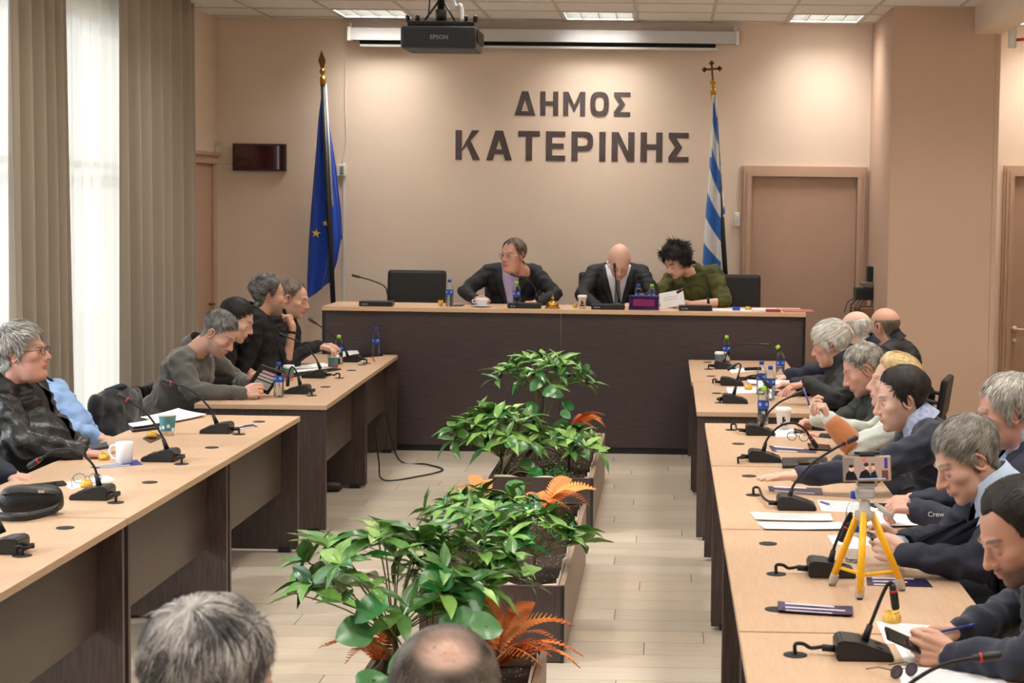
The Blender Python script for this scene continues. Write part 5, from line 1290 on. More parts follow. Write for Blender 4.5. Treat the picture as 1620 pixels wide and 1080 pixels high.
def hand_prims(B, W, d, n, left, pose, s=1.0):
    """W wrist, d finger direction, n palm normal (the side fingers close on)"""
    d = d.normalized(); n = (n-d*n.dot(d)).normalized(); x = d.cross(-n)      # right hand, palm -z: x to its right
    R = Matrix((x, d, -n)).transposed(); mx = -1 if left else 1
    def L(px, py, pz): return W+R @ Vector((px*mx*s, py*s, pz*s))
    c1, c2, c3, th = POSES[pose] if isinstance(pose, str) else pose
    B.cap(L(0, -.002, 0), L(0, .02, 0), .0235*s, .027*s)
    for i, (fx, fl, fr) in enumerate(FING):
        B.cap(L(fx*.55, .012, 0), L(fx, .084-.004*abs(i-1), .001), .0155*s, .0128*s, 10)
        k = 1+.10*(i-1.5)*.6
        p = (fx, .086-.005*abs(i-1), .0); a_ = 0; sp = (fx*.9)*(.5 if c1 < 15 else .15)
        for (ang, fr_) in ((c1*k, .46), (c2*k, .30), (c3*k, .24)):
            a_ += math.radians(ang); ln = fl*fr_
            q = (p[0]+sp*ln/fl*1.2, p[1]+ln*math.cos(a_), p[2]-ln*math.sin(a_)); B.cap(L(*p), L(*q), fr*s*(1 if fr_ > .4 else .94), fr*s*(.94 if fr_ > .3 else .84), 10); p = q
    t0 = (-.022, .022, -.006); t1 = (-.044+.010*max(0, -th), .055, -.016+.02*th); t2 = (-.050-.004*th+.03*max(0, -th), .088, -.024+.04*th); t3 = (-.047+.05*max(0, -th), .112, -.028+.05*th)
    B.cap(L(*t0), L(*t1), .0165*s, .0125*s, 10); B.cap(L(*t1), L(*t2), .0122*s, .0105*s, 10); B.cap(L(*t2), L(*t3), .0105*s, .0085*s, 10)
def ik(S, W, l1, l2, pole):
    d = W-S; L = min(d.length, (l1+l2)*.995); u = d.normalized(); a_ = (l1*l1-l2*l2+L*L)/(2*L); h = math.sqrt(max(l1*l1-a_*a_, 0))
    p = (pole-u*pole.dot(u)).normalized(); return S+u*a_+p*h
def rotmat(fwd_yaw, pitch, roll):
    return (Matrix.Rotation(math.radians(fwd_yaw-90), 3, 'Z') @ Matrix.Rotation(math.radians(-pitch), 3, 'X') @ Matrix.Rotation(math.radians(roll), 3, 'Y'))
def fold(V, N, amp, sc, seed, core=None):
    o = Vector((seed*3.1, seed*1.7, seed)); D = np.empty(len(V))
    for i in range(len(V)):
        v = Vector(V[i]); q = v*sc+o
        w = mnoise.noise(q*.55)*.9
        a_ = mnoise.noise(Vector((q.x+w, q.y+w, q.z*1.9+w))); D[i] = (1-abs(a_)*2.0)*.55+.45*mnoise.noise(q*2.2)
    return V+N*np.maximum(D*amp, -.0055)[:, None]
NECKD = {}
def person(S):
    """S: dict describing clothing, pose and looks of one seated person (metres; angles in degrees)"""
    g = dict(S.get('face', {})); sk = g.get('skin', rgb(214,160,134)); g['skin'] = sk; g.setdefault('brow', rgb(60,48,40))
    hs = S.get('hs', 1.0)
    Hc = Vector(S['head']); tyaw = S['tyaw']; ty = math.radians(tyaw); f = Vector((math.cos(ty), math.sin(ty), 0)); r = Vector((f.y, -f.x, 0)); up = Vector((0, 0, 1))
    Rh = rotmat(S['yaw'], S.get('pitch', 0), S.get('roll', 0))
    N = Vector(S['neck']) if 'neck' in S else Hc-f*(.075+.06*math.sin(math.radians(max(0, S.get('pitch', 0)))))-up*.122
    seat = S.get('seat', .60)
    if 'hip' in S: P = Vector((S['hip'][0], S['hip'][1], seat))
    else:
        dz = N.z-seat; ln = math.sqrt(max(.50**2-dz*dz, .05**2)); P = Vector((N.x, N.y, seat))-f*min(ln, .36)*S.get('leanside', 1)
    t = thing('person', S['label'], 'person', (P.x, P.y, S.get('floor', 0)), 0, None)
    O = Vector((P.x, P.y, S.get('floor', 0)))
    Hc, N, P = Hc-O, N-O, P-O
    u = (N-P).normalized(); rr = (r-u*r.dot(u)).normalized()
    if 'twist' in S:
        rr = (Matrix.Rotation(math.radians(S['twist']), 3, u) @ rr)
    ff = u.cross(rr); TL = (N-P).length
    TR = Matrix((rr, ff, u)).transposed()
    build = S.get('build', 1.0); belly = S.get('belly', 0.0); sw = S.get('sw', .178)*(.5+.5*build)
    shl = {s: N-u*.045+rr*(s*sw)+ff*.005-up*S.get('shdrop', {}).get(s, 0) for s in (-1, 1)}
    arms = {}
    for s, A in (S.get('arms') or {}).items():
        W = Vector(A['w'])-O; l1, l2 = S.get('al', (.29, .26))
        E = Vector(A['e'])-O if 'e' in A else ik(shl[s], W, l1, l2, Vector(A.get('pole', (0, 0, -1))))
        E.z = max(E.z, S.get('elbow_min', .815)-O.z)
        d = W-E
        hd = Vector(A['d']) if 'd' in A else d; arms[s] = (E, W, hd, Vector(A.get('n', (0, 0, -1))), A.get('pose', 'relax'))
    knee = {s: P+f*.42+r*(s*.13)+up*(-.05) for s in (-1, 1)}
    if 'kneedir' in S:
        kd = math.radians(S['kneedir']); kf = Vector((math.cos(kd), math.sin(kd), 0)); kr = Vector((kf.y, -kf.x, 0)); knee = {s: P+kf*.42+kr*(s*.12)+up*(-.05) for s in (-1, 1)}
    ank = {s: Vector((knee[s].x+f.x*.0, knee[s].y+f.y*.0, .09)) for s in (-1, 1)}
    def torso(B, k, neck=True):
        B.ell(P+u*.02, ((.168+k)*build, (.125+k)*build, .13+k), TR)
        B.ell(P+u*(TL*.38)+ff*(.02+belly*.5), ((.150+k)*build+belly*.6, (.112+k)*build+belly, TL*.34+k), TR)
        B.ell(P+u*(TL*.70)+ff*.008, ((.165+k)*build, (.112+k)*build, TL*.30+k), TR)
        B.ell(N-u*.075, ((.165+k)*build, (.085+k), .085+k), TR)
        for s in (-1, 1):
            B.cap(N-u*.012-ff*.012+rr*s*.035, shl[s]+u*.008, .040+k*.8, .050+k*.9)
        if neck: B.cap(N-u*.03, Hc+Rh @ Vector((0, -.028, -.07)), .052, .050)
    def sleeves(B, k, endfrac=1.0, kw=0.0):
        for s in arms:
            E, W, *_ = arms[s]
            B.cap(shl[s], E, .053*S.get('armw', 1)+k, .037+k*.85)
            if endfrac > 1e-3: q = E+(W-E)*endfrac; B.cap(E, q, .037+k*.85, (.037+(.0245-.037)*endfrac)+k*.65+kw*.6)
    # --- body: skin --------------------------------------------------
    B = Body(); torso(B, -.012)
    for s in arms: B.cap(shl[s], arms[s][0], .048, .036)
    for s in (-1, 1): B.cap(P+rr*s*.09, knee[s], .07, .052); B.cap(knee[s], ank[s], .048, .036); B.cap(ank[s]+up*-.03, ank[s]+f*.15-up*.055, .035, .028)
    V, F, Nn = remesh(B, .022, 1); Vs = [V]; Fs = list(F); Cs = [np.tile(np.array(sk[:3]), (len(V), 1))]; off = len(V)
    for s, (E, W, hd, nn, pose) in arms.items():
        if S.get('hide_hands'): continue
        B = Body(); a0 = E if S.get('bare') else W+(E-W)*.25
        B.cap(a0, W, .040 if S.get('bare') else .022, .0245)
        if S.get('bare'): B.cap(shl[s]+(E-shl[s])*.35, E, .048, .039)
        hand_prims(B, W, hd, nn, s < 0, pose, S.get('hands', 1.07))
        V, F, Nn = remesh(B, .0038 if not S.get('bare') else .0048, 3); Vs.append(V); Fs += [tuple(i+off for i in q) for q in F]
        tone = np.tile(np.array(sk[:3]), (len(V), 1)); dW = np.linalg.norm(V-np.array(W+hd.normalized()*.085*S.get('hands', 1)), axis=1)
        tone *= (1-.12*np.exp(-(dW/.03)**2))[:, None]*np.array([1, 1, 1]); Cs.append(tone); off += len(V)
    g['neck_end'] = (Rh.inverted() @ (N-Hc)) if False else None
    ne = Rh.inverted() @ ((N-u*.03)-Hc); g['neck_end'] = (0, ne.y/hs, ne.z/hs)
    NU, NV = S.get('res', (104, 76))
    HP, HF, HN = head_grid(g, NU, NV); HC = paint_face(HP, g)
    if g.get('hair'):
        m0 = hair_mask(HP, g)*(.8 if not g['hair'].get('spot') else .85); HC = HC*(1-m0[:, None])+np.array(g['hair']['col'][:3])*m0[:, None]
    Rn = np.array(Rh); W_ = HP*hs @ Rn.T+np.array(Hc); Vs.append(W_); Fs += [tuple(i+off for i in q) for q in HF]; Cs.append(HC); off += len(HP)
    for s in (-1, 1):   # ears
        E_ = Body(); Re = Matrix.Rotation(math.radians(-14), 3, 'X') @ Matrix.Rotation(math.radians(s*16), 3, 'Z')
        c = Vector((s*.0725*g.get('w', 1), -.010, -.004)); n_ = 18
        E_.ell(c-Vector((s*.004, 0, .002)), (.005, .012, .022), Re, 12, 8)
        hel = [c+Re @ Vector((s*.004, .017*math.cos(a_)-.002, .030*math.sin(a_)*(1 if math.sin(a_) > 0 else .82))) for a_ in np.linspace(-2.0, 3.4, n_)]
        E_.tube(hel, [.0035+.0015*math.sin(PI*i/(n_-1)) for i in range(n_)], 8)
        E_.ell(c+Re @ Vector((s*.004, .002, -.026)), (.005, .008, .008), Re, 10, 6)
        ev = np.array([tuple(v) for v in E_.v])*hs @ Rn.T+np.array(Hc); Vs.append(ev); Fs += [tuple(i+off for i in q) for q in E_.f]; Cs.append(np.tile(np.array(sk[:3])*np.array([1.0, .86, .84]), (len(ev), 1))); off += len(ev)
    mk('body', np.concatenate(Vs), Fs, M_SKIN, t, np.concatenate(Cs))
    # --- hair --------------------------------------------------------
    h = g.get('hair')
    if h:
        m = hair_mask(HP, g); hc = np.array(h['col'][:3]); hc2 = np.array(h.get('col2', h['col'])[:3])
        rg = np.random.default_rng(S.get('seed', 1))
        th = hair_thick(HP, g)*sstep(0.05, .8, m)*(.22+.78*sstep(0, .034, g['_dz'])); lump = np.array([mnoise.noise(Vector(p)*h.get('lsc', 28)) for p in HP])
        OP = HP+HN*(th*(1+h.get('lump', .25)*lump)*.8-(.0012*(m < .02) if not h.get('spot') else -.001))[:, None]
        mk_ = m
        if h.get('spot'):
            g2 = dict(g); g2['hair'] = dict(h, spot=None); mk_ = hair_mask(HP, g2)
        keep = [q for q in HF if min(mk_[i] for i in q) > .12]
        used = sorted({i for q in keep for i in q}); ix = {v: k for k, v in enumerate(used)}
        if keep:
            shade = .8+.25*rg.random(len(used)); mixw = np.clip(.5+1.2*np.array([mnoise.noise(Vector(HP[i])*35+Vector((9, 2, 5))) for i in used])+h.get('grad', 0)*(-HP[used, 2]*8), 0, 1)
            sides = sstep(.05, -.02, HP[used, 2]) if h.get('sidegrey') else 0
            base = hc*(1-mixw[:, None])+hc2*mixw[:, None]
            if h.get('sidegrey'): base = base*(1-sides[:, None]*.8)+np.array(h['sidegrey'][:3])*(sides[:, None]*.8)
            if h.get('spot'): mm_ = m[used][:, None]**.7; base = base*mm_+np.array(sk[:3])*1.25*(1-mm_)
            ho = mk('hair', (OP[used]*hs) @ Rn.T+np.array(Hc), [tuple(ix[i] for i in q) for q in keep], M_HAIR, t, base*shade[:, None]*.8)
            # strands
            n = h.get('n', 2600); tri = np.array([q for q in keep]); 
            A_ = HP[tri]; area = np.linalg.norm(np.cross(A_[:, 1]-A_[:, 0], A_[:, 3]-A_[:, 0]), axis=1); pr = area*np.clip(m[tri].mean(1), .15 if not h.get('spot') else .07, 1); pr /= pr.sum()
            ch = rg.choice(len(tri), n, p=pr); uv = rg.random((n, 2)); q4 = tri[ch]
            w4 = np.stack([(1-uv[:, 0])*(1-uv[:, 1]), uv[:, 0]*(1-uv[:, 1]), uv[:, 0]*uv[:, 1], (1-uv[:, 0])*uv[:, 1]], 1)
            root = (OP[q4]*w4[:, :, None]).sum(1); nor = (HN[q4]*w4[:, :, None]).sum(1); nor /= np.linalg.norm(nor, axis=1)[:, None]
            crown = np.array(h.get('crown', (.01, -.055, .10))); fl = root-crown
            comb = np.array(h.get('comb', (0, 0, 0))); fl = fl/(np.linalg.norm(fl, axis=1)[:, None]+1e-6)+comb*sstep(.0, .07, root[:, 2])[:, None]+np.array([0, 0, -.35])*sstep(.06, -.02, root[:, 2])[:, None]
            fl = fl-nor*(fl*nor).sum(1)[:, None]; fl /= np.linalg.norm(fl, axis=1)[:, None]+1e-6
            cur = h.get('curl', .25)
            fx = np.array([[mnoise.noise(Vector(p)*h.get('csc', 30)+Vector((k*7, 3, k))) for k in range(3)] for p in root])
            fl = fl+cur*fx*1.8+rg.normal(0, .10+cur*.12, (n, 3)); fl = fl-nor*((fl*nor).sum(1)-h.get('lift', .18))[:, None]; fl /= np.linalg.norm(fl, axis=1)[:, None]
            top = sstep(.0, .07, root[:, 2]); Ln = (h.get('ls', .016)*(1-top)+h.get('lt', .035)*top)*rg.uniform(.6, 1.25, n)
            segs = 3; pts = [root-nor*.001]; dcur = fl
            for k in range(segs):
                pts.append(pts[-1]+dcur*(Ln/segs)[:, None]); dcur = dcur-nor*h.get('hug', .22)+np.array([0, 0, -h.get('grav', .10)])+cur*.3*rg.normal(0, .3, (n, 3))+cur*.35*fx[:, [1, 2, 0]]*(1 if k % 2 else -1); dcur /= np.linalg.norm(dcur, axis=1)[:, None]
            sdv = np.cross(fl, nor); sdv /= np.linalg.norm(sdv, axis=1)[:, None]+1e-6
            wd = h.get('wd', .0016)*rg.uniform(.6, 1.3, n)
            VV = []; 
            for k in range(segs+1):
                ww = (wd*(1 if k < segs else .25))[:, None]; VV += [pts[k]-sdv*ww, pts[k]+sdv*ww]
            VV = np.stack(VV, 1).reshape(-1, 3); st = 2*(segs+1); FF = []
            for i in range(n):
                for k in range(segs): a_ = i*st+2*k; FF.append((a_, a_+1, a_+3, a_+2))
            sm = (HP[q4]*w4[:, :, None]).sum(1); mw = np.clip(.5+1.1*np.array([mnoise.noise(Vector(p)*35+Vector((9, 2, 5))) for p in sm])+.35*rg.normal(0, 1, n)+h.get('grad', 0)*(-sm[:, 2]*8), 0, 1)
            cc = hc*(1-mw[:, None])+hc2*mw[:, None]
            if h.get('sidegrey'): sd = sstep(.05, -.02, sm[:, 2])*.85; cc = cc*(1-sd[:, None])+np.array(h['sidegrey'][:3])*sd[:, None]
            cc = cc*rg.uniform(.75, 1.25, n)[:, None]
            mk('hair_strands', (VV*hs) @ Rn.T+np.array(Hc), FF, M_HAIR, ho, np.repeat(cc, st, axis=0), True)
    # --- clothing ----------------------------------------------------
    T = S['top']; k = T.get('k', .016); c = T['mat']; vox = T.get('vox', .0135)
    def cut(V, F, V0):
        if not T.get('vee'): return V, F
        vd, vw = T['vee']; bm = bmesh.new(); bv = [bm.verts.new(v) for v in V]
        for q in F: bm.faces.new([bv[i] for i in q])
        for s in (-1, 1):
            d = rr*(s*vw)+u*vd; n_ = d.cross(ff).normalized()
            bmesh.ops.bisect_plane(bm, geom=bm.verts[:]+bm.edges[:]+bm.faces[:], plane_co=N-u*vd, plane_no=n_, dist=1e-5)
        rm = []
        for q in bm.faces:
            x = q.calc_center_median()-N; lx, ly, lz = x.dot(rr), x.dot(ff), x.dot(u)
            if (ly > .0 and lz > -vd and abs(lx) < vw*(1+lz/vd) and lz < .12) or (lz > .0 and (x-u*lz).length < .07): rm.append(q)
        bmesh.ops.delete(bm, geom=rm, context='FACES'); bm.verts.index_update(); bm.verts.ensure_lookup_table()
        V_ = np.array([tuple(v.co) for v in bm.verts]); F_ = [tuple(v.index for v in q.verts) for q in bm.faces]; bm.free()
        return V_, F_
    B = Body(); torso(B, k, False); sleeves(B, k*.85, T.get('sleeve', 1.0), T.get('cuff', .004))
    V, F, Nn = remesh(B, vox, T.get('sm', 4)); V2 = fold(V, Nn, 1.7*T.get('fold', .011), T.get('fsc', 9), S.get('seed', 1))
    VB, FB = V2, F; V2, F2 = cut(V2, F, V)
    go = mk(T['name'], V2, F2, c, t)
    if T.get('vee'): md = go.modifiers.new('thickness', 'SOLIDIFY'); md.thickness = .005; md.offset = -1
    def ring(name, Nc, axis, fw, r0, r1, h0, h1, gap, m, th=.006, flare=0.0):
        ax = axis.normalized(); fw = (fw-ax*fw.dot(ax)).normalized(); sd = fw.cross(ax); n = 40; prof = [(r0, h0), (r0*.5+r1*.5+.002, (h0+h1)/2), (r1, h1), (r1+.006, h1+.002), (r1+.012+flare, h1-(h1-h0)*.45), (r0+.016+flare, h0+.004)]
        vs = []; fs = []
        for i in range(n+1):
            a_ = gap+(2*PI-2*gap)*i/n
            for (rr_, z_) in prof:
                e = .92+.08*math.cos(a_)
                vs.append(Nc+fw*(rr_*math.cos(a_)*1.02)+sd*(rr_*math.sin(a_)*1.0)+ax*(z_-(.020*max(0, math.cos(a_)) if True else 0)))
        K = len(prof)
        for i in range(n):
            for j in range(K-1): fs.append((i*K+j, (i+1)*K+j, (i+1)*K+j+1, i*K+j+1))
        mb = MB().add(vs, fs, 0, True); return mb.build(name, m, t)
    nax = ((Hc+Rh @ Vector((0, -.03, -.06)))-N).normalized(); nax = (nax+u).normalized(); Nc = N+u*.026-ff*.004
    co = S.get('collar')
    if co: ring(co.get('name', 'collar'), Nc, nax, ff, co.get('r0', .078), co.get('r1', .066), co.get('h0', -.01), co.get('h1', .045)+.012, co.get('gap', .35), co['mat'], flare=co.get('flare', 0))
    I = S.get('inner')
    if I:
        B = Body(); torso(B, I.get('k', .004), False)
        if I.get('cuffs', True):
            for s in arms: E, W, *_ = arms[s]; q = E+(W-E)*.9; B.cap(E+(W-E)*.5, E+(W-E)*I.get('cuff_to', 1.03), .034, .0325)
        V, F, Nn = remesh(B, .014, 4); V = fold(V, Nn, .003, 11, S.get('seed', 1)+5); io = mk(I.get('name', 'shirt'), V, F, I['mat'], t)
        if I.get('tie'):
            bv = BVHTree.FromPolygons([Vector(v) for v in V], F); vs = []; fs = []
            L = I.get('tie_len', .34); nn_ = 16
            for i in range(nn_+1):
                z_ = -.005-L*i/nn_; w_ = (.016 if i < 2 else .013+.018*i/nn_)
                for x_ in (-w_, 0, w_):
                    o_ = N+u*z_+rr*x_+ff*.4; hit = bv.ray_cast(o_, -ff); q = (hit[0] if hit[0] is not None else N+u*z_+ff*.1)+ff*(.008+(.004 if x_ == 0 else 0)+(.006 if i < 2 else 0)); vs.append(q)
            for i in range(nn_):
                for j in range(2): a_ = i*3+j; fs.append((a_, a_+1, a_+4, a_+3))
            to = MB().add(vs, fs, 0, True).build('tie', I['tie'], t); md = to.modifiers.new('thickness', 'SOLIDIFY'); md.thickness = .004
    if T.get('lapel'):
        bv = BVHTree.FromPolygons([Vector(v) for v in VB], FB); vd, vw = T['vee']
        for s in (-1, 1):
            vs = []; fs = []; nn_ = 14
            for i in range(nn_+1):
                v_ = i/nn_; z_ = .02-(vd+.01)*v_; e0 = max(vw*(1+min(z_, 0)/vd), 0)+.004; wid = T['lapel']*(.55+.75*min(1, v_*2.2))*(1 if v_ < .45 else max(0.0, 1-(v_-.45)/.55)**.8)+.003
                for j in range(3):
                    x_ = s*(e0+wid*j/2); o_ = N+u*z_+rr*x_+ff*.4; hit = bv.ray_cast(o_, -ff); q = hit[0] if hit[0] is not None else N+u*z_+rr*x_+ff*.09; vs.append(q+ff*.006)
            for i in range(nn_):
                for j in range(2): a_ = i*3+j; fs.append((a_, a_+1, a_+4, a_+3))
            lo = MB().add(vs, fs, 0, True).build('lapel', c, t); md = lo.modifiers.new('thickness', 'SOLIDIFY'); md.thickness = .004
    if T.get('cuffs'):
        for s in arms:
            E, W, *_ = arms[s]; d = (W-E).normalized(); q = E+(W-E)*(T.get('sleeve', 1.0))
            MB().tube([q-d*.045, q-d*.01, q+d*.012], [.043, .041, .039], 18).build('cuff', T['cuffs'], t)
    # trousers and shoes
    B = Body(); B.ell(P+u*.0, (.178*build, .138*build, .12), TR)
    for s in (-1, 1): B.cap(P+rr*s*.085, knee[s], .086, .066); B.cap(knee[s], ank[s]+up*.02, .062, .050)
    V, F, Nn = remesh(B, .022, 3); V = fold(V, Nn, .008, 8, S.get('seed', 1)+9)
    if not S.get('notrousers'): mk('trousers', V, F, S.get('trousers', M_TROU), t)
    for s in (-1, 1):
        B = Body(); B.cap(ank[s]-up*.045, ank[s]+f*.17-up*.055, .044, .034); B.cap(ank[s]+up*.0, ank[s]-up*.04, .045, .045)
        V, F, Nn = remesh(B, .014, 2); V[:, 2] = np.maximum(V[:, 2], .004); mk('shoe', V, F, M_SHOE, t)
    # spectacles
    if S.get('glasses'):
        gm, sh = S['glasses']; b = MB(); tr = lambda v: Hc+Rh @ (Vector(v)*hs)
        for s in (-1, 1):
            rg_ = [tr((s*.032+.0225*math.cos(a_), .098, .001+.017*math.sin(a_))) for a_ in np.linspace(0, 2*PI, 21)]; b.tube(rg_, .0016, 6, 0, False)
            b.tube([tr((s*.0545, .096, .008)), tr((s*.078, .06, .008)), tr((s*.082, -.008, .012))], .0016, 6)
        b.tube([tr((-.0095, .1, .004)), tr((0, .103, .007)), tr((.0095, .1, .004))], .0015, 6); go_ = b.build('spectacles', gm, t)
        lb = MB()
        for s in (-1, 1): lb.add([tr((s*.032+.0215*math.cos(a_), .098, .001+.016*math.sin(a_))) for a_ in np.linspace(0, 2*PI, 16, endpoint=False)], [tuple(range(16))])
        lb.build('lens', M_PET, go_)
    if S.get('watch') is not None:
        for s, m_ in S['watch'].items():
            E, W, *_ = arms[s]; d = (W-E).normalized(); q = W-d*S.get('watch_at', .02)
            MB().tube([q-d*.009, q+d*.009], .0325, 20).build('watch', m_, t)
    if S.get('chair', True):
        cc = place_chair(0, 0, S.get('floor', 0), 0, S['chairlab'], 'chairs under the seated people') if S.get('chairlab') else None
        if cc: fa = tyaw if 'kneedir' not in S else S['kneedir']; cc.rotation_euler = (0, 0, math.radians(fa+90)); q = Vector((math.cos(math.radians(fa)), math.sin(math.radians(fa)), 0)); cc.location = (O.x+q.x*.02, O.y+q.y*.02, S.get('floor', 0))
    S['_O'] = O; S['_t'] = t; S['_arms'] = {s: (a_[0]+O, a_[1]+O) for s, a_ in arms.items()}
    return t
M_TROU = mat('dark_trousers', rgb(38,40,48), .8, bump=.1, bscale=200); M_SHOE = mat('shoe_leather', rgb(40,30,26), .45)
# ------------------------------------------------------------------ who sits where
def px(x, y, Y): return tuple(aty(x, y, Y))
M_LEATH = mat('black_leather', rgb(22,22,24), .34, bump=.25, bscale=70); M_KNITD = mat('dark_knit', rgb(36,37,40), .85, bump=.3, bscale=160)
M_BSHIRT = mat('blue_shirt', rgb(142,174,222), .75, bump=.08, bscale=200); M_GREYSW = mat('grey_wool', rgb(84,82,78), .9, sheen=.4, bump=.35, bscale=170); M_BLKTEE = mat('black_cotton', rgb(20,20,23), .85, bump=.1, bscale=200)
M_SUITB = mat('black_suit', rgb(26,27,34), .75, bump=.1, bscale=260); M_SUITN = mat('navy_suit', rgb(30,35,54), .72, bump=.1, bscale=260); M_NAVY = mat('navy_knit', rgb(28,34,54), .85, sheen=.2, bump=.25, bscale=190)
M_LILAC = mat('lilac_shirt', rgb(190,178,222), .7); M_WSHIRT = mat('white_shirt', rgb(222,224,234), .7); M_LBLUE = mat('pale_blue_shirt', rgb(186,206,236), .7)
M_CHECK = mat('check_shirt', rgb(120,136,186), .75, col2=rgb(196,204,228), vscale=55); M_TIE = mat('grey_tie', rgb(104,112,112), .6); M_OLIVE = mat('olive_blouse', rgb(74,76,34), .8, bump=.1, bscale=150)
M_DGREEN = mat('dark_green_jacket', rgb(36,42,40), .7, bump=.15, bscale=60); M_BLKJ = mat('black_jacket', rgb(26,27,31), .6, bump=.15, bscale=80); M_PASTEL = mat('pastel_sweater', rgb(196,212,214), .9, sheen=.3, col2=rgb(226,218,196), vscale=3.2, bump=.25, bscale=160); M_ORNG = mat('orange_knit', rgb(184,116,70), .9, sheen=.4, bump=.3, bscale=170)
SKA, SKB, SKC, SKD = rgb(214,170,152), rgb(222,182,164), rgb(204,158,138), rgb(212,162,146)
GREY = dict(col=rgb(120,116,110), col2=rgb(182,178,170)); WHITEH = dict(col=rgb(206,202,194), col2=rgb(236,232,226)); DARKH = dict(col=rgb(30,26,25), col2=rgb(48,42,40)); SALT = dict(col=rgb(70,68,68), col2=rgb(128,126,124)); BROWNG = dict(col=rgb(84,70,60), col2=rgb(130,116,104))
PEOPLE = []
def P_(**k): PEOPLE.append(k)
HS = 1.11
# left side -----------------------------------------------------------------
P_(label='grey-haired man in black leather jacket leaning back at left edge', head=px(36,558,8.0), hs=HS, yaw=2, pitch=-6, tyaw=2, leanside=-.35, build=1.2, belly=.06, sw=.19, seed=3, neck=px(18,603,8.06),
   face=dict(skin=SKD, fat=.006, brow=rgb(110,104,98), hair=dict(GREY, top=.024, side=.013, lt=.045, ls=.024, curl=.4, n=4200, lift=.3)), glasses=(M_BLACKG, 0), res=(132,96),
   top=dict(name='leather_jacket', mat=M_LEATH, k=.026, fold=.018, fsc=8, vee=(.34, .10)), inner=dict(name='sweater', mat=M_KNITD, k=.018, cuffs=False), collar=dict(mat=M_LEATH, h1=.035, gap=.5, r0=.088, r1=.078),
   arms={1: dict(w=px(128,716,7.85), pole=(-.6, -.8, -.4), d=(1, .2, -.1), pose='relax'), -1: dict(w=px(128,706,8.15), pole=(-.5, .6, -.4), pose='relax')}, chairlab='black office chair under the man in leather jacket')
P_(label='person in pale blue shirt hidden behind the leather-jacket man', head=px(30,556,9.0), hs=HS, yaw=5, pitch=-4, tyaw=0, leanside=-.5, belly=.015, build=.95, seed=4, neck=px(62,618,9.0),
   face=dict(skin=SKA, hair=dict(GREY, n=900)), top=dict(name='shirt', mat=M_BSHIRT, k=.02, fold=.016), collar=dict(mat=M_BSHIRT, gap=.3), res=(80,60),
   arms={1: dict(w=px(152,691,8.85), pole=(-.3, -.5, -.8), d=(1, 0, -.2), pose='relax'), -1: dict(w=px(150,690,9.15), pole=(-.3, .5, -.8), pose='relax')}, chairlab='black office chair under the person in pale blue shirt')
P_(label='person in navy jacket mostly cut off by the left frame edge', head=px(-110,575,7.15), hs=HS, yaw=0, pitch=5, tyaw=0, seed=5, face=dict(skin=SKA, hair=dict(DARKH, n=700)), top=dict(name='jacket', mat=M_SUITN, fold=.014), collar=dict(mat=M_SUITN), res=(80,60),
   arms={-1: dict(w=px(14,752,7.25), pole=(-.3, .4, -.9), d=(1, .0, -.15), pose='relax'), 1: dict(w=px(-20,790,6.75), pole=(-.3, -.4, -.9), pose='relax')}, chairlab='black office chair at left edge under person in navy')
P_(label='man in grey wool sweater bent over a tablet folio', head=px(347,527,10.35), hs=HS, yaw=-14, pitch=36, tyaw=-4, neck=px(309,556,10.45), build=1.16, sw=.185, seed=6, hip=(px(262,600,10.5)[0], 10.5),
   face=dict(skin=SKA, eyes='down', brow=rgb(70,62,58), beard=(rgb(120,108,102), .4), hair=dict(SALT, sidegrey=rgb(158,152,148), top=.014, side=.004, lt=.026, ls=.006, n=3600, comb=(0, .9, .2))), res=(132,96),
   top=dict(name='sweater', mat=M_GREYSW, k=.022, fold=.013, cuffs=M_GREYSW), collar=dict(mat=M_GREYSW, gap=.12, h1=.05, r0=.084, r1=.072),
   arms={1: dict(w=px(384,622,10.2), e=px(303,622,10.15), d=(1, .15, .25), n=(0, .9, -.3), pose='hold'), -1: dict(w=px(392,606,10.55), pole=(0, .8, -.5), d=(1, .0, .5), n=(0, -.9, -.3), pose='hold')}, chairlab='black office chair under the man in grey sweater')
P_(label='dark-haired young man in black, face half hidden by grey-sweater man', head=px(374,506,10.95), hs=HS, yaw=2, pitch=26, tyaw=0, seed=7, face=dict(skin=SKB, eyes='down', brow=rgb(30,26,24), hair=dict(DARKH, sidegrey=rgb(120,96,84), top=.016, side=.003, ls=.004, lt=.03, n=2600, comb=(0, .8, .2))),
   top=dict(name='tshirt', mat=M_BLKTEE, k=.016, sleeve=.95), collar=dict(mat=M_BLKTEE, gap=.1, h1=.02, r0=.076, r1=.072),
   arms={1: dict(w=px(392,604,10.75), pole=(-.2, -.4, -.8), d=(1, 0, 0), pose='relax'), -1: dict(w=px(402,598,11.1), pole=(-.2, .4, -.8), pose='relax')}, chairlab='black office chair under the dark-haired young man')
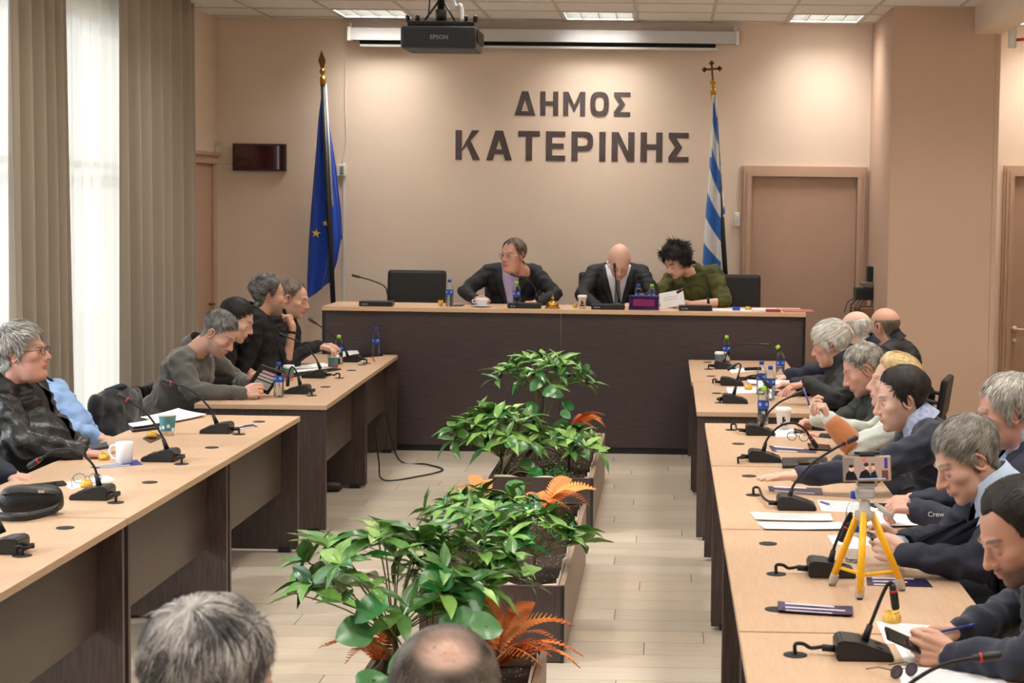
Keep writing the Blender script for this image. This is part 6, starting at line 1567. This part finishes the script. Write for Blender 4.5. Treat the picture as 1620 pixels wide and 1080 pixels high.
P_(label='bearded man in black t-shirt resting his chin on his fist', head=px(425,468,11.45), hs=HS, yaw=32, pitch=4, tyaw=12, build=1.15, sw=.19, seed=8, bare=True, face=dict(skin=SKC, brow=rgb(50,44,42), beard=(rgb(120,116,112), .65), hair=dict(SALT, col=rgb(48,46,47), top=.026, side=.008, lt=.04, ls=.01, n=3400, comb=(0, -1.2, .4), crown=(0, .08, .09), lift=.1)),
   top=dict(name='tshirt', mat=M_BLKTEE, k=.02, sleeve=0.0, fold=.013), collar=dict(mat=M_BLKTEE, gap=.1, h1=.02, r0=.08, r1=.075), res=(120,88),
   arms={-1: dict(w=px(463,519,11.6), e=px(452,578,11.55), d=(-.35, .1, 1), n=(-1, .2, 0), pose='fist'), 1: dict(w=px(412,600,11.1), e=px(383,583,11.1), d=(1, .1, -.1), pose='relax')}, watch={-1: M_RUBBER}, watch_at=.03, chairlab='black office chair under the bearded man in t-shirt')
P_(label='man in black long-sleeved top nearest the dais on left', head=px(464,472,12.1), hs=HS, yaw=-8, pitch=16, tyaw=0, build=1.1, seed=9, face=dict(skin=SKA, eyes='down', brow=rgb(52,42,36), hair=dict(BROWNG, top=.010, side=.004, lt=.022, ls=.008, recede=.6, n=2600, comb=(0, .6, .1))),
   top=dict(name='sweater', mat=M_BLKTEE, k=.018, fold=.012), collar=dict(mat=M_BLKTEE, gap=.1, h1=.03), res=(120,88),
   arms={1: dict(w=px(503,546,12.0), pole=(-.2, -.5, -.8), d=(1, .05, -.25), pose='relax'), -1: dict(w=px(505,548,12.4), pole=(-.2, .5, -.8), pose='relax')}, watch={1: M_CHROME}, watch_at=.0, chairlab='black office chair under the man nearest dais on left')
# dais ------------------------------------------------------------------------
DF = dict(floor=POD, seat=.92, chair=False, elbow_min=DT+.045)
P_(label='chairman in black suit and lilac shirt looking aside at the dais', head=px(812,404,13.98), hs=1.12, yaw=-126, pitch=2, tyaw=-93, neck=px(811,424,14.15), build=1.14, seed=10, **DF, face=dict(skin=SKD, w=1.02, fat=.006, neck=.049, gaze=-1, brow=rgb(100,84,72), hair=dict(BROWNG, top=.012, side=.007, lt=.028, ls=.012, recede=.7, n=2600, comb=(-.5, .5, .1))), glasses=(M_CHROME, 0), res=(124,92),
   top=dict(name='suit_jacket', mat=M_SUITB, k=.02, vee=(.36, .085), lapel=.05, fold=.010), inner=dict(mat=M_LILAC, k=.008), collar=dict(mat=M_LILAC, gap=.42, h1=.045, r0=.086, r1=.076),
   arms={1: dict(w=px(752,474,13.78), pole=(-1, .1, -.35), d=(.6, -.8, .05), n=(.6, .3, -.6), pose='hold'), -1: dict(w=px(851,479,13.76), pole=(1, .1, -.35), d=(-.9, -.4, 0), pose='relax')})
P_(label='bald man in black suit and grey tie bent over papers', head=px(980,413,13.92), hs=1.14, yaw=-88, pitch=42, tyaw=-90, neck=px(978,424,14.16), build=1.16, seed=11, **DF, face=dict(skin=SKB, eyes='down', brow=rgb(150,130,115), hair=dict(GREY, bald=.012, side=.004, top=.003, ls=.008, lt=.004, n=700)), res=(124,92),
   top=dict(name='suit_jacket', mat=M_SUITB, k=.022, vee=(.38, .10), lapel=.05, fold=.010), inner=dict(mat=M_WSHIRT, k=.009, tie=M_TIE), collar=dict(mat=M_WSHIRT, gap=.4, h1=.035, r0=.086, r1=.076),
   arms={1: dict(w=px(944,484,13.74), pole=(-1, .1, -.4), d=(.8, -.5, 0), pose='relax'), -1: dict(w=px(1008,482,13.74), pole=(1, .1, -.4), d=(-.8, -.5, 0), pose='relax')})
P_(label='dark curly-haired woman in olive blouse reading a sheet', head=px(1070,413,13.95), hs=1.06, yaw=-138, pitch=34, roll=-4, tyaw=-112, neck=px(1094,432,14.12), build=1.08, sw=.185, seed=12, **DF, bare=True, hip=(px(1122,470,14.25)[0], 14.26), face=dict(skin=SKB, eyes='down', neck=.046, jaw=.93, brow=rgb(40,30,28), lip=rgb(176,90,86), hair=dict(DARKH, top=.040, side=.030, lt=.05, ls=.045, curl=.9, n=4600, lift=.55, lump=.5, csc=40, wd=.002)), res=(120,88),
   top=dict(name='blouse', mat=M_OLIVE, k=.024, sleeve=.10, fold=.016), collar=dict(mat=M_OLIVE, gap=.6, h1=.03),
   arms={-1: dict(w=px(1092,481,13.72), e=px(1146,484,13.86), d=(-1, -.1, .1), n=(.0, -.6, -.6), pose='hold'), 1: dict(w=px(1056,484,13.80), pole=(-.8, .3, -.4), d=(.6, -.6, .2), pose='hold')})
# right side -------------------------------------------------------------------
P_(label='white-haired man in black jacket, first on right behind bottle pair', head=px(1314,545,10.6), leanside=.4, hs=1.12, yaw=163, pitch=16, tyaw=178, build=1.15, seed=13, face=dict(skin=SKD, eyes='down', brow=rgb(190,184,176), hair=dict(WHITEH, top=.028, side=.016, lt=.05, ls=.028, curl=.35, n=4600, comb=(.2, .9, .2), lift=.22)), res=(120,88),
   top=dict(name='jacket', mat=M_BLKJ, k=.026, fold=.016), collar=dict(mat=M_BLKJ, gap=.25, h1=.06, r0=.09, r1=.08),
   arms={-1: dict(w=px(1276,607,10.35), pole=(.3, -.5, -.8), d=(-1, -.1, -.15), pose='relax'), 1: dict(w=(.84,10.85,.80), pole=(.3, .5, -.8), pose='relax')}, chairlab='black office chair under the white-haired man')
P_(label='balding white-haired man in navy jacket, second from back on right', head=px(1353,524,11.5), leanside=.4, hs=1.12, yaw=146, pitch=12, tyaw=172, build=1.12, seed=14, face=dict(skin=SKB, brow=rgb(170,160,150), hair=dict(WHITEH, col=rgb(176,170,162), bald=.055, side=.009, top=.006, ls=.02, lt=.02, n=2600)), res=(110,80),
   top=dict(name='jacket', mat=M_SUITN, k=.024, fold=.012), collar=dict(mat=M_SUITN, gap=.3, h1=.05), arms={-1: dict(w=(.86,11.25,.80), pole=(.3, -.5, -.8), pose='relax'), 1: dict(w=(.86,11.8,.80), pole=(.3, .5, -.8), pose='relax')}, chairlab='black office chair under the balding man in navy')
P_(label='bald man in black jacket farthest back on the right', head=px(1398,517,12.15), leanside=.4, hs=1.14, yaw=140, pitch=4, tyaw=165, build=1.15, seed=15, face=dict(skin=SKC, w=1.03, fat=.012, brow=rgb(120,100,90), hair=dict(BROWNG, col=rgb(110,96,84), bald=.032, side=.005, top=.003, ls=.012, lt=.008, n=1800)), res=(110,80),
   top=dict(name='jacket', mat=M_BLKJ, k=.026, fold=.012), collar=dict(mat=M_BLKJ, gap=.3, h1=.05), arms={-1: dict(w=(1.12,11.9,.79), pole=(.3, -.5, -.8), pose='relax'), 1: dict(w=(1.10,12.3,.79), pole=(.3, .5, -.8), pose='relax')}, chairlab='black office chair under the bald man farthest right')
P_(label='grey-haired man in dark green jacket looking down at phone', head=px(1366,584,9.2), leanside=.4, hs=1.14, yaw=180, pitch=26, tyaw=180, build=1.15, seed=16, face=dict(skin=SKD, eyes='down', brow=rgb(90,80,74), beard=(rgb(120,110,104), .3), hair=dict(GREY, col=rgb(104,98,92), top=.012, side=.007, lt=.024, ls=.012, n=3400, comb=(0, .8, .1))), res=(124,92),
   top=dict(name='jacket', mat=M_DGREEN, k=.026, fold=.016), collar=dict(mat=M_DGREEN, gap=.3, h1=.045), arms={-1: dict(w=px(1306,700,8.95), pole=(.3, -.5, -.8), d=(-1, .1, .1), n=(.1, .9, -.3), pose='hold'), 1: dict(w=px(1296,676,9.25), pole=(.3, .5, -.8), d=(-1, -.1, .1), n=(0, -.9, -.3), pose='hold')}, chairlab='black office chair under the man in dark green')
P_(label='blonde woman in pastel sweater raising her clasped hands', head=px(1412,605,8.45), leanside=.4, hs=1.08, yaw=176, pitch=-2, tyaw=180, seed=17, face=dict(skin=SKB, neck=.044, jaw=.92, brow=rgb(150,120,90), hair=dict(col=rgb(206,172,118), col2=rgb(240,216,168), top=.034, side=.028, lt=.06, ls=.06, curl=.12, n=4200, comb=(0, -1.4, .1), crown=(0, .1, .09), drop=.06, lift=.06)), res=(110,80),
   top=dict(name='sweater', mat=M_PASTEL, k=.016, fold=.010), collar=dict(mat=M_PASTEL, gap=.1, h1=.04), arms={-1: dict(w=px(1313,664,8.3), e=px(1352,722,8.25), d=(-.45, .0, 1), n=(-1, .2, -.2), pose='grip'), 1: dict(w=px(1291,662,8.5), e=px(1375,700,8.75), d=(-.35, -.1, 1), n=(1, -.2, .1), pose='hold')}, hands=.92, chairlab='black office chair under the blonde woman')
P_(label='dark-haired young man in navy sweater stretching an arm across table', head=px(1426,632,7.45), hs=1.12, yaw=184, pitch=12, tyaw=182, build=1.14, sw=.185, seed=18, face=dict(skin=SKB, gaze=0, brow=rgb(40,32,30), beard=(rgb(110,90,82), .25), hair=dict(DARKH, col=rgb(36,28,27), top=.022, side=.009, lt=.03, ls=.010, n=5600, comb=(.3, -.5, .5), curl=.12, lift=.12)), res=(140,104),
   top=dict(name='sweater', mat=M_NAVY, k=.022, fold=.014, vee=(.10, .06)), inner=dict(mat=M_CHECK, k=.010, cuff_to=1.0), collar=dict(mat=M_CHECK, gap=.4, h1=.05, flare=.008),
   arms={-1: dict(w=px(1266,752,7.2), e=px(1375,744,7.15), d=(-1, .05, -.05), n=(0, 0, -1), pose='flat'), 1: dict(w=(.80,7.75,.80), pole=(.3, .5, -.8), pose='relax')}, chairlab='black office chair under the young man in navy')
P_(label='grey-haired man in navy suit typing on phone, wearing watch', head=px(1530,726,5.75), hs=1.14, yaw=190, pitch=30, tyaw=182, build=1.15, seed=19, face=dict(skin=SKB, eyes='down', nose=1.12, brow=rgb(96,86,80), hair=dict(GREY, col=rgb(104,100,96), col2=rgb(166,162,156), top=.018, side=.010, lt=.032, ls=.016, n=7000, comb=(0, 1.0, .2), wd=.0012)), res=(160,118),
   top=dict(name='suit_jacket', mat=M_SUITN, k=.022, vee=(.36, .08), lapel=.045, fold=.015, vox=.011), inner=dict(mat=M_LBLUE, k=.010, cuff_to=1.06), collar=dict(mat=M_LBLUE, gap=.4, h1=.05, r0=.086, r1=.076),
   arms={-1: dict(w=px(1436,882,5.62), e=px(1546,893,5.55), d=(-1, .25, .35), n=(.1, .9, -.2), pose='hold'), 1: dict(w=px(1424,858,5.85), pole=(.3, .5, -.8), d=(-1, -.1, .1), n=(0, -.8, .3), pose='hold')}, watch={-1: M_RUBBER}, watch_at=-.012, chairlab='black office chair under the grey-haired man in suit')
P_(label='older grey-haired man in navy jacket with striped collar at right edge', head=px(1594,652,6.45), hs=1.14, yaw=176, pitch=14, tyaw=180, build=1.16, seed=20, face=dict(skin=SKD, eyes='down', brow=rgb(140,130,122), hair=dict(WHITEH, col=rgb(150,146,140), col2=rgb(206,202,196), top=.018, side=.014, lt=.036, ls=.024, recede=.5, curl=.4, n=5200)), res=(132,96),
   top=dict(name='jacket', mat=M_SUITN, k=.024, vee=(.30, .08), fold=.014), inner=dict(mat=M_CHECK, k=.012, cuff_to=1.0), collar=dict(mat=M_CHECK, gap=.35, h1=.05),
   arms={-1: dict(w=px(1452,805,6.35), e=px(1530,838,6.2), d=(-1, .1, .1), n=(0, .3, -.9), pose='hold'), 1: dict(w=px(1450,790,6.8), pole=(.3, .5, -.8), pose='relax')}, chairlab='black office chair under the older man at right edge')
P_(label='bearded dark-haired man in navy sweater writing at bottom right', head=px(1612,842,4.6), hs=1.12, yaw=194, pitch=30, tyaw=184, build=1.15, seed=21, face=dict(skin=SKC, eyes='down', brow=rgb(36,30,28), beard=(rgb(60,50,46), .75), hair=dict(DARKH, sidegrey=rgb(60,50,46), top=.020, side=.006, lt=.030, ls=.008, recede=.35, n=7000, comb=(.2, -.8, .5), wd=.0012)), res=(160,118),
   top=dict(name='sweater', mat=M_NAVY, k=.024, fold=.015, vox=.011), collar=dict(mat=M_NAVY, gap=.1, h1=.035),
   arms={-1: dict(w=px(1512,1038,4.52), e=px(1625,1050,4.40), d=(-1, .1, .18), n=(.15, .9, -.1), pose='hold'), 1: dict(w=px(1522,1000,4.78), e=(px(1522,1000,4.78)[0]+.25, 4.98, .84), d=(-1, -.05, .05), n=(.2, -.3, -.9), pose='grip')}, watch={-1: M_CHROME}, watch_at=.015, chairlab='black office chair at bottom right under bearded man')
# foreground heads ---------------------------------------------------------------
P_(label='grey curly-haired person seen from behind at bottom left', head=px(336,1078,2.75), hs=1.12, yaw=62, pitch=4, tyaw=86, build=1.1, seed=22, face=dict(skin=SKB, brow=rgb(120,116,110), hair=dict(GREY, col=rgb(74,72,74), col2=rgb(206,202,200), top=.017, side=.007, lt=.05, ls=.028, curl=.6, n=16000, lift=.05, wd=.0008, csc=20, lump=.5, hug=.34)), res=(120,88),
   top=dict(name='jacket', mat=M_SUITN, k=.022), collar=dict(mat=M_SUITN), arms={1: dict(w=(-.45,2.95,.75), pose='relax'), -1: dict(w=(-.95,2.95,.75), pose='relax')}, chairlab='black office chair at bottom left under grey-haired person')
P_(label='person with thinning brown hair and bald spot, seen from behind', head=px(704,1122,2.85), hs=1.13, yaw=96, pitch=6, tyaw=92, build=1.1, seed=23, face=dict(skin=SKB, brow=rgb(90,76,66), hair=dict(BROWNG, col=rgb(78,68,62), col2=rgb(132,122,114), top=.014, side=.010, lt=.030, ls=.016, curl=.2, n=15000, wd=.0008, spot=(.004, -.070, .092, .050), lift=.05, hug=.3, thr=.3)), res=(120,88),
   top=dict(name='jacket', mat=M_BLKJ, k=.022), collar=dict(mat=M_BLKJ), arms={1: dict(w=(-.1,2.95,.75), pose='relax'), -1: dict(w=(-.6,2.95,.75), pose='relax')}, chairlab='black office chair at bottom centre under balding person')
for k_ in PEOPLE:
    person(k_)
# ------------------------------------------------------------------ held things
# folio tablet in the grey-sweater man's hands
c = aty(419, 600, 10.35)
t = thing('tablet_folio', 'black tablet folio with card slots held by grey-sweater man', 'tablet', c); t.rotation_euler = (math.radians(38), math.radians(22), math.radians(28))
MB().bevbox((0, 0, 0), (.145, .014, .20), .005).build('cover', M_BLACK, t)
for zz, w_, c_ in ((.062, .09, (225, 190, 200)), (.034, .10, (225, 228, 238)), (.008, .10, (225, 228, 238)), (-.04, .10, (205, 210, 226))): MB().bevbox((.0, -.0085, zz), (w_, .003, .018 if zz > -.03 else .055), .001).build('card', mat('card_%d_%d_%d' % c_, rgb(*c_), .5), t)
def phone_at(label, p, rot, name='phone'):
    t = thing(name, label, 'phone', p); t.rotation_euler = [math.radians(a_) for a_ in rot]
    MB().bevbox((0, 0, 0), (.148, .072, .009), .004).build('case', M_BLACKG, t); MB().bevbox((0, 0, .0048), (.138, .064, .0012), .0005).build('screen', M_SCREEN, t); return t
phone_at('black phone held by the bearded man at bottom right', aty(1440, 1018, 4.55), (12, 24, 4))
phone_at('dark phone held by the man in navy suit', aty(1404, 862, 5.72), (10, 28, 10)); phone_at('black phone held by the man in dark green', aty(1276, 688, 9.1), (10, 20, 0)); phone_at('black phone under the hand of man with striped collar', aty(1404, 800, 6.5), (0, 4, 20))
A = aty(1483, 1000, 4.72); B = aty(1541, 988, 4.75); t = thing('pen', 'blue pen in the bearded man\'s hand', 'pen', A, 0, 'pens'); MB().tube([(0,0,0), (B-A)*.1, (B-A)*.85], [.001, .0045, .0045], 8).build('barrel', mat('pen_blue', rgb(50,60,130), .4), t); MB().tube([(B-A)*.85, B-A], .0048, 8).build('cap', M_CAPB, t)
A = aty(1271, 613, 8.4); B = aty(1283, 648, 8.4); t = thing('pen', 'violet pen in the blonde woman\'s raised hands', 'pen', A, 0, 'pens'); MB().tube([(0,0,0), (B-A)*.8], .0045, 8).build('barrel', mat('violet_pen', rgb(100,90,170), .4), t); MB().tube([(B-A)*.8, B-A], .004, 8).build('cap', M_WHITE, t)
c = aty(1063, 473, 13.62); t = thing('paper', 'white sheet held upright by the woman in olive', 'paper', c, 0, PG); t.rotation_euler = (math.radians(-18), math.radians(-12), math.radians(-10))
MB().box((0, 0, 0), (.20, .0012, .13)).build('sheet', M_PAPER, t); L_ = MB()
for k in range(2): L_.box((-.01, -.0012, .02-.02*k), (.11, .0006, .004))
L_.build('print', M_INK, t)
# orange forearm panel of the blonde woman's sweater
bl = [k_ for k_ in PEOPLE if 'blonde' in k_['label']][0]; E_, W_v = bl['_arms'][-1]; O = bl['_O']; e0 = E_-O; w0 = W_v-O
MB().tube([e0+(w0-e0)*u_ for u_ in (-.02, .2, .5, .8, .98)], [.056, .062, .058, .050, .044], 18).build('sleeve_panel', M_ORNG, bl['_t'])
# small name tape on the striped-collar man's sleeve
r8 = [k_ for k_ in PEOPLE if 'striped collar' in k_['label']][0]; E_, W_v = r8['_arms'][-1]
# jacket draped over a chair beside the sheer curtain
w = aty(250, 690, 9.55)
place_chair(w.x, 9.55, 0, math.radians(75), 'black office chair with dark jacket over it, by the curtain', 'chairs under the seated people')
B = Body(); B.ell((0, 0, .80), (.23, .065, .10)); B.ell((0, -.0, .62), (.24, .08, .2)); B.cap((-.19, 0, .84), (-.22, .02, .5), .04, .05); B.cap((.19, 0, .84), (.22, .02, .5), .04, .05)
V, F, N_ = remesh(B, .014, 3); V = fold(V, N_, .016, 8, 40)
t = thing('draped_jacket', 'dark navy jacket hanging over a chair back by curtain', 'jacket', (w.x-.27*math.sin(math.radians(75)), 9.55+.27*math.cos(math.radians(75)), 0), math.radians(75)); mk('garment', V, F, mat('dark_velvet', rgb(20,22,32), .85, sheen=.4), t)
MB().tube(spline([(-.10, 0, .88), (0, -.03, .90), (.10, 0, .88)], 6), .018, 10).build('collar', M_SUITN, t)

def drop(o):
    for ch in list(o.children): drop(ch)
    bpy.data.objects.remove(o)
drop(chair1)
bpy.data.scenes.remove(WORK)

# small woven name on a navy sleeve
def decal(owner, x, y, txt, size, m):
    d = Vector(_ray(x, y)).normalized(); best = None
    for o in owner.children:
        if o.type != 'MESH' or 'jacket' not in o.name: continue
        T0 = owner.location; bv = BVHTree.FromPolygons([v.co+T0 for v in o.data.vertices], [tuple(p.vertices) for p in o.data.polygons]); h_ = bv.ray_cast(Vector(CC), d)
        if h_[0] is not None and (best is None or h_[3] < best[3]): best = h_
    if best is None: return
    n_ = best[1] if best[1].dot(d) < 0 else -best[1]; n_ = (n_*.25-d*.75).normalized(); z_ = n_; x_ = Vector((1, 0, 0)); x_ = (x_-z_*x_.dot(z_)).normalized(); y_ = z_.cross(x_)
    me = text_mesh(txt, size, .0006); me.materials.append(m); o = link('sleeve_logo', me, owner)
    o.matrix_basis = Matrix.Translation(best[0]+n_*.020-owner.location) @ Matrix((x_, y_, z_)).transposed().to_4x4()
bpy.context.view_layer.update()
decal(r8['_t'], 1482, 814, 'Crew', .026, M_WHITE)
